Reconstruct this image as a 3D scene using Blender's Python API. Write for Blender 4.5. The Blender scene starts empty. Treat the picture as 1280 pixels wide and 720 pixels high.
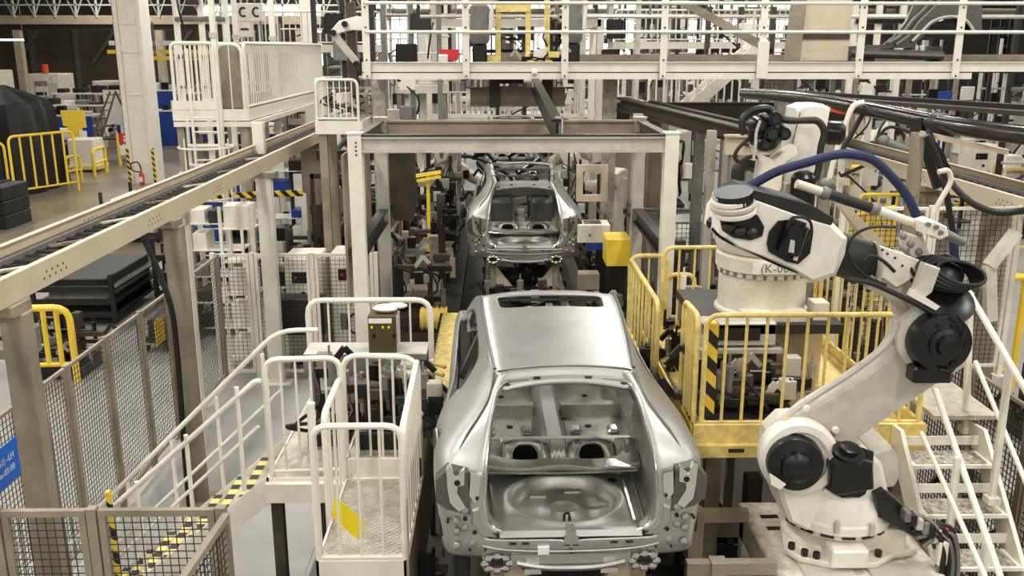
import bpy, math, random
from math import sin, cos, pi, radians, sqrt
from mathutils import Vector, Matrix

SC = bpy.context.scene
COL = SC.collection

# ------------------------------------------------------------------ camera
cam_d = bpy.data.cameras.new('camera')
cam_d.sensor_width = 36.0
cam_d.lens = 1150.0 / 1280.0 * 36.0
cam_d.clip_end = 400
cam = bpy.data.objects.new('camera', cam_d)
COL.objects.link(cam)
cam.location = (0, 0, 5.5)
cam.rotation_euler = (radians(90 - 14.6), 0, radians(-0.9))
SC.camera = cam

# ------------------------------------------------------------------ world, exposure
world = bpy.data.worlds.new('world')
SC.world = world
world.use_nodes = True
world.node_tree.nodes['Background'].inputs[0].default_value = (0.9, 0.95, 1.0, 1)
world.node_tree.nodes['Background'].inputs[1].default_value = 0.3
SC.view_settings.view_transform = 'Standard'
SC.view_settings.look = 'None'
SC.view_settings.gamma = 1.0
SC.view_settings.exposure = 0.68
LAMP_W = 260.0

# ------------------------------------------------------------------ colours and materials
def lin(r, g, b):
    def f(c):
        c /= 255.0
        return c / 12.92 if c <= 0.04045 else ((c + 0.055) / 1.055) ** 2.4
    return (f(r), f(g), f(b), 1.0)

MATS = {}
def mat(name, rgb, rough=0.55, metal=0.0, dirt=None, amount=0.35, scale=6.0, bump=0.0, emit=0.0, wear=0.0, detail=5.0):
    m = bpy.data.materials.new(name)
    m.use_nodes = True
    nt = m.node_tree
    b = nt.nodes['Principled BSDF']
    c = lin(*rgb)
    b.inputs['Base Color'].default_value = c
    b.inputs['Roughness'].default_value = rough
    b.inputs['Metallic'].default_value = metal
    if dirt is not None:
        tc = nt.nodes.new('ShaderNodeTexCoord')
        n = nt.nodes.new('ShaderNodeTexNoise')
        n.inputs['Scale'].default_value = scale
        n.inputs['Detail'].default_value = detail
        n.inputs['Roughness'].default_value = 0.65
        r = nt.nodes.new('ShaderNodeValToRGB')
        r.color_ramp.elements[0].position = 0.36 if not wear else 0.5
        r.color_ramp.elements[1].position = 0.7 if not wear else 0.56
        mx = nt.nodes.new('ShaderNodeMix')
        mx.data_type = 'RGBA'
        mul = nt.nodes.new('ShaderNodeMath'); mul.operation = 'MULTIPLY'
        mul.inputs[1].default_value = amount
        nt.links.new(tc.outputs['Object'], n.inputs['Vector'])
        nt.links.new(n.outputs['Fac'], r.inputs['Fac'])
        nt.links.new(r.outputs['Color'], mul.inputs[0])
        nt.links.new(mul.outputs[0], mx.inputs['Factor'])
        mx.inputs[6].default_value = c
        mx.inputs[7].default_value = lin(*dirt)
        nt.links.new(mx.outputs[2], b.inputs['Base Color'])
        if bump:
            bp = nt.nodes.new('ShaderNodeBump')
            bp.inputs['Strength'].default_value = bump
            bp.inputs['Distance'].default_value = 0.01
            nt.links.new(n.outputs['Fac'], bp.inputs['Height'])
            nt.links.new(bp.outputs['Normal'], b.inputs['Normal'])
    if emit:
        b.inputs['Emission Color'].default_value = c
        b.inputs['Emission Strength'].default_value = emit
    MATS[name] = m
    return m

CREAM = mat('cream paint', (238, 233, 219), 0.4, 0, (200, 191, 168), 0.32, 5)
CREAMW = mat('worn cream paint', (230, 224, 208), 0.5, 0, (150, 140, 118), 0.75, 9)
BEIGE = mat('beige painted steel', (212, 197, 170), 0.45, 0, (182, 164, 134), 0.4, 2.2)
TAUPE = mat('taupe painted steel', (158, 147, 127), 0.5, 0, (100, 91, 75), 0.55, 2.5)
BROWN = mat('dark brown steel', (76, 67, 53), 0.5, 0.1, (40, 35, 28), 0.7, 3)
PALE = mat('pale grey steel', (202, 198, 186), 0.45, 0.1, (150, 142, 126), 0.5, 4)
ALU = mat('brushed aluminium', (196, 190, 176), 0.36, 0.75, (150, 142, 126), 0.4, 7)
GREY = mat('grey painted steel', (132, 130, 124), 0.5, 0.15, (86, 84, 78), 0.55, 4)
DGREY = mat('dark grey steel', (50, 49, 46), 0.45, 0.25, (24, 23, 21), 0.6, 4)
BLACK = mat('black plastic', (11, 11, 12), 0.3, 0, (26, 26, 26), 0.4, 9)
BLACKM = mat('black matt rubber', (14, 14, 14), 0.5, 0, (34, 33, 31), 0.4, 12)
YEL = mat('safety yellow paint', (250, 216, 66), 0.42, 0, (232, 194, 76), 0.5, 6)
YELW = mat('worn yellow paint', (246, 222, 136), 0.5, 0, (176, 148, 88), 0.65, 9)
YELD = mat('scraped yellow floor plate', (240, 216, 130), 0.55, 0, (176, 156, 104), 0.9, 16, bump=0.3)
WHITE = mat('white enamel', (240, 236, 224), 0.35, 0, (206, 198, 178), 0.45, 5)
WHITEW = mat('dusty white enamel', (232, 226, 210), 0.42, 0, (186, 174, 146), 0.6, 4)
GWHITE = mat('grey white enamel', (205, 200, 186), 0.42, 0, (160, 152, 132), 0.6, 5)
BLUE = mat('deep blue panel', (24, 66, 150), 0.45, 0, (16, 48, 116), 0.5, 3)
BLUEH = mat('dark blue hose sleeve', (26, 38, 82), 0.6, 0, (16, 22, 50), 0.6, 14)
SIGNB = mat('bright blue sign', (20, 104, 206), 0.5)
RED = mat('red paint', (206, 48, 44), 0.45)
ORANGE = mat('orange red label', (222, 84, 48), 0.5)
PAPER = mat('white paper', (238, 236, 230), 0.8)
SIGNY = mat('yellow tag plastic', (250, 226, 30), 0.5)
STEEL = mat('galvanised body steel', (186, 185, 181), 0.4, 0.8, (158, 156, 151), 0.5, 3.5)
STEELI = mat('oily floor pan steel', (182, 180, 172), 0.46, 0.8, (130, 127, 118), 0.6, 6, bump=0.15)
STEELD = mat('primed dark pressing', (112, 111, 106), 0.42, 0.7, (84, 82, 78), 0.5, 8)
BRIGHT = mat('bright machined steel', (214, 212, 206), 0.22, 0.95)
OLIVE = mat('olive brown box', (92, 80, 48), 0.5, 0.2, (66, 58, 36), 0.6, 6)
TARP = mat('black tarpaulin', (9, 9, 9), 0.62, 0, (40, 38, 35), 0.4, 3, bump=0.2)
WOOD = mat('brown ladder fibre', (96, 76, 52), 0.6, 0, (66, 52, 36), 0.5, 5)
SKIN = mat('skin', (196, 150, 120), 0.6)
CLOTHW = mat('white work cloth', (232, 230, 224), 0.85, 0, (200, 198, 190), 0.5, 9)
CLOTHG = mat('grey cloth cover', (128, 128, 124), 0.85, 0, (90, 90, 88), 0.6, 7)
DUCT = mat('glossy black duct wrap', (40, 38, 36), 0.16, 0.0, (64, 58, 50), 0.5, 3)
FLOORM = mat('polished concrete', (168, 166, 160), 0.32, 0, (120, 116, 108), 0.7, 0.35, detail=9)
AISLE = mat('worn aisle concrete', (142, 132, 114), 0.28, 0, (104, 94, 78), 0.7, 0.5, detail=9)
BAYF = mat('pale bay concrete', (178, 177, 172), 0.38, 0, (140, 138, 132), 0.7, 0.6, detail=9)
WALLM = mat('pale factory cladding', (168, 168, 164), 0.7, 0, (136, 136, 132), 0.5, 0.4)
WALLD = mat('dark brown cladding', (108, 98, 82), 0.7, 0, (72, 64, 52), 0.6, 0.5)
ROOFM = mat('pale roof sheet', (112, 110, 104), 0.7)
CHECK = mat('chequer plate', (206, 200, 184), 0.45, 0.35, (140, 130, 108), 0.7, 8)
GRIME = mat('chip covered step', (206, 200, 184), 0.7, 0.1, (40, 37, 32), 0.95, 24, bump=0.6)
DARKF = mat('mottled dark floor', (84, 80, 73), 0.4, 0, (48, 45, 40), 0.7, 0.8, detail=8)
WIRE = mat('dark wire mesh', (62, 58, 50), 0.45, 0.4)
LAMPG = mat('lamp diffuser', (255, 250, 238), 0.5, emit=3.0)
DAYL = mat('daylit frosted pane', (244, 248, 255), 0.5, emit=2.2)
LAMPR = mat('red indicator', (255, 70, 30), 0.5, emit=3.0)

def stripes(name, c1, c2, scale, ang=0.785, axis='xz'):
    m = bpy.data.materials.new(name); m.use_nodes = True
    nt = m.node_tree; b = nt.nodes['Principled BSDF']; b.inputs['Roughness'].default_value = 0.5
    tc = nt.nodes.new('ShaderNodeTexCoord'); sp = nt.nodes.new('ShaderNodeSeparateXYZ')
    nt.links.new(tc.outputs['Object'], sp.inputs[0])
    def M(op, a, bb):
        n = nt.nodes.new('ShaderNodeMath'); n.operation = op
        for i, q in enumerate((a, bb)):
            if isinstance(q, (int, float)): n.inputs[i].default_value = q
            else: nt.links.new(q, n.inputs[i])
        return n.outputs[0]
    o = {'x': sp.outputs[0], 'y': sp.outputs[1], 'z': sp.outputs[2]}
    s = M('ADD', M('MULTIPLY', o[axis[0]], cos(ang)), M('MULTIPLY', o[axis[1]], sin(ang)))
    fr = M('FRACT', M('MULTIPLY', s, scale), 0.0)
    g = M('GREATER_THAN', fr, 0.5)
    mx = nt.nodes.new('ShaderNodeMix'); mx.data_type = 'RGBA'
    nt.links.new(g, mx.inputs['Factor'])
    mx.inputs[6].default_value = lin(*c1); mx.inputs[7].default_value = lin(*c2)
    nt.links.new(mx.outputs[2], b.inputs['Base Color'])
    return m
HAZ = stripes('yellow black hazard stripe', (236, 200, 60), (24, 23, 22), 6.0)
HAZY = stripes('yellow black hazard edge', (226, 206, 130), (24, 23, 22), 9.0, 0.0, 'yz')
HAZW = stripes('white black hazard stripe', (236, 214, 120), (26, 25, 24), 5.0, 0.0, 'yz')

# ------------------------------------------------------------------ mesh builder
def rot_to(d):
    d = Vector(d).normalized()
    return d.to_track_quat('Z', 'Y').to_matrix()

class MB:
    def __init__(s):
        s.v = []; s.f = []
    def add(s, vs, fs):
        k = len(s.v)
        s.v += [tuple(p) for p in vs]
        s.f += [tuple(i + k for i in f) for f in fs]
        return s
    def box(s, x0, x1, y0, y1, z0, z1):
        return s.add([(x0, y0, z0), (x1, y0, z0), (x1, y1, z0), (x0, y1, z0), (x0, y0, z1), (x1, y0, z1), (x1, y1, z1), (x0, y1, z1)],
                     [(3, 2, 1, 0), (4, 5, 6, 7), (0, 1, 5, 4), (1, 2, 6, 5), (2, 3, 7, 6), (3, 0, 4, 7)])
    def cbox(s, x0, x1, y0, y1, z0, z1, c=0.02):
        """a box whose four upright edges and top rim are chamfered"""
        c = min(c, (x1 - x0) * .45, (y1 - y0) * .45, (z1 - z0) * .45)
        def loop(i, z): return [(x0 + i, y0 + c, z), (x0 + c, y0 + i, z), (x1 - c, y0 + i, z), (x1 - i, y0 + c, z), (x1 - i, y1 - c, z), (x1 - c, y1 - i, z), (x0 + c, y1 - i, z), (x0 + i, y1 - c, z)]
        vs = loop(0, z0) + loop(0, z1 - c)
        d = c
        vs += [(x0 + d, y0 + c, z1), (x0 + c, y0 + d, z1), (x1 - c, y0 + d, z1), (x1 - d, y0 + c, z1), (x1 - d, y1 - c, z1), (x1 - c, y1 - d, z1), (x0 + c, y1 - d, z1), (x0 + d, y1 - c, z1)]
        fs = [tuple(range(7, -1, -1)), tuple(range(16, 24))]
        for r in (0, 8):
            for i in range(8):
                j = (i + 1) % 8
                fs.append((r + i, r + j, r + 8 + j, r + 8 + i))
        return s.add(vs, fs)
    def obox(s, c, sx, sy, sz, rot=None):
        R = rot or Matrix.Identity(3)
        c = Vector(c)
        vs = [c + R @ Vector((a * sx / 2, b * sy / 2, d * sz / 2)) for d in (-1, 1) for a, b in ((-1, -1), (1, -1), (1, 1), (-1, 1))]
        return s.add(vs, [(3, 2, 1, 0), (4, 5, 6, 7), (0, 1, 5, 4), (1, 2, 6, 5), (2, 3, 7, 6), (3, 0, 4, 7)])
    def bar(s, p, q, w, h, up=(0, 0, 1), caps=True):
        p = Vector(p); q = Vector(q); d = (q - p).normalized(); u = Vector(up)
        if abs(d.dot(u)) > 0.98: u = Vector((0, 1, 0))
        a = d.cross(u).normalized(); b = a.cross(d).normalized()
        vs = [e + a * x * w / 2 + b * y * h / 2 for e in (p, q) for x, y in ((-1, -1), (1, -1), (1, 1), (-1, 1))]
        fs = [(0, 1, 5, 4), (1, 2, 6, 5), (2, 3, 7, 6), (3, 0, 4, 7)]
        if caps: fs += [(3, 2, 1, 0), (4, 5, 6, 7)]
        return s.add(vs, fs)
    def ibeam(s, p, q, w, h, t=0.02, up=(0, 0, 1)):
        p = Vector(p); q = Vector(q); d = (q - p).normalized(); u = Vector(up)
        a = d.cross(u).normalized(); b = a.cross(d).normalized()
        for o in (h / 2 - t / 2, -h / 2 + t / 2): s.bar(p + b * o, q + b * o, w, t, b)
        return s.bar(p, q, t, h - 2 * t, b)
    def tube(s, pts, r, n=8, caps=True, closed=False):
        pts = [Vector(p) for p in pts]; m = len(pts)
        if m < 2: return s
        tan = []
        for i in range(m):
            if closed: t = pts[(i + 1) % m] - pts[i - 1]
            else: t = pts[min(i + 1, m - 1)] - pts[max(i - 1, 0)]
            tan.append(t.normalized() if t.length > 1e-9 else Vector((0, 0, 1)))
        a = tan[0].orthogonal().normalized(); vs = []
        for i in range(m):
            if i:
                q = tan[i - 1].rotation_difference(tan[i]); a = q @ a
                a = (a - tan[i] * a.dot(tan[i])).normalized()
            b = tan[i].cross(a)
            ri = r[i] if isinstance(r, (list, tuple)) else r
            vs += [pts[i] + (a * cos(2 * pi * k / n) + b * sin(2 * pi * k / n)) * ri for k in range(n)]
        fs = []
        for i in range(m if closed else m - 1):
            i2 = (i + 1) % m
            for k in range(n):
                k2 = (k + 1) % n
                fs.append((i * n + k, i * n + k2, i2 * n + k2, i2 * n + k))
        if caps and not closed:
            fs.append(tuple(range(n - 1, -1, -1))); fs.append(tuple(range((m - 1) * n, m * n)))
        return s.add(vs, fs)
    def cyl(s, p, q, r, r2=None, n=16):
        return s.tube([p, q], [r, r if r2 is None else r2], n)
    def lathe(s, prof, o=(0, 0, 0), d=(0, 0, 1), n=24):
        R = rot_to(d); o = Vector(o); vs = []; fs = []
        for r, z in prof:
            vs += [o + R @ Vector((r * cos(2 * pi * k / n), r * sin(2 * pi * k / n), z)) for k in range(n)]
        for i in range(len(prof) - 1):
            for k in range(n):
                k2 = (k + 1) % n
                fs.append((i * n + k, i * n + k2, (i + 1) * n + k2, (i + 1) * n + k))
        fs.append(tuple(range(n - 1, -1, -1))); fs.append(tuple(range((len(prof) - 1) * n, len(prof) * n)))
        return s.add(vs, fs)
    def prism(s, poly, a0, a1, axis='y', inset=0.0):
        """extrude a 2-D outline along an axis; y: (x,z), x: (y,z), z: (x,y)"""
        def P(p, a): return {'y': (p[0], a, p[1]), 'x': (a, p[0], p[1]), 'z': (p[0], p[1], a)}[axis]
        n = len(poly)
        area = sum(poly[i][0] * poly[(i + 1) % n][1] - poly[(i + 1) % n][0] * poly[i][1] for i in range(n))
        if area < 0: poly = poly[::-1]
        if inset:
            cx = sum(p[0] for p in poly) / n; cy = sum(p[1] for p in poly) / n
            ins = []
            for p in poly:
                d = sqrt((p[0] - cx) ** 2 + (p[1] - cy) ** 2) or 1
                k = max(0, 1 - inset / d)
                ins.append((cx + (p[0] - cx) * k, cy + (p[1] - cy) * k))
            sg = 1 if a1 > a0 else -1
            loops = [(ins, a0), (poly, a0 + sg * inset), (poly, a1 - sg * inset), (ins, a1)]
        else: loops = [(poly, a0), (poly, a1)]
        vs = [P(p, a) for L, a in loops for p in L]
        fs = []
        for l in range(len(loops) - 1):
            for i in range(n):
                j = (i + 1) % n
                fs.append((l * n + i, l * n + j, (l + 1) * n + j, (l + 1) * n + i))
        fs.append(tuple(range(n - 1, -1, -1))); fs.append(tuple(range((len(loops) - 1) * n, len(loops) * n)))
        if (axis == 'y') == (a1 > a0): fs = [f[::-1] for f in fs]
        return s.add(vs, fs)
    def grid(s, rows, skip=(), flip=False):
        n = len(rows[0]); vs = [p for r in rows for p in r]; fs = []
        for i in range(len(rows) - 1):
            for j in range(n - 1):
                if (i, j) in skip: continue
                f = (i * n + j, i * n + j + 1, (i + 1) * n + j + 1, (i + 1) * n + j)
                fs.append(f[::-1] if flip else f)
        return s.add(vs, fs)
    def ball(s, c, rx, ry=None, rz=None, n=12, m=8):
        ry = rx if ry is None else ry; rz = rx if rz is None else rz
        vs = [(c[0], c[1], c[2] - rz)]; fs = []
        for i in range(1, m):
            t = -pi / 2 + pi * i / m
            vs += [(c[0] + rx * cos(t) * cos(2 * pi * k / n), c[1] + ry * cos(t) * sin(2 * pi * k / n), c[2] + rz * sin(t)) for k in range(n)]
        vs.append((c[0], c[1], c[2] + rz))
        for k in range(n): fs.append((0, 1 + (k + 1) % n, 1 + k))
        for i in range(m - 2):
            for k in range(n):
                a = 1 + i * n
                fs.append((a + k, a + (k + 1) % n, a + n + (k + 1) % n, a + n + k))
        e = len(vs) - 1; a = 1 + (m - 2) * n
        for k in range(n): fs.append((a + k, a + (k + 1) % n, e))
        return s.add(vs, fs)
    def merge(s, o):
        return s.add(o.v, o.f)
    def mesh(s, name, m, off=(0, 0, 0), smooth=True, angle=35):
        me = bpy.data.meshes.new(name)
        ox, oy, oz = off
        me.from_pydata([(x - ox, y - oy, z - oz) for x, y, z in s.v], [], s.f)
        me.materials.append(m)
        if smooth:
            me.polygons.foreach_set('use_smooth', [True] * len(me.polygons))
            me.set_sharp_from_angle(angle=radians(angle))
        me.update()
        return me

def fillet(pts, r, k=4):
    """round the corners of a polyline"""
    pts = [Vector(p) for p in pts]; out = [pts[0]]
    for i in range(1, len(pts) - 1):
        a, b, c = pts[i - 1], pts[i], pts[i + 1]
        u = (a - b); w = (c - b)
        d = min(r, u.length * .48, w.length * .48)
        p0 = b + u.normalized() * d; p1 = b + w.normalized() * d
        for j in range(k + 1):
            t = j / k
            out.append(p0 * (1 - t) ** 2 + b * 2 * t * (1 - t) + p1 * t * t)
    out.append(pts[-1])
    return out

def curve_pts(pts, k=6):
    """smooth curve through points"""
    P_ = [Vector(p) for p in pts]; out = []
    for i in range(len(P_) - 1):
        p0 = P_[max(i - 1, 0)]; p1 = P_[i]; p2 = P_[i + 1]; p3 = P_[min(i + 2, len(P_) - 1)]
        for j in range(k):
            t = j / k
            out.append(0.5 * ((2 * p1) + (p2 - p0) * t + (2 * p0 - 5 * p1 + 4 * p2 - p3) * t * t + (3 * p1 - p0 - 3 * p2 + p3) * t ** 3))
    out.append(P_[-1])
    return out

# ------------------------------------------------------------------ things, parts, copies
OFF = {}
def link(o):
    COL.objects.link(o); return o
def tag(o, label=None, cat=None, group=None, kind=None):
    if label: o['label'] = label
    if cat: o['category'] = cat
    if group: o['group'] = group
    if kind: o['kind'] = kind
    return o
def thing(name, label, cat, loc=(0, 0, 0), group=None):
    o = link(bpy.data.objects.new(name, None))
    o.empty_display_size = 0.2
    o.location = loc
    OFF[o] = tuple(loc)
    return tag(o, label, cat, group, 'thing')
def part(name, mb, m, parent, kind=None, label=None, smooth=True, angle=35):
    """a mesh under its thing; the builder's coordinates are the room's"""
    off = OFF[parent]
    o = link(bpy.data.objects.new(name, mb.mesh(name, m, off, smooth, angle)))
    o.parent = parent
    OFF[o] = off
    return tag(o, label, None, None, kind)
def part_at(name, me, parent, loc, rot=None, scale=None):
    off = OFF[parent]
    o = link(bpy.data.objects.new(name, me)); o.parent = parent
    o.location = (loc[0] - off[0], loc[1] - off[1], loc[2] - off[2])
    if rot: o.rotation_euler = rot
    if scale: o.scale = scale
    return o
def solo(name, mb, m, label, cat, group=None, smooth=True, angle=35):
    o = link(bpy.data.objects.new(name, mb.mesh(name, m, (0, 0, 0), smooth, angle)))
    return tag(o, label, cat, group, 'thing')
def struct(name, mb, m, smooth=False):
    o = link(bpy.data.objects.new(name, mb.mesh(name, m, (0, 0, 0), smooth)))
    o['kind'] = 'structure'
    OFF[o] = (0, 0, 0)
    return o
KIDS = {}
def copy_tree(o, label=None, loc=None, rz=None, group=None, parent=None):
    c = o.copy(); COL.objects.link(c)
    if parent: c.parent = parent
    if label: c['label'] = label
    if group: c['group'] = group
    if loc: c.location = loc
    if rz is not None: c.rotation_euler = (0, 0, rz)
    for ch in list(o.children): copy_tree(ch, parent=c)
    return c
MESHC = {}
def shared(key, m, fn):
    k = (key, m.name)
    if k not in MESHC:
        mb = MB(); fn(mb); MESHC[k] = mb.mesh(key[0] if isinstance(key, tuple) else key, m)
    return MESHC[k]

def balusters(t, m, spots, h, r=0.012, name='baluster'):
    me = shared((name, round(h, 2), r), m, lambda b: b.tube([(0, 0, 0), (0, 0, h)], r, 6, caps=False))
    for p in spots: part_at(name, me, t, p)
def lerp(a, b, t): return tuple(a[i] + (b[i] - a[i]) * t for i in range(len(a)))
def spread(a, b, n, ends=False):
    return [lerp(a, b, i / (n - 1)) for i in range(n)] if ends else [lerp(a, b, (i + 1) / (n + 1)) for i in range(n)]

def hoop_rail(name, label, cat, p, q, z0, h, m, nb=5, r=0.024, low=0.1, ends=(True, True), group=None, rb=0.012, kick=None, t=None, corner=0.12, mid=None):
    """a guard rail bent from one tube with upright balusters; p and q are (x,y)"""
    p3 = (p[0], p[1], z0); q3 = (q[0], q[1], z0)
    if t is None: t = thing(name, label, cat, (p[0], p[1], z0), group)
    path = ([p3] if ends[0] else []) + [(p[0], p[1], z0 + h), (q[0], q[1], z0 + h)] + ([q3] if ends[1] else [])
    part('top_rail', MB().tube(fillet(path, corner), r, 8), m, t)
    if low is not None:
        part('bottom_rail', MB().tube([(p[0], p[1], z0 + low), (q[0], q[1], z0 + low)], r * .75, 6), m, t)
    if mid is not None:
        part('middle_rail', MB().tube([(p[0], p[1], z0 + mid), (q[0], q[1], z0 + mid)], r * .75, 6), m, t)
    if nb:
        lo = low or 0.0
        balusters(t, m, [(a[0], a[1], z0 + lo) for a in spread(p3, q3, nb)], h - lo - r * .3, rb)
    if kick:
        part('kick_plate', MB().bar((p[0], p[1], z0 + kick / 2), (q[0], q[1], z0 + kick / 2), 0.012, kick), m, t)
    return t

def wire_grid(mb, p, q, z0, z1, dx, dz, r=0.0025):
    L = sqrt((q[0] - p[0]) ** 2 + (q[1] - p[1]) ** 2); n = max(2, int(L / dx))
    for i in range(1, n):
        a = lerp(p, q, i / n); mb.bar((a[0], a[1], z0), (a[0], a[1], z1), 2 * r, 2 * r, caps=False)
    k = max(2, int((z1 - z0) / dz))
    for i in range(1, k):
        z = z0 + (z1 - z0) * i / k; mb.bar((p[0], p[1], z), (q[0], q[1], z), 2 * r, 2 * r, caps=False)
    return mb
def mesh_fence(label, pts, z0, h, t=None, m=TAUPE, post=0.06, frame=0.035, dx=0.05, gap=0.12, r=0.0028, skip_post=()):
    """posts with framed wire panels between them along a run of (x,y) points"""
    if t is None: t = thing('mesh_fence', label, 'fence', (pts[0][0], pts[0][1], z0))
    for i, a in enumerate(pts):
        if i in skip_post: continue
        part('post', MB().box(a[0] - post / 2, a[0] + post / 2, a[1] - post / 2, a[1] + post / 2, z0 + .013, z0 + h + 0.015).box(a[0] - post, a[0] + post, a[1] - post, a[1] + post, z0, z0 + 0.012), m, t)
    for a, b in zip(pts[:-1], pts[1:]):
        L = sqrt((b[0] - a[0]) ** 2 + (b[1] - a[1]) ** 2); k = (post * .5 + .012) / L
        p = lerp(a, b, k); q = lerp(a, b, 1 - k); w = frame
        e = lerp(a, b, k + w / L); g = lerp(a, b, 1 - k - w / L)
        lo = z0 + gap; hi = z0 + h
        f = MB()
        f.bar((p[0], p[1], hi - w / 2), (q[0], q[1], hi - w / 2), w, w); f.bar((p[0], p[1], lo + w / 2), (q[0], q[1], lo + w / 2), w, w)
        pm = lerp(p, e, .5); qm = lerp(q, g, .5)
        f.bar((pm[0], pm[1], lo + w), (pm[0], pm[1], hi - w), w, w, (b[0] - a[0], b[1] - a[1], 0)); f.bar((qm[0], qm[1], lo + w), (qm[0], qm[1], hi - w), w, w, (b[0] - a[0], b[1] - a[1], 0))
        fr = part('panel_frame', f, m, t)
        part('wire_mesh', wire_grid(MB(), e, g, lo + w, hi - w, dx, dx, r), WIRE, fr, kind='stuff', smooth=False)
    return t

def text_part(body, size, loc, rot, m, parent, name='lettering', flip=False):
    cu = bpy.data.curves.new(name, 'FONT'); cu.body = body; cu.size = size; cu.extrude = 0.001
    cu.align_x = 'CENTER'; cu.align_y = 'CENTER'; cu.resolution_u = 2
    tmp = link(bpy.data.objects.new('tmp', cu))
    me = bpy.data.meshes.new_from_object(tmp.evaluated_get(bpy.context.evaluated_depsgraph_get()))
    bpy.data.objects.remove(tmp)
    me.materials.clear(); me.materials.append(m)
    o = link(bpy.data.objects.new(name, me)); o.parent = parent
    off = OFF[parent]; o.location = tuple(loc[i] - off[i] for i in range(3)); o.rotation_euler = rot
    return o

# ------------------------------------------------------------------ lamps of the hall (fixtures under the roof)
def ceiling_lamp(x, y, label):
    t = thing('ceiling_lamp', label, 'ceiling lamp', (x, y, 11.6), 'lamps under the hall roof')
    part('lamp_housing', MB().box(x - .35, x + .35, y - 1.6, y + 1.6, 11.45, 11.6), WHITE, t)
    part('diffuser', MB().box(x - .3, x + .3, y - 1.55, y + 1.55, 11.43, 11.45), LAMPG, t)
    part('hanger', MB().box(x - .02, x + .02, y - .02, y + .02, 11.6, 12.0), GREY, t)
    d = bpy.data.lights.new('lamp_light', 'AREA'); d.shape = 'RECTANGLE'; d.size = 0.7; d.size_y = 3.2
    d.energy = LAMP_W; d.color = (1.0, 0.975, 0.93)
    o = link(bpy.data.objects.new('lamp_light', d)); o.parent = t; o.location = (0, 0, -0.2)
ORD = ['first', 'second', 'third', 'fourth', 'fifth', 'sixth', 'seventh', 'eighth', 'ninth', 'tenth', 'eleventh', 'twelfth']
for i, y in enumerate((-10, -2, 6, 14, 22, 31, 41, 52, 64, 78)):  # rearmost row, behind the camera, is added as fill for camera-facing sides
    for j, x in enumerate((-26, -13, -4.5, 4.5, 13, 26)):
        ceiling_lamp(x, y, f'long white tube lamp under the roof, {ORD[j]} of the {ORD[i]} row')

# ------------------------------------------------------------------ the hall
struct('floor', MB().box(-60, 60, -14, 112, -0.2, 0), FLOORM)
AISLE_O = struct('trim_1', MB().box(-24, -9.2, 10, 60, 0.0, 0.004), AISLE)
struct('trim_2', MB().box(-4.62, -2.1, 5.0, 14.9, 0.0, 0.006), BAYF)
struct('trim_3', MB().box(-2.05, 5.2, 3.0, 30, 0.0, 0.005), DARKF)  # darker, mottled floor colour under the line and the robot platform
struct('ceiling', MB().box(-60, 60, -14, 112, 12.0, 12.2), ROOFM)
struct('wall_back', MB().box(-60, 60, 110, 110.3, 0, 12), WALLM)
for i, (wx0, wx1) in enumerate(((-34, -20), (-14, 0), (2, 16), (22, 36))):   # daylight panes high in the far wall
    w = struct(f'window_{i + 1}', MB().box(wx0, wx1, 109.9, 110, 3.5, 10.5), GREY)
    for a in range(5):
        for b_ in range(4):
            px = wx0 + .15 + a * (wx1 - wx0 - .1) / 5; pz = 3.6 + b_ * 1.72
            part('pane', MB().box(px, px + (wx1 - wx0) / 5 - .15, 109.85, 109.9, pz, pz + 1.6), DAYL, w)
struct('wall_left', MB().box(-60.3, -60, -14, 112, 0, 12), WALLM)
struct('wall_right', MB().box(60, 60.3, -14, 112, 0, 12), WALLM)
struct('wall_front', MB().box(-60, 60, -14.3, -14, 0, 12), WALLM)

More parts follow.
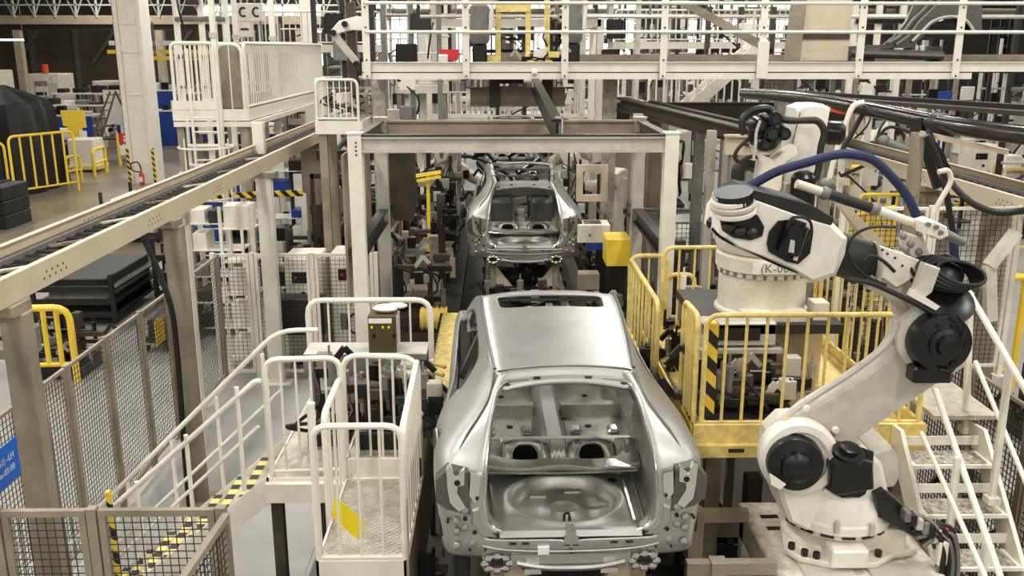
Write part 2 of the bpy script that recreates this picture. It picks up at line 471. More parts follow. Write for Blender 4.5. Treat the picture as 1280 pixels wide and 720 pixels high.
# ------------------------------------------------------------------ car bodies on the line
CX, CY, CZ = 0.505, 5.8, 2.07
def car_body(label):
    t = thing('car', label, 'car', (0, 0, 0), 'bare steel car bodies on the line')
    def side_mirror(name, fn, m, **k):
        for s in (1, -1):
            b = MB(); fn(b, s); part(name, b, m, t, **k)
    # --- outer side and rear corner, one pressing each side
    #       z,   yr,   xs,   xh
    rows = [(-0.035, .02, .905, None), (0.04, .00, .91, None), (0.11, .00, .915, None), (0.15, .00, .92, .50), (0.22, .00, .93, .595), (0.34, .01, .945, .622), (0.46, .03, .955, .618),
            (0.56, .055, .955, .608), (0.64, .09, .935, .598), (0.70, .13, .895, .590), (0.80, .215, 0, .575), (0.90, .315, 0, .556), (0.99, .42, 0, .530), (1.06, .52, 0, .495), (1.10, .575, 0, .45)]
    ys = [3.75, 3.35, 3.0, 2.6, 2.3, 2.0, 1.9, 1.5, 1.22, 1.08, .96, .82, .68, .54, .42, .30]
    def roof_edge(y):
        f = max(0, min(1, (y - .57) / 1.95))
        x = .515 + .095 * f ** .75; z = 1.10 + .15 * sin(min(1, f * 1.05) * pi / 2)
        if y > 2.35: k = (y - 2.35) / 1.15; x += .16 * k; z -= .52 * k ** 1.2
        return x, z
    def shell(b, s):
        R = []
        for (z0, yr, xs, xh) in rows:
            r = []
            up = max(0, min(1, (z0 - .70) / .40))
            def sx(y, yq=None):
                if up <= 0: return (xs - .06 * max(0, min(1, (y - .95) / .7))) * (1 - .008 * max(0, y - 2.4) ** 2), z0
                xb = (.895 - .06 * max(0, min(1, (y - .85) / .7))) * (1 - .008 * max(0, y - 2.4) ** 2)
                xr, zr = roof_edge(y)
                return xb + (xr - xb) * up ** 1.12 - .03 * sin(up * pi), .70 + (zr - .70) * up
            for y0 in ys:
                y = yr + y0 * (3.75 - yr) / 3.75
                x, z = sx(y)
                d = sqrt((y - .82) ** 2 + ((z - .12)) ** 2)
                if z0 < .7 and abs(d - .45) < .11: x += .022 * (1 - abs(d - .45) / .11)
                r.append((s * x, y, z))
            xc, z = sx(yr + .12); z = sx(yr + .03)[1] if up < 1 else z
            for kx, ky in ((.985, .15), (.955, .07), (.90, .025)): r.append((s * xc * kx, yr + ky, z))
            if xh is not None:
                xm = max(xc * .87, xh + .035)
                r += [(s * (xh + (xm - xh) * .66), yr + .012, z), (s * (xh + (xm - xh) * .33), yr + .004, z), (s * xh, yr, z), (s * (xh - .012), yr + .03, z), (s * (xh - .02), yr + .09, z)]
            else:
                r += [(s * xc * .76, yr + .008, z), (s * xc * .66, yr, z), (s * .46, yr - .005, z), (s * .22, yr - .012, z), (0, yr - .016, z)]
            R.append(r)
        skip = set()
        nc = len(R[0])
        for i in range(len(rows) - 1):
            z = (rows[i][0] + rows[i + 1][0]) / 2
            if rows[i][3] is None and rows[i + 1][3] is not None:
                skip |= {(i, nc - 4), (i, nc - 3), (i, nc - 2)}
            for j in range(len(ys) - 1):
                y = (R[i][j][1] + R[i][j + 1][1]) / 2
                if z > .70 and z < 1.0:
                    if 2.0 < y < 3.2 or 1.02 < y < 1.88: skip.add((i, j))
                if sqrt((y - .82) ** 2 + (z - .12) ** 2) < .36: skip.add((i, j))
        b.grid(R, skip, flip=(s < 0))
    for s in (1, -1):
        b = MB(); shell(b, s)
        o = part('body_side', b, STEEL, t, angle=50)
        md = o.modifiers.new('subsurf', 'SUBSURF'); md.levels = md.render_levels = 2
        md = o.modifiers.new('thick', 'SOLIDIFY'); md.thickness = 0.012; md.offset = -1
        # lamp pocket: dark pressing with a raised pale bracket, holes and studs
        pk = MB().prism([(s * x, z) for x, z in ((.70, .30), (.86, .34), (.935, .40), (.94, .56), (.86, .64), (.72, .62))], -.006, .12)
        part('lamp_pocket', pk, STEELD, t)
        br = MB().prism([(s * x, z) for x, z in ((.735, .66), (.80, .60), (.835, .68), (.865, .66), (.865, .52), (.845, .40), (.78, .33), (.73, .36), (.79, .47), (.78, .53), (.735, .54))], -.03, .03, inset=.008)
        part('lamp_bracket', br, BRIGHT, t)
        part('pillar_foot', MB().prism([(s * x, z) for x, z in ((.625, .60), (.70, .62), (.715, .44), (.675, .38), (.64, .42))], -.012, .05, inset=.01), BRIGHT, t)
        part('corner_gusset', MB().prism([(s * x, z) for x, z in ((.52, .125), (.62, .13), (.70, .24), (.69, .34), (.645, .36), (.63, .24))], -.02, .02, inset=.012), STEEL, t)
        hl = MB()
        for hx, hz, hr in ((.79, .555, .022), (.74, .27, .016), (.675, .165, .016), (.86, .25, .011), (.71, .03, .009), (.60, .03, .009), (.655, .43, .012)):
            hl.cyl((s * hx, -.034 if hx == .79 else -.024 if hz > .4 else -.012, hz), (s * hx, .06, hz), hr, n=10)
        part('weld_hole', hl, BLACK, t, kind='stuff')
        st = MB()
        for hx, hz in ((.80, .25), (.80, .17), (.745, .20), (.63, .20), (.80, .06), (.69, .08), (.74, .33)):
            st.lathe([(.03, 0), (.024, .014), (.01, .02)], (s * hx, .0, hz), (0, -1, 0), 10)
        part('pressed_boss', st, STEEL, t, kind='stuff')
        # side vent and bumper bracket
        part('side_vent', MB().prism([(.14, .06), (.24, .08), (.23, .28), (.16, .27)], s * .89, s * .925, 'x'), BLACK, t)
        bb = MB()
        for k in range(8):
            a = 2 * pi * k / 8
            bb.ball((s * .52 + .085 * cos(a), -.02, -.075 + .055 * sin(a)), .035, .02, .03, 8, 5)
        bb.box(s * .52 - .10, s * .52 + .10, .0, .05, -.12, -.03)
        part('bumper_mount', bb, BRIGHT, t)
        part('bumper_mount_opening', MB().box(s * .52 - .045, s * .52 + .045, -.035, .0, -.08, -.03), BLACK, t)
        tw = MB().box(s * .27 - .045, s * .27 + .045, -.03, .05, -.15, -.04).box(s * .27 - .06, s * .27 + .06, -.045, -.03, -.15, -.11)
        part('tow_bracket', tw, BRIGHT, t)
        # inner rear quarter and wheel house
        iq = MB()
        prof = []
        for k in range(9):
            y = .08 + .16 * k
            prof.append([(s * (.58 + .06 * min(1, k / 2)), y, .12), (s * (.615 + .03 * min(1, k / 2)), y, .3), (s * (.64 - .07 * sin(min(1, k / 5) * pi)), y, .45), (s * .68, y + .04, .60), (s * .72, y + .1, .70)])
        iq.grid(prof, flip=(s > 0))
        o = part('inner_quarter', iq, STEELI, t); md = o.modifiers.new('s', 'SUBSURF'); md.levels = md.render_levels = 1; md = o.modifiers.new('thick', 'SOLIDIFY'); md.thickness = .01
        part('pillar_seam', MB().tube(curve_pts([(s * .80, .135, .67), (s * .722, .225, .80), (s * .634, .32, .90), (s * .565, .425, .99), (s * .535, .54, 1.065), (s * .522, .62, 1.12)], 5), .009, 6), STEELD, t)
        # window frame behind the outer side: inner pillars
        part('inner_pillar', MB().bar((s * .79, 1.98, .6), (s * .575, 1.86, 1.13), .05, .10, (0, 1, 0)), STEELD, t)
        part('sill_beam', MB().box(min(s * .70, s * .84), max(s * .70, s * .84), 1.25, 3.7, .0, .16), STEELI, t)
        part('roof_side_rail', MB().tube(curve_pts([(s * .46, .66, 1.07), (s * .50, 1.0, 1.12), (s * .54, 1.7, 1.17), (s * .56, 2.4, 1.18), (s * .64, 2.9, .98), (s * .70, 3.35, .70)], 5), .035, 8), STEEL, t)
        # roof ditch
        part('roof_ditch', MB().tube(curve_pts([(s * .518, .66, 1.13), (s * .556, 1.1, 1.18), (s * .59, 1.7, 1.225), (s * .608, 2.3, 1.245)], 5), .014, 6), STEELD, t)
    part('fuel_opening', MB().lathe([(.075, 0), (.075, .02)], (-.94, .56, .62), (-1, -.25, .35), 16), BLACK, t)
    part('fuel_rim', MB().tube([(-.955 - .01 * cos(a), .56 + .078 * cos(a), .62 + .078 * sin(a)) for a in [2 * pi * k / 18 for k in range(18)]], .008, 6, closed=True), STEEL, t)
    # --- roof panel with the sunroof opening
    rr = []; skip = set()
    ysr = [.665, .72, .85, 1.1, 1.4, 1.65, 1.82, 1.86, 2.0, 2.12, 2.22, 2.26, 2.36, 2.44]
    xsr = [-1, -.93, -.82, -.78, -.5, -.2, 0, .2, .5, .78, .82, .93, 1]
    for y in ysr:
        f = (y - .66) / 1.78
        hw = .515 + .095 * f ** .75
        zc = 1.145 + .125 * sin(min(1, f * 1.1) * pi / 2) - (.05 * ((y - 2.2) / .24) ** 2 if y > 2.2 else 0)
        rr.append([(x * hw, y - .03 * x * x * (1 if y < .8 else 0), zc - .028 * x * x - (.012 if abs(x) > .97 else 0)) for x in xsr])
    for i in range(len(ysr) - 1):
        for j in range(len(xsr) - 1):
            if 1.85 < (ysr[i] + ysr[i + 1]) / 2 < 2.24 and abs(xsr[j] + xsr[j + 1]) / 2 < .79: skip.add((i, j))
    o = part('roof_panel', MB().grid(rr, skip, flip=True), STEEL, t, angle=60)
    md = o.modifiers.new('s', 'SUBSURF'); md.levels = md.render_levels = 2; md = o.modifiers.new('thick', 'SOLIDIFY'); md.thickness = .012; md.offset = -1
    fr = MB()
    path = fillet([(-.46, 1.87, 1.225), (.46, 1.87, 1.225), (.46, 2.23, 1.23), (-.46, 2.23, 1.23), (-.46, 1.87, 1.225)], .05)
    fr.tube(path, .016, 6)
    part('sunroof_frame', fr, DGREY, t)
    part('sunroof_bracket', MB().box(-.03, .03, 1.9, 2.22, 1.17, 1.20).box(-.2, -.17, 1.88, 2.0, 1.18, 1.235).box(.14, .17, 1.88, 2.0, 1.18, 1.235).box(-.44, .44, 1.93, 1.97, 1.17, 1.20), STEEL, t)
    part('front_header', MB().tube(curve_pts([(-.6, 2.42, 1.19), (-.3, 2.47, 1.215), (0, 2.48, 1.22), (.3, 2.47, 1.215), (.6, 2.42, 1.19)], 4), .03, 8), STEEL, t)
    # --- rear header above the hatch: lip, channel with slots, hinge flats
    hd = []
    for k in range(13):
        x = -1 + k / 6
        c = x * x
        hd.append([(x * .495, .66 - .03 * c + .0, 1.143 - .03 * c), (x * .50, .635 - .03 * c, 1.125 - .03 * c), (x * .495, .625 - .035 * c, 1.085 - .03 * c), (x * .49, .575 - .04 * c, 1.078 - .035 * c), (x * .475, .56 - .05 * c, 1.05 - .04 * c), (x * .46, .60 - .05 * c, 1.03 - .04 * c)])
    o = part('rear_header', MB().grid(hd), STEEL, t, angle=40)
    md = o.modifiers.new('s', 'SUBSURF'); md.levels = md.render_levels = 1; md = o.modifiers.new('thick', 'SOLIDIFY'); md.thickness = .012; md.offset = 0
    hl = MB()
    for x in (-.21, .17):
        hl.tube([(x - .025, .585, 1.083), (x + .025, .585, 1.083)], .011, 8)
    for x in (-.43, .43): hl.ball((x, .545, 1.05), .03, .02, .012, 10, 6)
    part('header_slot', hl, BLACK, t, kind='stuff')
    # --- hatch flange (rain gutter) around the opening
    side_pts = [(.42, .02, .135), (.52, .015, .17), (.585, .012, .25), (.606, .02, .36), (.603, .04, .47), (.594, .065, .57), (.584, .12, .67), (.567, .21, .78), (.548, .31, .88), (.52, .42, .98), (.475, .52, 1.04), (.40, .565, 1.06)]
    loop = [(x, y, z) for x, y, z in side_pts] + [(0.15, .585, 1.065), (-.15, .585, 1.065)] + [(-x, y, z) for x, y, z in side_pts[::-1]] + [(-.15, .03, .13), (.15, .03, .13)]
    fl = curve_pts(loop + [loop[0]], 3)[:-1]
    part('hatch_flange', MB().tube(fl, .011, 6, closed=True), BRIGHT, t)
    # --- rear lower panel details
    part('sill_cap', MB().prism([(-.02, .125), (.015, .158), (.045, .158), (.07, .12)], -.50, .50, 'x'), STEEL, t, angle=20)
    part('latch_plate', MB().box(-.05, .05, -.03, .0, .05, .13).box(-.03, .03, -.035, .08, .125, .17), STEEL, t)
    part('lower_lip', MB().tube(curve_pts([(-.38, -.03, -.07), (-.2, -.04, -.10), (0, -.045, -.105), (.2, -.04, -.10), (.38, -.03, -.07)], 4), .02, 6).box(-.42, .42, -.02, .02, -.10, -.01), STEEL, t)
    part('press_line', MB().tube(curve_pts([(-.62, -.012, .06), (-.48, -.022, .035), (-.2, -.03, .02), (.2, -.03, .02), (.48, -.022, .035), (.62, -.012, .06)], 4), .009, 6), STEEL, t)
    tagm = MB().box(-.235, -.155, -.04, -.025, .0, .06)
    part('white_tag', tagm, PAPER, t, label='small white label on the rear panel')
    lb = MB()
    for x in (-.41, -.32, .3, .41): lb.box(x - .025, x + .025, -.03, -.02, .075, .087)
    for x in (-.03, .03): lb.box(x - .02, x + .02, -.034, -.022, .062, .07)
    part('panel_slot', lb, BLACK, t, kind='stuff')
    # --- boot floor with the spare wheel well
    n = 40; rings = [(.0, .052), (.07, .052), (.085, .068), (.11, .068), (.125, .05), (.30, .05), (.335, .06), (.36, .115), (.385, .15), (.415, .155), (.43, .14)]
    well = MB(); vs = []; fs = []
    for r, z in rings:
        for k in range(n):
            a = 2 * pi * k / n
            vs.append((r * 1.08 * cos(a), .53 + r * sin(a) * .98, z - .0))
    for i in range(len(rings) - 1):
        for k in range(n):
            k2 = (k + 1) % n; fs.append((i * n + k, i * n + k2, (i + 1) * n + k2, (i + 1) * n + k))
    # outer square edge of the floor
    base = len(rings) * n
    for k in range(n):
        a = 2 * pi * k / n; c, s_ = cos(a), sin(a)
        m_ = max(abs(c) / .63, abs(s_) / (.47 if s_ < 0 else .5))
        vs.append((c / m_, .53 + s_ / m_, .135))
    for k in range(n):
        k2 = (k + 1) % n; fs.append(((len(rings) - 1) * n + k, (len(rings) - 1) * n + k2, base + k2, base + k))
    well.add(vs, fs)
    part('boot_floor', well, STEELI, t, angle=60)
    for x0, y0 in ((-.26, .70), (.02, .77)): part('floor_rib', MB().cbox(x0, x0 + .14, y0, y0 + .06, .045, .062, .02), STEELI, t)
    part('floor_rib', MB().bar((.17, .52, .062), (.33, .56, .062), .02, .02), STEELI, t)
    part('spare_stud', MB().tube([(-.02, .3, .05), (-.02, .3, .12)], .012, 8).tube([(.02, .3, .05), (.02, .3, .11)], .012, 8).tube(fillet([(-.02, .3, .12), (0, .3, .14), (.02, .3, .12)], .01), .01, 6), BLACK, t)
    part('floor_plug', MB().lathe([(.04, 0), (.035, .012), (.02, .014)], (.40, .80, .136), (0, 0, 1), 14), BLACK, t)
    for xa, xb_ in ((.56, .53), (.48, .465), (-.56, -.53)): part('side_channel', MB().bar((xa, .86, .16), (xb_, .12, .16), .016, .03), BRIGHT, t)
    # --- cross member over the rear axle
    cm = []
    for k in range(17):
        x = -.62 + 1.24 * k / 16
        w = abs(x) / .62
        lift = .05 * w ** 3 + .012 * cos(x * 10)
        cm.append([(x, .86 - .08 * w ** 2, .19 + lift), (x, .875 - .08 * w ** 2, .235 + lift), (x, .92 - .05 * w ** 2, .252 + lift), (x, .97, .255 + lift), (x, .99, .19 + lift)])
    o = part('rear_cross_member', MB().grid(cm, flip=True), STEELI, t); md = o.modifiers.new('thick', 'SOLIDIFY'); md.thickness = .012
    part('cross_member_edge', MB().tube(curve_pts([(-.6, .78, .235), (-.4, .825, .205), (-.15, .855, .187), (.15, .855, .187), (.4, .825, .205), (.6, .78, .235)], 4), .009, 6), BRIGHT, t)
    part('cross_member_plate', MB().prism([(.34, .80), (.60, .76), (.62, .90), (.38, .93)], .256, .27, 'z'), BRIGHT, t)
    # --- seat pan panel with two round-topped openings
    sp = MB()
    yb, zb, yt, zt = 1.0, .19, 1.16, .34
    def on(x, f): return (x, yb + (yt - yb) * f, zb + (zt - zb) * f)
    xs_ = [-.64, -.50, -.42]
    hole = []
    def archrow(cx):
        return [(cx - .105, 0), (cx - .105, .45), (cx - .085, .68), (cx - .045, .80), (cx + .045, .80), (cx + .085, .68), (cx + .105, .45), (cx + .105, 0)]
    for cx in (-.27, .27):
        a = archrow(cx)
        o_ = [(cx - .2, 0), (cx - .2, .45), (cx - .19, .8), (cx - .08, 1), (cx + .08, 1), (cx + .19, .8), (cx + .2, .45), (cx + .2, 0)]
        sp.add([on(*p) for p in a] + [on(*p) for p in o_], [(i, i + 1, 9 + i, 8 + i) for i in range(7)])
        sp.add([on(cx - .2, .8 + .2), on(cx - .2, .45), on(cx - .19, .8), on(cx - .08, 1)], [(0, 3, 2, 1)])
        sp.add([on(cx + .2, 1), on(cx + .2, .45), on(cx + .19, .8), on(cx + .08, 1)], [(0, 1, 2, 3)])
    for a_, b_ in ((-.66, -.47), (.47, .66)): sp.add([on(a_, 0), on(b_, 0), on(b_, 1), on(a_, 1)], [(0, 1, 2, 3)])
    rib = [-.07, -.05, -.035, -.02, 0, .02, .035, .05, .07]
    sp.grid([[(x, on(x, f)[1], on(x, f)[2] + (.012 if i % 2 else 0)) for i, x in enumerate(rib)] for f in (0, 1)])
    o = part('seat_back_panel', sp, STEELI, t, angle=25); md = o.modifiers.new('thick', 'SOLIDIFY'); md.thickness = .008
    for cx in (-.27, .27):
        a = archrow(cx)
        part('opening_rim', MB().tube([on(*p) for p in a], .008, 6), BRIGHT, t)
    for x in (-.44, -.13, .13, .44, -.55, .55): part('panel_rib', MB().bar(on(x, .05), on(x, .9), .014, .014), STEELI, t)
    part('seat_shade_plate', MB().box(-.42, .42, 1.13, 1.15, .06, .30), BLACK, t)  # black plate standing in for the shade behind the two openings
    part('seat_ledge', MB().box(-.66, .66, 1.155, 1.2, .31, .345), STEEL, t)
    part('heel_kick_panel', MB().box(-.68, .68, 1.2, 1.22, .04, .34), STEELI, t)
    # --- passenger floor, tunnel, cross members, dash panel
    part('floor_pan', MB().box(-.72, .72, 1.2, 3.5, .02, .05).box(-.6, -.15, 1.6, 2.2, .05, .065).box(.15, .6, 1.6, 2.2, .05, .065), STEELI, t)
    tn = MB().prism([(-.13, .05), (-.085, .22), (-.06, .25), (.06, .25), (.085, .22), (.13, .05)], 1.25, 3.35)
    part('floor_tunnel', tn, PALE if False else STEEL, t)
    part('tunnel_bracket', MB().cbox(-.09, .09, 2.72, 2.9, .25, .31, .02).box(-.14, .14, 2.95, 3.1, .2, .33), STEELI, t)
    for s in (1, -1):
        part('floor_cross_member', MB().prism([(2.30, .05), (2.32, .17), (2.42, .17), (2.44, .05)], s * .13, s * .70, 'x'), STEELI, t)
        part('seat_rail_bracket', MB().cbox(s * .22 - .05, s * .22 + .05, 1.72, 1.86, .06, .17, .02).cbox(s * .55 - .05, s * .55 + .05, 1.72, 1.86, .06, .17, .02), BRIGHT, t)
        part('rear_floor_beam', MB().box(min(s * .14, s * .68), max(s * .14, s * .68), 1.62, 1.70, .05, .13), STEEL, t)
        part('floor_bung', MB().lathe([(.03, 0), (.03, .01)], (s * .36, 2.05, .065), (0, 0, 1), 12).lathe([(.03, 0), (.03, .01)], (s * .3, 2.65, .05), (0, 0, 1), 12).lathe([(.028, 0), (.028, .01)], (s * .42, 2.85, .05), (0, 0, 1), 12), BLACK, t)
        ft = []
        for k in range(6):
            ft.append([(s * (.14 + .11 * k), 3.12, .06), (s * (.14 + .11 * k), 3.3, .12 + .01 * (k % 2)), (s * (.14 + .11 * k), 3.48, .30 + .015 * (k % 2)), (s * (.14 + .11 * k), 3.52, .62)])
        o = part('toe_board', MB().grid(ft, flip=(s < 0)), STEELI, t); md = o.modifiers.new('thick', 'SOLIDIFY'); md.thickness = .01
    part('dash_cross_beam', MB().tube([(-.72, 3.3, .62), (.72, 3.3, .62)], .035, 8).box(-.72, .72, 3.4, 3.52, .55, .66), STEELD, t)
    # --- bonnet frame ahead of the windscreen (hidden behind the roof from most sides)
    part('cowl_panel', MB().prism([(3.45, .55), (3.5, .68), (3.8, .62), (3.8, .45)], -.76, .76, 'x'), STEEL, t)
    for s in (1, -1): part('front_fender', MB().prism([(3.6, .0), (3.6, .64), (4.1, .60), (4.4, .45), (4.4, .1)], s * .70, s * .86, 'x', .03), STEEL, t)
    return t
CAR = car_body('nearest bare silver car body with open tailgate frame and empty boot')
CAR.location = (CX, CY, CZ)
CAR.rotation_euler = (0, 0, radians(1.2))

# ================================================================== roller conveyors on posts, both sides
def conveyor(label, xa, xb, y0, y1, posts, m, s, zt=3.80, zb=3.585):
    """xa: rail facing the line, xb: the outer rail; s: which way the flanges turn (+1: towards +x)"""
    t = thing('roller_conveyor', label, 'conveyor', (xa, y0, 0))
    for nm, x, fs in (('rail', xa, -s), ('rail', xb, s)):
        b = MB()
        b.box(x - .006, x + .006, y0, y1, zb, zt)
        xs = sorted((x, x + fs * .06)); b.box(xs[0], xs[1], y0, y1, zt - .01, zt).box(xs[0], xs[1], y0, y1, zb, zb + .01)
        r = part(nm, b, m, t)
        h = MB()
        y = y0 + .9
        while y < y1 - .6:
            for k in range(9):
                h.cyl((x + s * .0, y + .05 * k, zb + .07 + (.05 if k % 2 else 0)), (x + s * .0075, y + .05 * k, zb + .07 + (.05 if k % 2 else 0)), .012, n=6)
            y += 2.35
        part('bolt_hole', h, BLACK, r, kind='stuff', smooth=False)
    part('guide_strip', MB().box(min(xb - s * .0, xb + s * .09), max(xb, xb + s * .09), y0, y1, zt - .17, zt - .115), GREY, t)
    me = None
    y = y0 + .2
    lo, hi = min(xa, xb) + .02, max(xa, xb) - .02
    rm = MB().cyl((lo, 0, 0), (hi, 0, 0), .022, n=8).mesh('roller', DGREY)
    while y < y1:
        part_at('roller', rm, t, (0 + t.location.x * 0, y, zt - .17)); y += .21
    tie = MB().box(lo - .02, hi + .02, -.05, .05, 0, .05).mesh('cross_tie', DGREY)
    y = y0 + .5
    while y < y1:
        part_at('cross_tie', tie, t, (0, y, zb + .0)); y += 1.2
    for py, w in posts:
        xm = (xa + xb) / 2
        px = xa if s > 0 else xa - s * .12
        part('post', MB().box(px - w * .42, px + w * .42, py - w * .3, py + w * .3, 0, zb - .08).box(px - w, px + w, py - w, py + w, 0, .02), m if m is not BEIGE else TAUPE, t)
        part('bracket', MB().box(min(xa, xb) - .06, max(xa, xb) + .06, py - .14, py + .14, zb - .08, zb), TAUPE, t)
    return t
LCON = conveyor('long beige roller conveyor on posts above the mesh fence by the aisle', -3.76, -4.46, 4.2, 23.4, ((6.95, .23), (10.57, .25), (20.2, .22)), BEIGE, 1)
RCON = conveyor('beige roller conveyor on posts beyond the robots, over the pale bay floor', 6.15, 6.95, 7.5, 24.0, ((9.0, .26), (13.2, .26), (17.5, .26), (21.5, .26)), BEIGE, -1)
# bright pressed pieces riding on the conveyor
rnd = random.Random(4)
for i, y in enumerate((7.6, 8.7, 9.9, 11.2, 12.6, 14.1, 15.8)):
    b = MB()
    x0 = -4.30; L = .34 + .1 * (i % 3)
    b.bar((x0, y, 3.665), (x0 + .36, y + L, 3.67), .07, .02).bar((x0 + .1, y + .05, 3.68), (x0 + .34, y + L * .5, 3.685), .05, .015)
    solo('pressed_bracket', b, BRIGHT if i % 2 else PALE, f'small bright pressed bracket lying on the rollers, {ORD[i]} along the aisle conveyor', 'bracket', 'pressed brackets riding the conveyor')

# ================================================================== wire mesh fences on the floor
fy = [7.3, 8.35, 9.4, 10.42, 11.5, 12.52, 13.6, 14.9]
LF = mesh_fence('long wire mesh fence in taupe frames along the aisle under the conveyor', [(-4.64, y) for y in fy], 0, 2.2, r=.003, dx=.06)
for y, z0 in ((11.9, 1.45),):
    pass
tag(link(bpy.data.objects.new('warning_sign', MB().box(-4.68, -4.67, 12.05, 12.42, 1.55, 1.9).mesh('warning_sign', YEL))), 'small yellow warning sign fixed to the aisle mesh fence', 'sign')
NF = mesh_fence('two framed wire mesh panels standing nearest, in front of the stair foot', [(-4.9, 6.22), (-3.72, 6.22), (-3.01, 6.22), (-2.06, 6.22)], 0, 2.2, m=TAUPE, post=.07, frame=.05, dx=.06, r=.0032)
NF2 = mesh_fence('short wire mesh panel turned toward the platform at the near corner', [(-2.0, 6.2), (-2.06, 5.0)], 0, 2.2, m=TAUPE, post=.07, frame=.05, dx=.06, r=.003, skip_post=(0,))
# blue sign hung on the fence
sg = thing('hanging_sign', 'bright blue sign with white lettering hung on the wire fence', 'sign', (-4.5, 7.85, 1.6))
part('sign_panel', MB().box(-4.535, -4.525, 7.35, 8.19, 1.60, 1.98), SIGNB, sg)
part('sign_edge', MB().box(-4.54, -4.515, 8.19, 8.205, 1.60, 1.98), PALE, sg)
for i, (tx, z) in enumerate((('(261) -LH', 1.84), ('wn-05:00', 1.73))):
    text_part(tx, .085, (-4.523, 7.82, z), (radians(90), 0, radians(90)), WHITE, sg)

# sensor pole with grey head, and black hose on the second conveyor post
sp_ = thing('sensor_pole', 'thin grey pole with a sensor arm standing between the two mesh fences', 'pole', (-3.78, 7.35, 0))
part('pole', MB().tube([(-3.80, 7.35, 0), (-3.86, 7.35, 3.05)], .022, 8).box(-3.9, -3.72, 7.25, 7.45, 0, .02), GREY, sp_)
part('sensor_head', MB().cbox(-3.93, -3.83, 7.27, 7.43, 3.05, 3.28, .02), GREY, sp_)
part('sensor_arm', MB().tube([(-3.88, 7.35, 3.2), (-5.1, 7.1, 3.12)], .02, 8), DGREY, sp_)
hs = MB().tube(curve_pts([(-4.01, 10.3, 3.41), (-3.87, 10.3, 2.98), (-3.78, 10.3, 2.59), (-3.78, 10.35, 2.14), (-3.79, 10.35, 1.44), (-3.81, 10.35, 0.55), (-3.81, 10.35, -0.04)], 5), .035, 8)
solo('air_hose', hs, BLACKM, 'thick black hose hanging down the second beige conveyor post', 'hose')
solo('white_strip_post', MB().box(-4.24 - .09, -4.24 + .09, 12.12, 12.28, 0, 3.58), CREAM, 'flat white upright standing just behind the second conveyor post', 'post')

# ================================================================== platform beside the near car
DZ = 1.8
def slab(t, x0, x1, y0, y1, name='deck_plate', z=DZ, m=None, fas=.14):
    part(name, MB().box(x0 + .02, x1 - .02, y0 + .02, y1 - .02, z - .03, z), m or CHECK, t)
    part('deck_edge', MB().box(x0, x1, y0, y0 + .02, z - fas, z + .012), CREAM, t)
    part('deck_edge', MB().box(x0, x1, y1 - .02, y1, z - fas, z + .012), CREAM, t)
    part('deck_edge', MB().box(x0, x0 + .02, y0, y1, z - fas, z + .012), CREAM, t)
    part('deck_edge', MB().box(x1 - .02, x1, y0, y1, z - fas, z + .012), CREAM, t)
pf = thing('work_platform', 'cream work platform with chequer plate deck beside the nearest car', 'platform', (-1.35, 6.15, 0))
slab(pf, -1.36, -.69, 6.12, 7.5, fas=.42)
slab(pf, -2.06, -1.36, 7.5, 9.5)
slab(pf, -1.36, -.69, 7.5, 9.5, z=DZ + .18, fas=.30)
for x, y in ((-2.0, 7.6), (-2.0, 9.4), (-1.3, 7.6)):
    part('support_post', MB().box(x - .05, x + .05, y - .05, y + .05, 0, DZ - .12), BROWN, pf)
for x, y in ((-1.3, 6.2), (-.75, 6.2), (-.75, 7.4)):
    part('support_post', MB().box(x - .05, x + .05, y - .05, y + .05, 0, DZ - .2), CREAM, pf)
part('cross_beam', MB().box(-2.06, -.69, 7.44, 7.52, DZ - .2, DZ - .02), CREAM, pf)
# bumper angle along the car side
part('side_skirt', MB().box(-.69, -.67, 6.12, 9.5, 1.0, DZ + .02), TAUPE, pf)
# diamond relief of the near deck: rows of raised bars
rl = MB()
for i in range(22):
    for j in range(44):
        x = -1.32 + i * .028; y = 6.18 + j * .029
        d = .010
        rl.bar((x - d, y - d * (1 if (i + j) % 2 else -1), DZ + .002), (x + d, y + d * (1 if (i + j) % 2 else -1), DZ + .002), .005, .004)
part('deck_relief', rl, PALE, pf, kind='stuff', smooth=False)
# railings: each welded frame is its own thing
hoop_rail('platform_rail', 'cream rail closing the near end of the platform, yellow tag hung on it', 'railing', (-1.34, 6.15), (-.70, 6.15), DZ - .02, 1.1, CREAM, 3, r=.026, low=.05)
hoop_rail('platform_rail', 'cream rail with square shoulder across the middle of the platform', 'railing', (-1.36, 7.62), (-.70, 7.55), DZ, 1.12, CREAM, 5, r=.026, low=.12, corner=.16)
g = hoop_rail('platform_rail', 'cream rail on the landing beside the stair head', 'railing', (-2.02, 7.56), (-1.38, 7.6), DZ, 1.1, CREAM, 4, r=.026, low=.05)
hoop_rail('platform_rail', 'tall cream rail at the far end of the platform behind the brown box', 'railing', (-2.02, 9.42), (-.72, 9.42), DZ, 1.12, CREAM, 5, r=.03, low=.42, corner=.16)
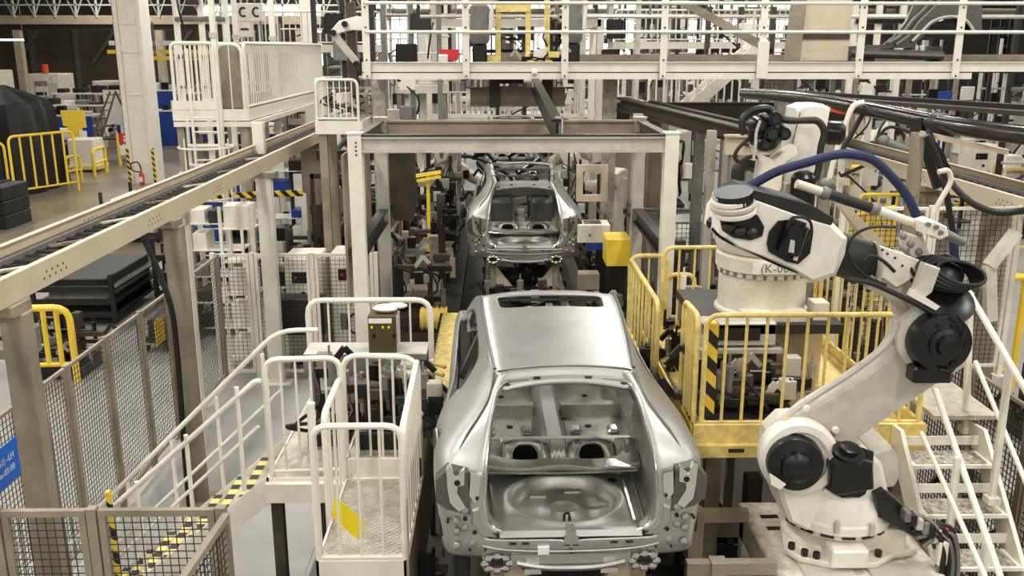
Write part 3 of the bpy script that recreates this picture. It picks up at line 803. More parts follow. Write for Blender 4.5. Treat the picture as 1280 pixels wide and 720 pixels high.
# side rail stepping down toward the near end
t = thing('platform_rail', 'cream side rail facing the car, sloping down toward the near end', 'railing', (-.70, 6.15, DZ))
part('top_rail', MB().tube(fillet([(-.70, 7.55, DZ), (-.70, 7.55, DZ + 1.1), (-.70, 6.22, DZ + 1.02), (-.70, 6.18, DZ)], .1), .026, 8), CREAM, t)
balusters(t, CREAM, spread((-.70, 7.55, DZ), (-.70, 6.2, DZ), 7), 1.03)
t = thing('platform_rail', 'second cream side rail facing the car, beyond the middle rail', 'railing', (-.70, 7.6, DZ))
part('top_rail', MB().tube(fillet([(-.70, 9.3, DZ), (-.70, 9.3, DZ + .5), (-.70, 7.65, DZ + .5), (-.70, 7.65, DZ)], .08), .024, 8), CREAM, t)
balusters(t, CREAM, spread((-.70, 9.3, DZ), (-.70, 7.65, DZ), 6), .5)
t = thing('platform_rail', 'low cream inner rail on the left edge of the near deck', 'railing', (-1.37, 6.2, DZ))
part('top_rail', MB().tube(fillet([(-1.37, 7.5, DZ - .2), (-1.37, 7.5, DZ + .95), (-1.37, 6.75, DZ + .92), (-1.37, 6.75, DZ - .3)], .1), .028, 8), CREAM, t)
balusters(t, CREAM, spread((-1.37, 7.5, DZ - .1), (-1.37, 6.75, DZ - .1), 3), 1.02)
part('stub_post', MB().tube([(-1.37, 6.3, DZ - .4), (-1.37, 6.3, DZ + 1.2)], .03, 8), CREAM, t)
# yellow tag
tg = MB().prism([(-1.22, 2.28), (-1.05, 2.12), (-1.0, 2.04), (-1.06, 1.92), (-1.20, 2.06), (-1.245, 2.12)], 6.24, 6.246)
solo('hanging_tag', tg, SIGNY, 'bright yellow plastic tag dangling behind the near platform rail', 'tag')

# stair down to the floor at the left of the platform
st = thing('platform_stair', 'cream steel stair with black striped treads going down from the platform', 'stair', (-2.06, 7.6, 0))
ang = .9
sx0, sx1 = -2.06, -4.02
for y in (7.52, 8.42):
    part('stringer', MB().prism([(sx0, DZ + .02), (sx0, DZ - .26), (sx1 - .1, -.0), (sx1 - .1, .12)], y - .015, y + .015), CREAM, st)
n = 8
for i in range(n):
    z = DZ - (i + 1) * DZ / (n + 1); x = sx0 + (sx1 - sx0) * (i + .55) / n
    part('tread', MB().box(x - .13, x + .13, 7.54, 8.40, z - .03, z), CHECK, st)
    part('tread_nosing', MB().box(x - .14, x - .06, 7.56, 8.38, z + .0005, z + .004), HAZW, st)
for y, nm in ((7.52, 'near'), (8.42, 'far')):
    top = DZ + 1.02
    part('handrail', MB().tube(fillet([(-1.72 if nm == 'far' else -2.05, y, top + (.08 if nm == 'far' else -.1)), (-2.1, y, top + (.08 if nm == 'far' else -.1)), (-4.0, y, 1.05), (-4.25, y, .95)], .2), .024, 8), CREAM, st)
    part('middle_rail', MB().tube([(-2.1, y, top - .52), (-4.0, y, .52)], .017, 8), CREAM, st)
    for k in range(4):
        f = (k + .35) / 4; x = -2.1 + (-4.0 + 2.1) * f; zt = top + (1.05 - top) * f
        part('rail_post', MB().tube([(x, y, zt - .98), (x, y, zt)], .02, 8), CREAM, st)
sp = thing('striped_bollard', 'slim yellow and black striped post at the stair foot', 'post', (-3.42, 7.4, 0))
part('pole', MB().tube([(-3.42, 7.4, 0), (-3.42, 7.4, 1.75)], .028, 8), HAZ, sp)

# brown box, its shelf and the gear on the platform
t = thing('machine_shelf', 'grey steel shelf across the far end of the platform', 'shelf', (-1.9, 9.0, DZ))
part('shelf_top', MB().box(-1.95, -.72, 8.75, 9.15, 2.50, 2.54), PALE, t)
part('shelf_front', MB().box(-1.95, -.72, 8.74, 8.76, 2.32, 2.54), GREY, t)
for x in (-1.9, -.76): part('shelf_leg', MB().box(x - .03, x + .03, 8.9, 9.0, DZ + .18, 2.50), GREY, t)
t = thing('control_box', 'olive brown control box with label strip on the grey shelf', 'control box', (-1.1, 8.8, 2.54))
part('box_body', MB().cbox(-1.30, -1.02, 8.80, 9.05, 2.54, 2.93, .015), OLIVE, t)
part('box_side', MB().box(-1.02, -1.005, 8.82, 9.04, 2.55, 2.91), PALE, t)
part('label_strip', MB().box(-1.29, -1.06, 8.793, 8.80, 2.85, 2.90), PAPER, t)
for x in (-1.26, -1.15, -1.09): part('indicator', MB().cyl((x, 8.785, 2.81), (x, 8.80, 2.81), .012, n=8), SIGNY, t)
for sx_ in (-1.24, -1.04): part('latch', MB().box(sx_ - .012, sx_ + .012, 8.79, 8.80, 2.70, 2.74), BLACK, t)
solo('crumpled_bag', MB().ball((-1.13, 8.93, 2.97), .13, .10, .04, 10, 6).ball((-1.02, 8.95, 2.99), .11, .07, .03, 8, 5), PAPER, 'white crumpled bag lying on top of the olive box', 'bag')

t = thing('steel_column', 'cream conveyor post standing just before the caged white cabinets', 'column', (-3.75, 14.85, 0))
part('shaft', MB().box(-3.87, -3.63, 14.72, 14.88, 0, 3.5), CREAM, t)
part('cap_plate', MB().box(-3.95, -3.55, 14.68, 14.92, 3.5, 3.585), TAUPE, t)
part('foot_plate', MB().box(-4.0, -3.5, 14.62, 14.92, 0, .02), CREAM, t)

# ================================================================== yellow railed robot platform on the right
PZ = 2.2
yp = thing('robot_platform', 'yellow railed platform carrying the rear white robot on posts', 'platform', (2.7, 8.4, 0))
x0, x1, y0, y1 = 1.70, 3.74, 7.45, 10.3
part('deck_plate', MB().box(x0 + .03, x1 - .03, y0 + .03, y1, PZ - .03, PZ), YELD, yp)
part('front_beam', MB().box(x0, x1, y0 - .02, y0 + .02, PZ - .06, PZ + .12), YELW, yp)
part('front_lip', MB().box(x0 - .04, x1, y0 - .08, y0, PZ - .16, PZ - .05), YELW, yp)
part('side_beam', MB().box(x0 - .02, x0 + .02, y0, y1, PZ - .16, PZ + .10), HAZ, yp)
part('side_beam', MB().box(x1 - .02, x1 + .02, y0, y1, PZ - .16, PZ + .10), YELW, yp)
for k in (.30, 1.62): part('slot', MB().box(x0 + k, x0 + k + .14, y0 - .083, y0 - .08, PZ - .11, PZ - .075), BLACK, yp)
for x, y in ((1.95, 7.7), (3.0, 7.7), (3.62, 7.6), (1.95, 10), (3.6, 10)):
    part('support_post', MB().box(x - .07, x + .07, y - .07, y + .07, 0, PZ - .12), TAUPE, yp)
part('cross_beam', MB().box(1.88, 3.7, 7.66, 7.74, 1.1, 1.28), TAUPE, yp)
part('cross_beam', MB().box(1.91, 1.99, 7.7, 10, 1.1, 1.28), TAUPE, yp)
hoop_rail('yellow_rail', 'long yellow guard rail along the front of the robot platform', 'railing', (1.78, 7.5), (3.70, 7.5), PZ + .1, 1.0, YELW, 10, r=.024, low=.02, rb=.014)
t = thing('yellow_rail', 'short yellow side rail at the platform corner facing the car', 'railing', (1.72, 7.5, PZ))
part('top_rail', MB().tube(fillet([(1.72, 7.55, PZ - .1), (1.72, 7.55, PZ + 1.08), (1.70, 8.05, PZ + 1.08), (1.70, 8.05, PZ - .1)], .1), .024, 8), YELW, t)
balusters(t, YELW, spread((1.72, 7.6, PZ), (1.70, 8.0, PZ), 3), 1.06, .014)
t = thing('corner_guard', 'square post wrapped in yellow and black tape at the platform corner', 'post', (1.84, 7.58, PZ))
part('post', MB().cbox(1.79, 1.90, 7.53, 7.63, PZ + .1, PZ + 1.02, .012), HAZ, t)
t = hoop_rail('yellow_rail', 'yellow side rail on the stair side of the robot platform', 'railing', (3.72, 7.55), (3.72, 10.2), PZ, 1.1, YELW, 12, r=.024, low=.1, rb=.013)
t = hoop_rail('yellow_rail', 'yellow rail at the back of the robot platform', 'railing', (1.9, 10.25), (3.68, 10.25), PZ, 1.1, YELW, 9, r=.024, low=.1, rb=.013)
# things lying about on the deck
t = thing('equipment_box', 'pale grey equipment box on legs behind the front yellow rail', 'box', (2.3, 8.4, PZ))
part('box_body', MB().cbox(1.95, 2.66, 8.35, 8.58, PZ + .55, PZ + .78, .02), PALE, t)
part('box_window', MB().box(2.05, 2.5, 8.34, 8.35, PZ + .6, PZ + .72), DGREY, t)
part('box_tray', MB().box(1.9, 2.72, 8.3, 8.58, PZ + .48, PZ + .52), PALE, t)
for x in (1.95, 2.66): part('leg', MB().box(x - .03, x + .03, 8.4, 8.5, PZ, PZ + .48), DGREY, t)
# tall yellow gates between the car and the platform
def side_gate(label, xa, ya, yb, z0, h, nb, kick, m=YELW):
    t = thing('yellow_gate', label, 'railing', (xa, ya, z0))
    part('top_rail', MB().tube(fillet([(xa, ya, z0), (xa, ya, z0 + h), (xa, yb, z0 + h), (xa, yb, z0)], .12), .027, 8), m, t)
    balusters(t, m, spread((xa, ya, z0 + .1), (xa, yb, z0 + .1), nb), h - .1, .016)
    part('kick_plate', MB().box(xa - .012, xa + .012, ya, yb, z0, z0 + kick), m, t)
    return t
side_gate('yellow side gate with kick plate standing along the car, beyond its roof', 1.66, 9.15, 11.2, 1.85, 1.1, 7, .2)
hoop_rail('yellow_gate', 'yellow hoop gate closing the far end of the yellow side gate', 'railing', (1.68, 11.3), (2.14, 11.3), 1.85, 1.12, YELW, 1, r=.03, low=None)
hoop_rail('yellow_gate', 'lower yellow hoop rail next to the far hoop gate, before the posts', 'railing', (2.16, 11.4), (2.52, 11.4), 1.6, 1.1, YELW, 1, r=.03, low=.15)
t = thing('gangway', 'narrow dark steel gangway under the yellow side gate', 'gangway', (1.9, 10.2, 0))
part('deck_plate', MB().box(1.64, 2.6, 9.0, 11.6, 1.78, 1.85), DGREY, t)
for x, y in ((1.72, 9.1), (2.5, 9.1), (1.72, 11.5), (2.5, 11.5)): part('support_post', MB().box(x - .04, x + .04, y - .04, y + .04, 0, 1.78), TAUPE, t)

# ================================================================== rear robot on its pedestal
t = thing('robot_pedestal', 'beige boxed pedestal with dark top plate under the rear robot', 'pedestal', (2.66, 8.95, PZ))
part('pedestal_body', MB().cbox(2.18, 3.05, 8.6, 9.5, PZ, 2.86, .02), TAUPE, t)
part('pedestal_side', MB().box(3.05, 3.25, 8.75, 9.3, PZ, 2.8), BEIGE, t)
part('top_plate', MB().box(1.95, 3.3, 8.35, 9.7, 2.86, 2.95), DGREY, t)
ra = thing('industrial_robot', 'big white robot on the yellow platform pedestal, upright arm with black head', 'robot', (2.66, 8.95, 2.95))
b = MB().lathe([(.46, 0), (.46, .03), (.43, .05), (.43, .38), (.45, .40), (.45, .44), (.47, .45), (.47, .58), (.45, .60), (.40, .62)], (2.66, 8.95, 2.95), n=32)
part('base', b, WHITEW, ra)
for k in range(14):
    a = -2.9 + k * .22
    part_at('flange_bolt', shared('flange_bolt', GREY, lambda b: b.cyl((0, 0, -.02), (0, 0, .03), .016, n=6)), ra, (2.66 + .455 * cos(a), 8.95 + .455 * sin(a), 3.37))
part('base_foot', MB().box(2.35, 2.97, 8.45, 8.6, 2.95, 3.05).box(3.05, 3.2, 8.5, 8.7, 2.95, 3.12), WHITEW, ra)
part('id_plate', MB().box(2.42, 2.95, 8.462, 8.475, 3.42, 3.53), WHITE, ra)
text_part('(K-007', .12, (2.66, 8.458, 3.472), (radians(90), 0, 0), GREY, ra)
part('turret', MB().lathe([(.46, 0), (.48, .05), (.48, .3), (.40, .42), (.2, .45)], (2.66, 8.95, 3.57), n=28), WHITEW, ra)
part('turret_motor', MB().lathe([(.12, 0), (.12, .3), (.09, .34), (.05, .36)], (2.95, 8.8, 4.0), n=16), BLACK, ra)
pa = [(2.74, 3.92), (2.81, 4.14), (2.86, 4.38), (2.88, 4.67), (2.89, 4.94), (2.99, 4.98), (3.15, 4.98), (3.23, 4.94), (3.21, 4.73), (3.21, 4.46), (3.16, 4.22), (3.17, 3.91)]
part('upper_arm', MB().prism(pa, 9.0, 9.36, inset=.03), WHITE, ra)
part('arm_seam', MB().bar((2.84, 8.995, 4.42), (2.93, 8.995, 4.9), .01, .012), GREY, ra)
part('arm_box', MB().cbox(*(2.79, 2.91, 8.9, 9.0, 4.09, 4.23), .01), GWHITE, ra)
hc = (2.58, 8.9, 4.72)
b = MB()
part('wrist_head', MB().ball(hc, .17, .2, .19, 14, 10), BLACK, ra)
for dx, dz, r in ((-.12, .08, .10), (.02, .14, .11), (.12, .0, .10), (-.06, -.1, .10), (.0, .0, .13)):
    part('head_motor', MB().cyl((hc[0] + dx, hc[1] - .05, hc[2] + dz), (hc[0] + dx, hc[1] - .22, hc[2] + dz), r * .8, r * .6, 12), BLACK, ra)
    part('motor_cap', MB().cyl((hc[0] + dx, hc[1] - .22, hc[2] + dz), (hc[0] + dx, hc[1] - .235, hc[2] + dz), r * .35, n=10), DGREY, ra)
part('wrist_fork', MB().prism([(2.43, 4.61), (2.53, 4.52), (2.63, 4.47), (2.72, 4.55), (2.83, 4.61), (2.86, 4.53), (2.74, 4.44), (2.73, 4.19), (2.66, 4.08), (2.55, 4.08), (2.49, 4.19), (2.51, 4.44)], 8.75, 8.95, inset=.02), WHITEW, ra)
part('head_cable', MB().tube(curve_pts([(2.45, 8.65, 4.85), (2.42, 8.65, 4.74), (2.42, 8.65, 4.62), (2.41, 8.65, 4.48)], 6), .014, 6), PALE, ra)
part('head_hose', MB().tube(curve_pts([(2.35, 8.8, 4.71), (2.32, 8.8, 4.84), (2.41, 8.8, 4.93), (2.56, 8.8, 4.95), (2.65, 8.8, 4.87), (2.76, 8.8, 4.84), (2.91, 8.8, 4.84), (3.04, 8.8, 4.83), (3.11, 8.8, 4.73), (3.09, 8.8, 4.58), (3.08, 8.8, 4.35), (3.01, 8.8, 4.19)], 6), .035, 8), DGREY, ra)
part('loop_hose', MB().tube(curve_pts([(2.42, 8.8, 4.68), (2.31, 8.8, 4.59), (2.27, 8.8, 4.5), (2.32, 8.8, 4.45), (2.44, 8.8, 4.5), (2.59, 8.8, 4.46)], 6), .02, 8), BLACKM, ra)
part('side_motor', MB().lathe([(.10, 0), (.12, .05), (.12, .16), (.07, .2)], (3.25, 9.2, 4.69), (1, -.3, 0), 14), BLACK, ra)
for k, (u, v) in enumerate(((925,205),(955,225),(975,225))): pass
part('lower_hose', MB().tube(curve_pts([(2.39, 9.1, 4.23), (2.4, 9.1, 4.35), (2.51, 9.1, 4.39), (2.62, 9.1, 4.33), (2.75, 9.1, 4.27), (2.82, 9.1, 4.15)], 6), .07, 10), DGREY, ra)

# ================================================================== front robot on its steel bench
rb_t = thing('steel_bench', 'cream steel bench with chip dust and holes under the nearest robot', 'bench', (2.9, 6.8, 0))
part('bench_top', MB().cbox(2.12, 3.42, 5.6, 7.4, 1.54, 1.6, .015), CREAMW, rb_t)
part('bench_apron', MB().box(2.14, 2.17, 5.62, 7.38, 1.30, 1.54), CREAMW, rb_t)
part('bench_apron', MB().box(2.14, 3.40, 5.62, 5.65, 1.30, 1.54), CREAMW, rb_t)
for x in (2.2, 3.34):
    for y in (5.7, 7.3): part('leg', MB().box(x - .06, x + .06, y - .06, y + .06, 0, 1.54), CREAMW, rb_t)
part('base_plate', MB().cbox(2.33, 2.72, 6.0, 6.4, 1.6, 1.625, .01), PALE, rb_t)
part('base_plate', MB().cbox(2.84, 3.3, 5.95, 6.35, 1.6, 1.625, .01), PALE, rb_t)
for y in (6.9, 7.1): part('service_slot', MB().box(2.25, 2.40, y, y + .06, 1.6, 1.603), DGREY, rb_t)
rb = thing('industrial_robot', 'nearest white robot leaning out beside the car, black motors at shoulder and elbow', 'robot', (2.72, 6.72, 1.6))
bc = (2.72, 6.75)
part('base', MB().lathe([(.30, .02), (.40, .03), (.40, .10), (.36, .12), (.36, .2), (.42, .22), (.42, .26)], (bc[0], bc[1], 1.6), n=32), WHITEW, rb)
part('base_flange', MB().prism([(2.26, 6.50), (2.33, 6.36), (2.55, 6.26), (2.9, 6.26), (3.1, 6.4), (3.3, 6.45), (3.34, 6.85), (3.1, 7.1), (2.4, 7.1)], 1.625, 1.675, 'z', .01), WHITEW, rb)
part('base_front_box', MB().cbox(2.54, 2.82, 6.22, 6.4, 1.66, 1.80, .015), WHITE, rb)
part('base_side_box', MB().prism([(2.84, 1.87), (3.19, 1.87), (3.19, 1.61), (2.82, 1.63)], 6.42, 6.9, inset=.015), WHITEW, rb)
for x, y in ((2.31, 6.48), (2.38, 6.38), (2.46, 6.34), (2.95, 6.36)):
    part_at('anchor_bolt', shared('anchor_bolt', BLACK, lambda b: b.cyl((0, 0, 0), (0, 0, .05), .028, n=6)), rb, (x, y, 1.675))
for k in range(7):
    a = -2.75 + k * .37
    part_at('index_block', shared('index_block', BLACK, lambda b: b.box(-.05, .05, -.012, .012, -.02, .02)), rb, (bc[0] + .425 * cos(a), bc[1] + .425 * sin(a), 1.86), (0, 0, a + pi / 2))
part('turntable', MB().lathe([(.42, 0), (.445, .02), (.445, .08), (.43, .10), (.43, .18), (.36, .3), (.25, .34)], (bc[0], bc[1], 1.85), n=32), WHITE, rb)
tp = [(2.18, 2.13), (2.26, 1.93), (2.47, 1.82), (2.73, 1.77), (2.95, 1.82), (3.02, 1.99), (3.0, 2.22), (2.94, 2.42), (2.82, 2.53), (2.7, 2.48), (2.68, 2.34), (2.59, 2.58), (2.43, 2.69), (2.24, 2.68), (2.13, 2.56), (2.11, 2.38)]
part('turret', MB().prism(tp, 6.42, 6.95, inset=.03), WHITE, rb)
part('turret_back', MB().prism([(2.89, 2.48), (3.03, 2.53), (3.09, 2.44), (3.12, 2.27), (3.09, 2.19), (3.0, 2.17), (2.99, 1.92), (2.92, 1.85)], 6.5, 6.9, inset=.02), GWHITE, rb)
part('turret_stop', MB().cbox(2.57, 2.61, 6.30, 6.34, 1.90, 2.0, .008), PALE, rb)
part('turret_stop', MB().cbox(2.84, 2.88, 6.30, 6.34, 1.88, 1.98, .008), PALE, rb)
# motor in its recess
part('motor_recess', MB().prism([(2.47, 2.27), (2.47, 2.49), (2.55, 2.62), (2.66, 2.6), (2.85, 2.53), (2.86, 2.3), (2.81, 2.16), (2.69, 2.12), (2.54, 2.17)], 6.405, 6.43), BLACK, rb)
part('slew_motor', MB().prism([(2.49, 2.32), (2.49, 2.48), (2.57, 2.57), (2.8, 2.51), (2.83, 2.28), (2.55, 2.23)], 6.28, 6.42, inset=.015), BLACK, rb)
mc = (2.61, 6.3, 2.58)
part('motor_cap', MB().lathe([(.12, 0), (.12, .03), (.075, .035), (.075, .075), (.06, .08)], (mc[0], mc[1], mc[2] - .02), (0.05, -.25, 1), 20), BLACK, rb)
part('recess_lip', MB().tube(curve_pts([(2.49, 6.4, 2.23), (2.59, 6.4, 2.16), (2.72, 6.4, 2.12), (2.82, 6.4, 2.17)], 5), .018, 6), WHITE, rb)
# shoulder
sc = (2.22, 6.4, 2.45)
part('shoulder_ring', MB().lathe([(.30, 0), (.30, .10), (.27, .14), (.215, .14), (.215, .10)], (sc[0] + .08, 6.52, sc[2] + .02), (-.12, -1, 0.1), 32), WHITE, rb)
part('shoulder_motor', MB().lathe([(.215, 0), (.215, .06), (.20, .12), (.12, .14), (.11, .2), (.07, .22), (.04, .225)], (sc[0] + .03, 6.43, sc[2] + .01), (-.15, -1, 0.1), 28), BLACK, rb)
part('shoulder_tag', MB().prism([(2.0, 2.46), (2.06, 2.42), (2.13, 2.37), (2.09, 2.33), (2.02, 2.37)], 6.2, 6.215), WHITE, rb)
# lower arm: broad tapered casting
la = [(2.16, 2.6), (2.36, 2.79), (2.73, 3.05), (2.95, 3.23), (3.03, 3.36), (3.05, 3.5), (3.12, 3.57), (3.31, 3.59), (3.5, 3.5), (3.58, 3.33), (3.54, 3.16), (3.35, 3.03), (2.76, 2.56), (2.59, 2.33), (2.41, 2.21), (2.22, 2.33)]
part('lower_arm', MB().prism(la, 6.54, 6.80, inset=.025), GWHITE, rb)
part('arm_edge', MB().tube(curve_pts([(2.15, 6.56, 2.7), (2.32, 6.56, 2.86), (2.67, 6.56, 3.11), (2.88, 6.56, 3.29), (2.97, 6.56, 3.42), (2.98, 6.56, 3.53)], 5), .03, 8), PALE, rb)
part('arm_cover', MB().prism([(2.3, 2.69), (2.42, 2.72), (2.59, 2.62), (2.56, 2.58), (2.42, 2.64), (2.33, 2.63)], 6.515, 6.545), GREY, rb)
for u_, (x, z) in enumerate([(2.35, 2.84), (2.59, 2.66)]):
    part('pivot_bolt', MB().lathe([(.03, 0), (.03, .03), (.02, .04)], (x, 6.55, z), (0, -1, 0), 12), WHITE, rb)
for x, z in [(2.2, 2.75), (2.3, 2.72), (2.4, 2.7)]:
    part('ring_bolt', MB().cyl((x, 6.54, z), (x, 6.50, z), .022, n=6), YELW, rb)
# elbow motor
ec = (3.23, 6.5, 3.4)
part('elbow_ring', MB().lathe([(.26, 0), (.26, .07), (.23, .09)], (ec[0], 6.56, ec[2]), (0, -1, .08), 32), GWHITE, rb)
part('elbow_motor', MB().lathe([(.225, 0), (.235, .05), (.215, .14), (.12, .16), (.12, .19), (.085, .20), (.08, .25), (.04, .26)], (ec[0] + .02, 6.49, ec[2]), (0, -1, .08), 28), BLACK, rb)
for k in range(10):
    a = 2 * pi * k / 10
    part_at('motor_bolt', shared('motor_bolt', DGREY, lambda b: b.cyl((0, 0, 0), (0, -.03, 0), .013, n=6)), rb, (ec[0] + .02 + .165 * cos(a), 6.355, ec[2] + .165 * sin(a)))
part('elbow_plug', MB().cbox(ec[0] - .17, ec[0] + .12, 6.34, 6.5, ec[2] - .29, ec[2] - .17, .02), BLACK, rb)
part('elbow_cable', MB().tube(curve_pts([(3.22, 6.3, 3.23), (3.31, 6.3, 3.22), (3.34, 6.3, 3.3), (3.35, 6.3, 3.43), (3.37, 6.3, 3.55), (3.3, 6.3, 3.64)], 6), .012, 6), BLACKM, rb)
# forearm: bracket, black tube, long white casting
part('forearm_bracket', MB().prism([(2.86, 4.07), (3.22, 3.94), (3.29, 3.81), (3.4, 3.77), (3.44, 3.62), (3.27, 3.51), (3.14, 3.46), (3.1, 3.61), (3.0, 3.7), (2.84, 3.78)], 6.62, 7.02, inset=.02), GWHITE, rb)
part('bracket_plate', MB().prism([(2.8, 4.1), (3.11, 3.99), (3.08, 3.85), (2.96, 3.78), (2.84, 3.86), (2.84, 3.98)], 6.56, 6.62, inset=.01), WHITEW, rb)
for x, z in [(2.82, 4.07), (2.86, 4.04), (2.92, 4.01), (2.98, 3.95), (2.86, 3.96)]:
    part('plate_bolt', MB().cyl((x, 6.565, z), (x, 6.55, z), .009, n=6), BLACK, rb)
part('elbow_fairing', MB().tube(curve_pts([(2.79, 6.68, 3.8), (2.92, 6.68, 3.74), (3.03, 6.68, 3.67), (3.09, 6.68, 3.57), (3.08, 6.68, 3.44), (3.0, 6.68, 3.32)], 5), .055, 8), GWHITE, rb)
ta = (2.53, 6.85, 4.0); tb = (2.97, 6.85, 3.86)
part('forearm_tube', MB().cyl(ta, tb, .165, .17, 28), DGREY, rb)
part('tube_seam', MB().tube([(ta[0] + (tb[0] - ta[0]) * .62 + .168 * cos(a) * .32, ta[1] + .168 * sin(a), ta[2] + (tb[2] - ta[2]) * .62 + .168 * cos(a) * .95) for a in [2 * pi * k / 24 for k in range(24)]], .006, 5, closed=True), BLACK, rb)
fb = [(1.62, 4.17), (1.63, 4.32), (1.7, 4.42), (1.82, 4.47), (2.04, 4.41), (2.3, 4.32), (2.46, 4.26), (2.57, 4.15), (2.56, 4.02), (2.51, 3.87), (2.35, 3.81), (2.17, 3.9), (1.72, 4.09)]
part('forearm_casting', MB().prism(fb, 6.55, 7.15, inset=.05), WHITE, rb)
part('casting_lip', MB().tube(curve_pts([(1.56, 6.58, 4.23), (1.65, 6.58, 4.15), (1.87, 6.58, 4.05), (2.08, 6.58, 3.95), (2.25, 6.58, 3.89)], 5), .012, 6), BLACK, rb)
part('top_cover', MB().prism([(1.73, 4.47), (1.81, 4.52), (2.03, 4.47), (2.28, 4.4), (2.45, 4.3), (2.43, 4.25), (2.26, 4.3), (1.81, 4.44)], 6.56, 7.1, inset=.01), DGREY, rb)
part('casting_recess', MB().prism([(1.61, 4.3), (1.66, 4.38), (1.8, 4.37), (1.88, 4.33), (1.93, 4.25), (1.92, 4.18), (1.84, 4.15), (1.71, 4.17), (1.63, 4.22)], 6.53, 6.56), BLACK, rb)
part('motor_recess', MB().prism([(1.96, 4.12), (1.97, 4.21), (2.03, 4.29), (2.1, 4.3), (2.24, 4.25), (2.29, 4.2), (2.28, 4.05), (2.2, 3.97), (2.11, 3.99), (1.98, 4.06)], 6.53, 6.56), BLACK, rb)
rc_ = (1.74, 6.5, 4.38)
for k, (dz, r) in enumerate(((.0, .155), (.045, .165), (.085, .15), (.12, .13))):
    part('wrist_disc', MB().lathe([(r * .96, -.018), (r, -.01), (r, .012), (r * .96, .02)], (rc_[0] - .03 - .012 * k, 6.55, rc_[2] + dz - .02), (-.15, -.2, 1), 26), WHITE if k % 2 == 0 else GWHITE, rb)
part('wrist_core', MB().lathe([(.14, -.02), (.14, .15)], (rc_[0] - .03, 6.56, rc_[2] - .02), (-.15, -.2, 1), 20), BLACK, rb)
for u, v_ in enumerate([(1.67, 4.25), (1.75, 4.22), (1.84, 4.21)]):
    part('gear_boss', MB().ball((v_[0], 6.52, v_[1]), .05, .04, .035, 10, 6), DGREY, rb)
m0 = (2.11, 6.45, 4.06); m1 = (2.16, 6.45, 4.27)
part('wrist_motor', MB().cyl((m0[0], 6.50, m0[2]), (m1[0], 6.50, m1[2]), .085, n=16).cyl((m1[0], 6.5, m1[2]), (m1[0] + .01, 6.5, m1[2] + .03), .06, n=14), BLACK, rb)
part('motor_label', MB().prism([(2.09, 4.18), (2.12, 4.17), (2.12, 4.08), (2.08, 4.09)], 6.405, 6.413), PALE, rb)
part('wiring_tag', MB().prism([(2.17, 4.11), (2.2, 4.1), (2.18, 4.0), (2.15, 4.01)], 6.5, 6.51), PAPER, rb)
part('recess_hose', MB().tube(curve_pts([(2.07, 6.42, 4.27), (2.09, 6.42, 4.33), (2.16, 6.42, 4.34), (2.22, 6.42, 4.31), (2.24, 6.42, 4.23), (2.22, 6.42, 4.17)], 6), .012, 6), BLACKM, rb)
part('end_knob', MB().ball((1.64, 6.9, 4.21), .05, .05, .05, 10, 7), BLACK, rb)
# tool side: coils of cable and the black wrist discs
for k, (u_, r) in enumerate(((0, .20), (1, .18), (2, .165), (3, .15), (4, .135), (5, .12))):
    c = (3.27, 6.6, 3.87)
    part('cable_coil', MB().tube([(c[0] + .02 * k + (r + .06) * cos(a), c[1] - .03 * k + .05 * sin(a), c[2] + .01 * k - .28 * r * cos(a) + r * .62 * sin(a)) for a in [2 * pi * i / 26 for i in range(26)]], .014, 6, closed=True), BLACKM, rb)
part('wrist_drum', MB().lathe([(.11, 0), (.13, .04), (.13, .12), (.09, .14)], (c[0] + .04, 6.66, c[2] - .02), (.15, -.8, .5), 24), BLACK, rb)
dc = (3.33, 6.55, 3.67)
part('tool_disc', MB().lathe([(.18, 0), (.20, .02), (.20, .05), (.14, .07), (.08, .075)], dc, (.1, -.6, .75), 28), BLACK, rb)
part('cable_clamp', MB().prism([(3.08, 4.0), (3.2, 3.96), (3.16, 3.78), (3.09, 3.72), (3.02, 3.76)], 6.42, 6.5, inset=.01), GWHITE, rb)
part('cable_clamp', MB().prism([(3.01, 3.81), (3.22, 3.68), (3.19, 3.65), (2.99, 3.76)], 6.40, 6.46), WHITE, rb)
part('arm_conduit', MB().tube(curve_pts([(2.54, 6.42, 3.88), (2.68, 6.42, 3.86), (2.83, 6.42, 3.8), (3.02, 6.42, 3.71), (3.21, 6.42, 3.61)], 5), .02, 8), BLACKM, rb)
part('sagging_cable', MB().tube(curve_pts([(2.85, 6.45, 4.26), (2.68, 6.45, 4.26), (2.56, 6.45, 4.2), (2.52, 6.45, 4.1), (2.57, 6.45, 3.99), (2.69, 6.45, 3.89), (2.83, 6.45, 3.83)], 6), .012, 6), BLACKM, rb)
part('sagging_cable', MB().tube(curve_pts([(2.88, 6.45, 3.93), (2.79, 6.45, 4.01), (2.7, 6.45, 4.05), (2.65, 6.45, 4.0), (2.67, 6.45, 3.92)], 6), .014, 6), BLACKM, rb)
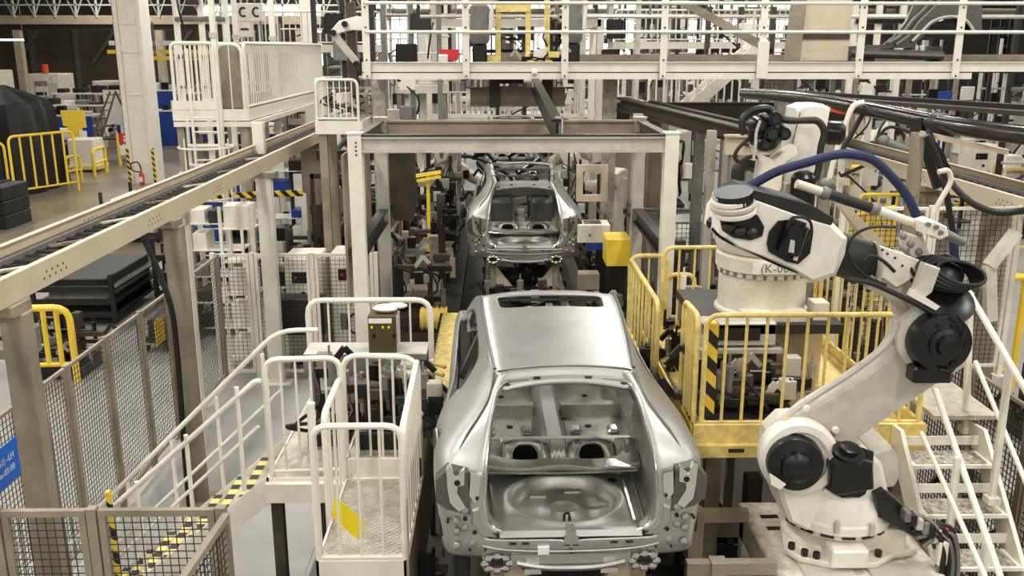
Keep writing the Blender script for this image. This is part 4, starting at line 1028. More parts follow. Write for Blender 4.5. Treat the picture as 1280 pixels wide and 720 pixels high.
# dress pack pipe along the forearm, valve block and blue hose
dp = thing('dress_pack_pipe', 'grey and white supply pipe running along the forearm of the nearest robot', 'pipe', (2.24, 6.75, 4.53))
part('pipe', MB().cyl((2.21, 6.75, 4.53), (2.43, 6.75, 4.46), .035, n=12), WHITEW, dp)
part('pipe', MB().cyl((2.43, 6.75, 4.46), (2.81, 6.75, 4.34), .04, n=12), DGREY, dp)
part('pipe', MB().cyl((2.81, 6.75, 4.34), (3.33, 6.75, 4.16), .033, n=12), WHITEW, dp)
part('pipe', MB().cyl((3.33, 6.75, 4.16), (3.52, 6.75, 4.08), .045, .03, n=12), GREY, dp)
for u_ in ((2.43, 6.75, 4.46), (2.81, 6.75, 4.34), (3.28, 6.75, 4.17)):
    part('clamp_ring', MB().ball(u_, .052, .052, .052, 10, 7), GREY, dp)
vb = thing('valve_block', 'white valve manifold on the supply pipe where the blue hose ends', 'valve', (3.21, 6.7, 4.2))
part('block', MB().prism([(3.11, 4.27), (3.17, 4.29), (3.28, 4.24), (3.3, 4.17), (3.24, 4.14), (3.13, 4.18)], 6.55, 6.75, inset=.015), WHITE, vb)
for x, z in [(3.13, 4.26), (3.19, 4.24), (3.23, 4.2)]: part('port', MB().cyl((x, 6.56, z), (x, 6.53, z), .018, n=10), GREY, vb)
part('bracket', MB().prism([(3.0, 4.19), (3.15, 4.14), (3.22, 4.0), (3.17, 3.95), (3.06, 4.0), (3.0, 4.09)], 6.62, 6.72, inset=.015), PALE, vb)
for x, z in [(2.99, 4.16), (3.05, 4.1), (3.02, 4.06), (3.12, 4.04)]: part('fitting', MB().ball((x, 6.62, z), .03, .03, .03, 8, 6), GREY, vb)
solo('supply_hose', MB().tube(curve_pts([(1.67, 7.0, 4.39), (1.8, 7.0, 4.41), (1.94, 7.0, 4.48), (2.14, 7.0, 4.59), (2.37, 7.0, 4.66), (2.55, 7.0, 4.71), (2.68, 7.0, 4.72), (2.86, 7.0, 4.68), (3.03, 7.0, 4.54), (3.17, 7.0, 4.38), (3.28, 7.0, 4.18)], 6), .036, 10), BLUEH, 'dark blue sleeved hose arching over the nearest robot forearm', 'hose')
part('link_plate', MB().prism([(2.62, 4.38), (2.71, 4.35), (3.15, 3.93), (3.13, 3.81), (3.03, 3.87)], 7.1, 7.2, inset=.01), BEIGE, rb)
# lattice arm plate behind the forearm (white tapered link) and cable stack at the base
t = thing('cable_loom', 'thick loom of black cables dropping beside the base of the nearest robot', 'cable', (3.3, 6.5, 1.6))
part('connector_box', MB().prism([(2.87, 2.2), (2.94, 2.24), (3.22, 2.0), (3.28, 1.89), (3.21, 1.84), (2.92, 2.01)], 6.35, 6.55, inset=.01), BLACK, t)
rc = random.Random(8)
for k in range(14):
    j = rc.uniform(-.05, .05); e = rc.uniform(-.04, .06)
    part('cable', MB().tube(curve_pts([(3.10 + .014 * k, 6.36 + j, 2.02 - .02 * k), (3.24 + .014 * k, 6.34 + j, 1.98 - .008 * k + e), (3.36 + .01 * k, 6.30 + j, 1.86 + e), (3.38 + .012 * k, 6.28 + j, 1.62), (3.30 + .016 * k + e, 6.24 + j, 1.3), (3.30 + .018 * k, 6.22, .6)], 5), .018, 6), BLACKM if k % 4 else GREY, t)
for k in range(6): part('connector', MB().cbox(3.08 + .05 * k, 3.13 + .05 * k, 6.26, 6.36, 2.02 - .035 * k, 2.10 - .03 * k, .01), (GREY, BLACK, PALE)[k % 3], t)
part('red_fitting', MB().ball((3.42, 6.3, 1.94), .03, .03, .02, 8, 6), RED, t)
part('clip', MB().cbox(3.36, 3.44, 6.24, 6.30, 1.66, 1.86, .01), WHITE, t)

# ================================================================== steel stair on the right
t = thing('steel_stair', 'cream steel stair with chip strewn treads beside the nearest robot', 'stair', (3.8, 5.1, 0))
xa, xb = 3.46, 4.18
yz = lambda z: 6.6 + (z - 1.51)
for x in (xa, xb):
    part('stringer', MB().prism([(yz(.0) - .12, 0), (yz(.0) + .2, 0), (yz(2.3) + .2, 2.3), (yz(2.3) - .12, 2.33)], x - .018, x + .018, 'x'), CREAM, t)
k = 0; z = .31
while z < 2.2:
    y = yz(z)
    part('tread', MB().box(xa + .02, xb - .02, y - .16, y + .13, z - .03, z), CREAM, t)
    part('tread_grating', MB().box(xa + .06, xb - .06, y - .13, y + .12, z + .0005, z + .008), GRIME, t)
    part('riser', MB().box(xa + .02, xb - .02, y + .12, y + .135, z + .06, z + .14), CREAM, t)
    z += .3
part('landing', MB().box(3.80, 4.36, 7.42, 9.0, 2.36, 2.40), CHECK, t)
for x in (xa + .05, xb - .05): part('support_post', MB().box(x + .34 - .04, x + .34 + .04 if x < 4 else x + .2, 8.86, 8.94, 0, 2.36), CREAM, t)
for nm, pts in (('handrail', [(3.56, 7.0, 2.81), (3.62, 5.8, 1.77)]), ('middle_rail', [(3.49, 7.0, 2.43), (3.49, 5.8, 1.82)]), ('handrail', [(4.04, 7.6, 3.49), (4.02, 6.5, 2.96)]), ('middle_rail', [(4.14, 7.5, 2.87), (4.07, 6.4, 2.23)])):
    part(nm, MB().tube(pts, .026 if nm == 'handrail' else .02, 8), CREAM, t)
for top, bot in (((3.55, 6.5, 2.44), (3.54, 6.45, 1.4)), ((3.63, 6.1, 1.98), (3.64, 6.1, 1.52)), ((4.06, 7.58, 3.47), (4.16, 7.55, 2.22)), ((4.03, 6.8, 3.09), (4.04, 6.8, 1.92))):
    part('rail_post', MB().bar(top, bot, .045, .045), CREAM, t)
    part('post_foot', MB().obox(bot, .1, .1, .06), CREAM, t)
mesh_fence('tall dark wire mesh fence behind the steel stair at the frame edge', [(4.9, 5.6), (4.9, 6.7), (4.9, 7.8), (4.9, 8.9), (4.9, 10.0)], 0, 2.3, m=TAUPE, dx=.06, r=.004)
mesh_fence('wire mesh fence with pale top rail beyond the stair, under the beige conveyor', [(4.05, 10.6), (5.1, 10.6), (6.15, 10.6)], 1.6, 2.1, m=CREAM, dx=.06, r=.003)

# ================================================================== pit, supports and skid under the cars
t = thing('line_bed', 'dark steel bed of the line running under all three car bodies', 'conveyor', (.46, 5, 0))
for x in (.46 - .62, .46 + .62):
    part('bed_rail', MB().box(x - .07, x + .07, 5.0, 27, 1.25, 1.5), BROWN, t)
y = 5.3
while y < 27:
    part('cross_beam', MB().box(-.3, 1.25, y - .05, y + .05, 1.28, 1.4), DGREY, t)
    for x in (-.22, 1.14): part('leg', MB().box(x - .06, x + .06, y - .06, y + .06, 0, 1.28), BROWN, t)
    y += 1.1
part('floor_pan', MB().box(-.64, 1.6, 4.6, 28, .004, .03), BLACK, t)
def skid(label, cx, cy):
    t = thing('car_skid', label, 'skid', (cx, cy, 1.5), 'skids under the car bodies')
    for s in (-1, 1):
        part('runner', MB().box(cx + s * .52 - .05, cx + s * .52 + .05, cy + .1, cy + 3.9, 1.5, 1.62), TAUPE, t)
        for y in (.25, 1.5, 3.2):
            part('upright', MB().box(cx + s * .52 - .05, cx + s * .52 + .05, cy + y - .05, cy + y + .05, 1.62, 1.98), TAUPE, t)
            part('locator_pin', MB().lathe([(.03, 0), (.03, .06), (.01, .09)], (cx + s * .52, cy + y, 1.98), n=10), BRIGHT, t)
        part('gusset', MB().prism([(cx + s * .47, 1.62), (cx + s * .47, 1.96), (cx + s * .2, 1.62)], cy + .22, cy + .27), BEIGE, t)
    for y in (.3, 1.6, 3.3):
        part('cross_tube', MB().box(cx - .52, cx + .52, cy + y - .05, cy + y + .05, 1.53, 1.6), DGREY, t)
    return t
skid('beige skid with gusseted uprights under the nearest car body', CX, CY)
def framed_car(label, loc):
    """a copy of the body before its roof is welded on, with cross bows between the side frames"""
    c = copy_tree(CAR, label, loc, 0)
    for ch in list(c.children):
        if ch.name.split('.')[0] in ('roof_panel', 'sunroof_frame', 'sunroof_bracket', 'roof_ditch', 'white_tag'): bpy.data.objects.remove(ch)
    OFF[c] = (0, 0, 0)
    for y, z in ((1.15, 1.14), (1.75, 1.18)):
        part('roof_bow', MB().box(-.56, .56, y - .03, y + .03, z, z + .03), STEELD, c)
    part('dash_shelf', MB().cbox(-.7, .7, 2.9, 3.2, .55, .75, .04), STEELD, c)
    for s in (-1, 1): part('seat_frame', MB().cbox(s * .36 - .2, s * .36 + .2, 1.9, 2.05, .1, .62, .06), STEELD, c)
    return c
c2 = framed_car('silver car body without roof skin in the framed station, second along the line', (.44, 14.8, 2.2))
c3 = framed_car('farthest silver car body, lifted high behind the one in the framed station', (0.39, 23.8, 2.44))
skid('skid with dark crossbars under the second car body', .44, 14.8)
skid('skid under the farthest car body on the line', .5, 23.8)
for k, (x, y) in enumerate(((-.02, 24.2), (1.02, 24.2), (-.02, 27.0), (1.02, 27.0))): solo('lift_post', MB().box(x - .06, x + .06, y - .06, y + .06, 1.62, c3.location.z - .02), BROWN, f'brown lift post under the farthest car body, {ORD[k]} of four', 'post', 'lift posts of the farthest car')
# beige frames right of the near car, below the yellow platform
t = thing('support_stand', 'beige braced support frame between the nearest car and the steel bench', 'frame', (1.75, 6.3, 0))
for y in (6.2, 7.0):
    part('post', MB().box(1.60, 1.72, y - .06, y + .06, 0, 1.75), TAUPE, t)
    part('arm', MB().box(1.42, 2.1, y - .04, y + .04, 1.64, 1.74), TAUPE, t)
part('gusset', MB().prism([(1.42, 1.2), (1.42, 1.62), (1.75, 1.62), (1.75, 1.45), (1.6, 1.2)], 6.1, 6.14, inset=.005), TAUPE, t)
part('long_beam', MB().box(1.62, 1.72, 6.2, 7.2, 1.2, 1.34), TAUPE, t)
part('lower_beam', MB().box(1.4, 2.2, 6.25, 6.32, .8, .95), TAUPE, t)

# ================================================================== yellow walk plank with hazard edging left of the near car
t = thing('walk_plank', 'yellow walk plank with black toothed edges along the left flank of the car', 'walkway', (-.65, 8.8, 1.7))
for i in range(6):
    y = 8.3 + i * .75
    part('plank', MB().box(-.80, -.54, y, y + .742, 1.76, 1.80), YELD, t)
part('edge_strip', MB().box(-.54, -.48, 8.3, 12.8, 1.755, 1.795), CREAM, t)
tooth = MB().box(0, .055, 0, .06, 0, .03).mesh('edge_tooth', BLACK)
y = 8.32
while y < 12.75:
    part_at('edge_tooth', tooth, t, (-.48, y, 1.77)); part_at('edge_tooth', tooth, t, (-.835, y + .03, 1.77)); y += .125
for x, y in ((-.77, 9.7), (-.77, 10.9), (-.77, 12.5), (-.52, 9.7), (-.52, 10.9), (-.52, 12.5)): part('support_post', MB().box(x - .03, x + .03, y - .03, y + .03, 0, 1.76), DGREY, t)

# ================================================================== portal frame over the second station
t = thing('portal_gantry', 'large cream steel portal frame spanning the second station', 'frame', (.2, 12.8, 0))
fx0, fx1, fy0, fy1, fz = -1.76, 2.16, 11.5, 14.1, 4.45
for x, y, m in ((fx0, fy0, CREAM), (fx1, fy0, CREAM), (fx0, fy1, PALE), (fx1, fy1, PALE)):
    part('column', MB().box(x - .085, x + .085, y - .085, y + .085, 0, fz + .03).box(x - .1, x + .1, y - .1, y + .1, fz + .03, fz + .05), m, t)
part('front_beam', MB().ibeam((fx0 + .085, fy0, fz - .10), (fx1 - .085, fy0, fz - .10), .12, .2, .03), PALE, t)
part('front_beam_cap', MB().box(fx0 + .085, fx1 - .085, fy0 - .07, fy0 + .07, fz, fz + .02), DGREY, t)
part('rear_beam', MB().ibeam((fx0 + .085, fy1, fz - .10), (fx1 - .085, fy1, fz - .10), .12, .2, .03), TAUPE, t)
for x in (fx0, fx1):
    part('side_beam', MB().ibeam((x, fy0 + .085, fz - .1), (x, fy1 - .085, fz - .1), .12, .2, .03), BROWN, t)
    part('side_rail', MB().ibeam((x, fy0 + .085, 3.0), (x, fy1 + .6, 3.0), .14, .22, .03), DGREY, t)
for k in range(4): part('bolt', MB().cyl((fx0 + .02, fy0 - .085, 4.38 - .05 * k), (fx0 + .02, fy0 - .1, 4.38 - .05 * k), .012, n=6), BLACK, t)
solo('side_panel', MB().cbox(-1.98, -1.94, 11.7, 13.6, 2.2, 4.2, .01).box(-1.94, -1.935, 12.5, 12.75, 3.7, 4.1), TAUPE, 'tall beige side panel with two round sockets inside the portal frame', 'panel')
solo('side_panel', MB().prism([(-1.72, 4.3), (-1.30, 4.3), (-1.30, 3.0), (-1.36, 2.82), (-1.66, 2.82), (-1.72, 3.0)], 14.6, 14.66), BROWN, 'brown hanging panel with two holes at the back of the portal frame', 'panel')
mesh_fence('cream framed wire mesh fence enclosing two robot cabinets behind the platform', [(-4.75, 15.0), (-4.1, 15.0), (-3.1, 15.0), (-2.04, 15.0)], 0, 2.2, m=CREAM, post=.07, frame=.05, dx=.07, r=.003)
mesh_fence('cream mesh fence running back beside the portal frame', [(-1.98, 15.0), (-1.98, 16.1), (-1.98, 17.2), (-1.98, 18.3)], 0, 2.2, m=TAUPE, post=.07, frame=.05, dx=.08, r=.003, skip_post=(0,))
# robot control cabinets
def cabinet(label, x, y, w, d, h, m=WHITE, z=0, extra=True):
    t = thing('control_cabinet', label, 'cabinet', (x, y, z))
    part('body', MB().cbox(x - w / 2, x + w / 2, y, y + d, z + .08, z + h, .02), m, t)
    part('plinth', MB().box(x - w / 2 + .02, x + w / 2 - .02, y + .02, y + d - .02, z, z + .08), DGREY, t)
    dr = part('door', MB().cbox(x - w / 2 + .04, x + w / 2 - .04, y - .02, y, z + .14, z + h - .05, .01), m, t)
    if extra:
        part('handle', MB().box(x + w * .3, x + w * .34, y - .045, y - .02, z + h * .5, z + h * .58), BLACK, dr)
        part('panel', MB().box(x - w * .3, x + w * .12, y - .03, y - .02, z + h * .76, z + h * .86), BLACK, dr)
        part('switch', MB().cyl((x + w * .0, y - .05, z + h * .66), (x + w * .0, y - .02, z + h * .66), .05, n=12), DGREY, dr)
        part('vent', MB().box(x - w * .3, x - w * .05, y - .028, y - .02, z + h * .3, z + h * .45), GREY, dr)
        part('lamp', MB().cyl((x - w * .2, y - .05, z + h * .81), (x - w * .2, y - .03, z + h * .81), .025, n=8), RED, dr)
    return t
cabinet('white robot control cabinet in the mesh cage, beside the beige post', -3.42, 15.7, .62, .7, 2.0)
cabinet('white robot control cabinet in the mesh cage, the one with a coiled cable', -2.62, 15.9, .70, .7, 2.0)
solo('dark_bench', MB().cbox(-3.9, -3.0, 15.25, 15.6, .7, 1.35, .02).box(-3.85, -3.8, 15.3, 15.55, 0, .7).box(-3.1, -3.05, 15.3, 15.55, 0, .7), DGREY, 'dark grey boxed bench before the white cabinets in the mesh cage', 'bench')
solo('coiled_cable', MB().tube([(-2.5 + .2 * cos(a), 15.86, .72 + .2 * sin(a)) for a in [2 * pi * k / 24 for k in range(24)]], .02, 6, closed=True), BLACKM, 'ring of black cable hung on the white cabinet by the portal post', 'cable')
# shelf rack with small white boxes left of the cabinets
def box_rack(label, x, y, w, d, h, levels, m=CREAM, z=0, bm=WHITE, nb=3, seed=1, bcol=None):
    t = thing('parts_rack', label, 'rack', (x, y, z))
    for px in (x - w / 2, x + w / 2):
        for py in (y, y + d): part('upright', MB().box(px - .025, px + .025, py - .025, py + .025, z, z + h), m, t)
    r = random.Random(seed)
    for k in range(levels):
        zz = z + h * (k + .35) / levels
        part('shelf', MB().box(x - w / 2, x + w / 2, y, y + d, zz - .02, zz), m, t)
        for i in range(nb):
            if r.random() < .2: continue
            bw = w / nb * .8; cx = x - w / 2 + w * (i + .5) / nb; bh = h / levels * (.3 + .4 * r.random())
            mm = r.choice(bcol) if bcol else bm
            part('bin', MB().cbox(cx - bw / 2, cx + bw / 2, y + .03, y + d - .03, zz, zz + bh, .01), mm, t)
    return t
box_rack('cream rack of white boxes standing in the mesh cage behind the corner post', -4.45, 15.5, .55, .5, 2.9, 5, nb=1, seed=5)

# ================================================================== upper walkway across the line
t = thing('upper_walkway', 'white railed steel walkway crossing high over the line', 'walkway', (3.5, 17.5, 0))
wx0, wx1 = -2.42, 12.5
part('front_beam', MB().box(wx0, wx1, 16.98, 17.02, 5.09, 5.26).box(wx0, wx1, 16.95, 17.05, 5.25, 5.265), CREAM, t)
part('lower_beam', MB().box(wx0, 8.6, 16.975, 17.025, 4.96, 5.07), CREAM, t)
part('beam_gap', MB().box(wx0, wx1, 17.0, 17.02, 5.07, 5.09), BLACK, t)
part('deck_plate', MB().box(wx0, wx1, 17.02, 19.4, 5.18, 5.22), DGREY, t)
part('toe_board', MB().box(wx0 + 2.2, wx1, 19.38, 19.42, 5.22, 5.38), TAUPE, t)
for k in range(9):
    x = -2.32 + 1.765 * k
    pb = part('rail_post', MB().box(x - .06, x + .06, 16.90, 16.95, 4.98, 6.9), CREAM, t)
    bh = MB()
    for z in (5.02, 5.30, 5.78, 5.86, 6.2, 6.27): bh.cyl((x, 16.90, z), (x, 16.885, z), .017, n=6)
    part('bolt', bh, BLACK, pb, kind='stuff')
for z in (6.27, 5.78): part('rail', MB().tube([(wx0 + .1, 16.9, z), (wx1, 16.9, z)], .03, 8), CREAM, t)
for x in (-2.3, 2.2, 5.6, 11.2):
    part('support_column', MB().box(x - .13, x + .13, 18.2, 18.46, 0, 5.18), CREAMW, t)
part('brace', MB().bar((2.55, 17.2, 6.7), (4.75, 17.0, 5.55), .1, .14), TAUPE, t)
part('brace_plate', MB().box(4.65, 4.85, 16.86, 16.9, 4.98, 5.62), CREAM, t)
# under the walkway: brown suspended beams and the dark hoist arm
t = thing('hung_beam', 'brown beam box hanging under the upper walkway, above the second car', 'beam', (.4, 18, 4.4))
part('beam', MB().ibeam((-.52, 18, 4.6), (1.3, 18, 4.6), .16, .36, .04), TAUPE, t)
for x in (-.05, .95): part('hanger', MB().box(x - .1, x + .1, 17.9, 18.0, 4.4, 5.18), BROWN, t)
part('gear_unit', MB().cbox(.0, .5, 17.8, 18.0, 4.85, 5.05, .02), DGREY, t)
t = thing('hoist_arm', 'black sloping hoist arm reaching down to the portal front beam', 'hoist', (.7, 14, 4.5))
part('arm', MB().ibeam((.68, 17.4, 4.88), (.75, 11.65, 4.52), .13, .24, .03), BLACK, t)
part('wheel', MB().lathe([(.05, 0), (.07, .02), (.07, .08), (.05, .1)], (.62, 17.0, 5.08), (1, 0, 0), 14), WHITE, t)
part('end_hook', MB().box(.80, .82, 11.6, 11.62, 4.36, 4.68).box(.72, .9, 11.6, 11.62, 4.66, 4.68), PALE, t)

# ================================================================== kits for the machinery behind
def robot_kit(label, pose, m, m2, tool):
    """a six-axis robot about 2.3 m tall at the origin, arm plane x-z"""
    a1, a2, a3 = pose
    t = thing('industrial_robot', label, 'robot', (0, 0, 0))
    part('base', MB().lathe([(.34, 0), (.34, .05), (.27, .07), (.25, .32), (.30, .34), (.30, .42)], n=18).box(-.5, -.2, -.14, .14, .03, .26), m, t)
    part('turret', MB().prism([(-.34, .42), (.34, .42), (.38, .62), (.24, .92), (.02, .96), (-.30, .74)], -.2, .2, inset=.03), m, t)
    part('slew_motor', MB().lathe([(.11, 0), (.11, .26), (.07, .3)], (-.2, .12, .72), n=14), m2, t)
    S = Vector((.14, 0, .78)); E_ = S + Vector((sin(a1), 0, cos(a1))) * 1.0
    part('shoulder_motor', MB().lathe([(.18, 0), (.18, .08), (.12, .14), (.06, .2)], (S.x, -.2, S.z), (0, -1, 0), 16), m2, t)
    d = (E_ - S).normalized(); nrm = Vector((-d.z, 0, d.x))
    pl = [S - nrm * .2 - d * .1, S + nrm * .2 - d * .1, S + nrm * .15 + d * .5, E_ + nrm * .15 + d * .08, E_ - nrm * .15 + d * .08, S - nrm * .15 + d * .5]
    part('lower_arm', MB().prism([(p.x, p.z) for p in pl], .04, .22, inset=.02), m, t)
    part('elbow_motor', MB().lathe([(.15, 0), (.15, .2), (.09, .26)], (E_.x, .1, E_.z), (0, -1, 0), 14), m2, t)
    f = Vector((cos(a2), 0, sin(a2))); fn = Vector((-f.z, 0, f.x))
    W = E_ + f * 1.0 + fn * .1
    pl = [E_ - f * .28 - fn * .16, E_ + f * .15 - fn * .17, E_ + f * .3 - fn * .02, E_ + f * .3 + fn * .22, E_ - f * .1 + fn * .26, E_ - f * .3 + fn * .14]
    part('elbow_casting', MB().prism([(p.x, p.z) for p in pl], -.16, .16, inset=.03), m, t)
    part('forearm', MB().cyl(E_ + f * .28 + fn * .1, W, .105, .085, 14), m, t)
    part('wrist', MB().ball(W, .13, .13, .13, 12, 8), m, t)
    g = Vector((cos(a3), 0, sin(a3)))
    part('wrist_flange', MB().cyl(W, W + g * .2, .07, n=12), m2, t)
    T_ = W + g * .2
    gn = Vector((-g.z, 0, g.x))
    if tool == 'gun':
        part('weld_gun', MB().bar(T_, T_ + g * .35, .2, .22).bar(T_ + g * .3 + gn * .1, T_ + g * .85 + gn * .1, .06, .07).bar(T_ + g * .3 - gn * .3, T_ + g * .85 - gn * .3, .06, .07).bar(T_ + g * .15 - gn * .3, T_ + g * .32 + gn * .1, .08, .08).bar(T_ + g * .85 + gn * .12, T_ + g * .85 + gn * .0, .04, .04).bar(T_ + g * .85 - gn * .32, T_ + g * .85 - gn * .2, .04, .04), m2, t, kind='stuff')
    else:
        part('gripper', MB().bar(T_ - gn * .5, T_ + gn * .5, .12, .1).bar(T_ - gn * .5, T_ - gn * .5 + g * .3, .08, .08).bar(T_ + gn * .5, T_ + gn * .5 + g * .3, .08, .08).bar(T_, T_ + g * .2, .3, .2), ALU, t, kind='stuff')
    part('cable_hose', MB().tube(curve_pts([(-.3, -.1, .7), S + Vector((-.35, -.24, .3)), E_ + Vector((-.3, -.28, .1)), E_ + fn * .4 + f * .2 + Vector((0, -.2, 0)), W + fn * .3 + Vector((0, -.15, 0)), T_ + Vector((0, -.1, 0))], 5), .035, 7), BLACKM, t)
    return t
POSES = [(-.25, -.1, -1.1), (.5, -.5, -1.4), (.1, .35, -.5), (-.5, .15, -.9)]
RK = {}
for i, p in enumerate(POSES):
    for nm, m, m2 in (('white', WHITEW, BLACK), ('grey', GREY, DGREY)):
        RK[(i, nm)] = None
def robot(label, x, y, z, rz, pose=0, col='white', s=1.0, group=None):
    k = (pose, col)
    if RK[k] is None:
        RK[k] = robot_kit(label, POSES[pose], *((WHITEW, BLACK) if col == 'white' else (GREY, DGREY)), 'gun' if pose % 2 == 0 else 'grip')
        o = RK[k]; o.location = (x, y, z); o.rotation_euler = (0, 0, rz)
    else: o = copy_tree(RK[k], label, (x, y, z), rz)
    o.scale = (s, s, s)
    return o

PALS = {'dark': (DGREY, BLACK, BROWN, BLACK), 'beige': (TAUPE, TAUPE, BROWN, GREY), 'mixed': (BROWN, DGREY, TAUPE, BLACK), 'white': (WHITEW, PALE, GREY, BLACK), 'yellow': (YELW, DGREY, TAUPE, BLACK)}
def fixture(label, x, y, z, w, h, seed, pal='mixed', side=1, name='clamp_fixture', d=None, dens=1.0):
    """a welding jig: base, columns, arms, clamps, cylinders and hoses, all held together; side: towards which x its arms reach"""
    r = random.Random(seed); P4 = PALS[pal]; d = d or w
    t = thing(name, label, 'welding jig' if name == 'clamp_fixture' else 'machine', (x, y, z))
    part('base', MB().cbox(x - w / 2, x + w / 2, y - d / 2, y + d / 2, z, z + h * .18, .02), P4[1] if r.random() < .4 else P4[0], t)
    cols = []
    for k in range(2 if w < .8 else 3):
        cx = x - w * .32 + k * w * (.64 / (1 if w < .8 else 2)); cy = y + r.uniform(-.3, .3) * d
        ch = h * r.uniform(.55, 1.0); cw = r.uniform(.09, .2) * min(w, 1)
        part('column', MB().cbox(cx - cw / 2, cx + cw / 2, cy - cw / 2, cy + cw / 2, z + h * .18, z + ch, .012), r.choice(P4[:3]), t)
        cols.append((cx, cy, cw, ch))
    for k in range(int((5 if w < .8 else 8) * dens)):
        cx, cy, cw, ch = r.choice(cols); az = z + h * .2 + (ch - h * .2) * r.random()
        L = r.uniform(.15, .5) * w; s = r.choice((-1, 1, side)); th = r.uniform(.05, .11)
        x0, x1 = sorted((cx, cx + s * L))
        part('arm', MB().cbox(x0, x1, cy - cw / 2 - th, cy - cw / 2 + .02, az - th / 2, az + th / 2, .008), r.choice(P4), t)
        ex = cx + s * L; q = r.random(); fy = cy - cw / 2 - th * .5
        if q < .4: part('cylinder', MB().cyl((ex, fy, az - .14), (ex, fy, az + .16), .035 + .02 * r.random(), n=10).cyl((ex, fy, az + .16), (ex, fy, az + .26), .012, n=6), r.choice((ALU, BLACK, GREY, GREY if pal in ('dark', 'mixed') else WHITE)), t)
        elif q < .7: part('clamp', MB().bar((ex, fy, az), (ex + s * .12, fy, az + .16), .05, .06).bar((ex + s * .12, fy, az + .16), (ex + s * .22, fy, az + .05), .04, .05), r.choice((ALU, BLACK, DGREY, YELW if pal == 'yellow' else PALE)), t)
        else: part('valve_box', MB().cbox(ex - .07, ex + .07, fy - .06, fy + .05, az - .08, az + .1, .01), r.choice((PALE if pal in ('dark', 'mixed') else WHITE, BLACK, DGREY if pal in ('dark', 'mixed') else PALE, GREY)), t)
    for k in range(2):
        a = r.choice(cols); b_ = r.choice(cols)
        part('hose', MB().tube(curve_pts([(a[0], a[1] - .12, z + a[3] * .9), (a[0] + r.uniform(-.2, .2), a[1] - .3, z + a[3] * .6), (b_[0] + r.uniform(-.3, .3), b_[1] - .3, z + h * .3), (b_[0], b_[1] - .1, z + h * .12)], 4), .018, 5), BLACKM, t)
    return t

def goal_frame(label, x0, x1, y0, y1, h, m=CREAM, w=.16, z=0, name='steel_portal', low=None):
    t = thing(name, label, 'frame', (x0, y0, z))
    for x in (x0, x1):
        for y in ((y0, y1) if y1 > y0 else (y0,)):
            part('column', MB().box(x - w / 2, x + w / 2, y - w / 2, y + w / 2, z, z + h), m, t)
    for y in ((y0, y1) if y1 > y0 else (y0,)):
        part('beam', MB().box(x0, x1, y - w / 2, y + w / 2, z + h - w, z + h), m, t)
        if low: part('tie', MB().box(x0, x1, y - w / 3, y + w / 3, z + low - w * .3, z + low + w * .3), m, t)
    if y1 > y0:
        for x in (x0, x1): part('beam', MB().box(x - w / 2, x + w / 2, y0, y1, z + h - w, z + h), m, t)
    return t
def deck(label, x0, x1, y0, y1, z, m=DGREY, fas=CREAM, name='steel_platform', rail=None, legs=True, rail_h=1.1, nb=10):
    t = thing(name, label, 'platform', ((x0 + x1) / 2, y0, 0))
    part('deck_plate', MB().box(x0, x1, y0, y1, z - .04, z), m, t)
    part('deck_edge', MB().box(x0, x1, y0 - .02, y0, z - .22, z + .01), fas, t)
    part('deck_edge', MB().box(x0 - .02, x0, y0, y1, z - .22, z + .01), fas, t)
    part('deck_edge', MB().box(x1, x1 + .02, y0, y1, z - .22, z + .01), fas, t)
    if legs:
        for x in (x0 + .1, x1 - .1):
            for y in (y0 + .1, y1 - .1): part('leg', MB().box(x - .07, x + .07, y - .07, y + .07, 0, z - .04), TAUPE, t)
    return t

# ================================================================== second and third station: jigs, robots and gear both sides of the cars
deck('dark low deck to the left of the second car, carrying its jigs', -1.72, -.64, 12.95, 27, 1.45, DGREY, BROWN)
deck('dark low deck to the right of the second car, carrying its jigs', 1.62, 2.05, 11.9, 27, 1.45, DGREY, BROWN)
LZ = 1.45
JL = [(-1.28, 13.6, .75, .95, 'mixed', 'low jig with a yellow collar at the near left of the framed station'),
      (-1.3, 14.9, .72, 1.35, 'beige', 'beige jig with clamps left of the second car tail'),
      (-1.25, 16.2, .72, 1.75, 'mixed', 'tall jig left of the second car, beside its rear door'),
      (-1.3, 17.6, .75, 1.9, 'beige', 'tall beige jig left of the second car roof'),
      (-1.2, 19.0, .8, 2.0, 'dark', 'dark jig left of the farthest car tail'),
      (-1.3, 20.6, .8, 2.2, 'mixed', 'clamp tower left of the farthest car'),
      (-1.2, 22.4, .8, 2.4, 'beige', 'last beige clamp tower on the left jig deck')]
for i, (x, y, w, h, pal, lb) in enumerate(JL): fixture(lb, x, y, LZ, w, h, 20 + i, pal, 1, dens=1.5)
JR = [(1.84, 13.2, .4, .75, 'dark', 'low black jig right of the second car tail'),
      (1.84, 16.4, .42, 1.5, 'mixed', 'slim jig right of the second car'),
      (1.84, 18.0, .42, 1.9, 'beige', 'beige clamp tower right of the second car roof'),
      (1.84, 19.8, .42, 2.0, 'dark', 'dark clamp tower right of the farthest car'),
      (1.84, 22.0, .42, 2.3, 'mixed', 'last clamp tower on the right jig deck')]
for i, (x, y, w, h, pal, lb) in enumerate(JR): fixture(lb, x, y, LZ, w, h, 40 + i, pal, -1, dens=1.4)
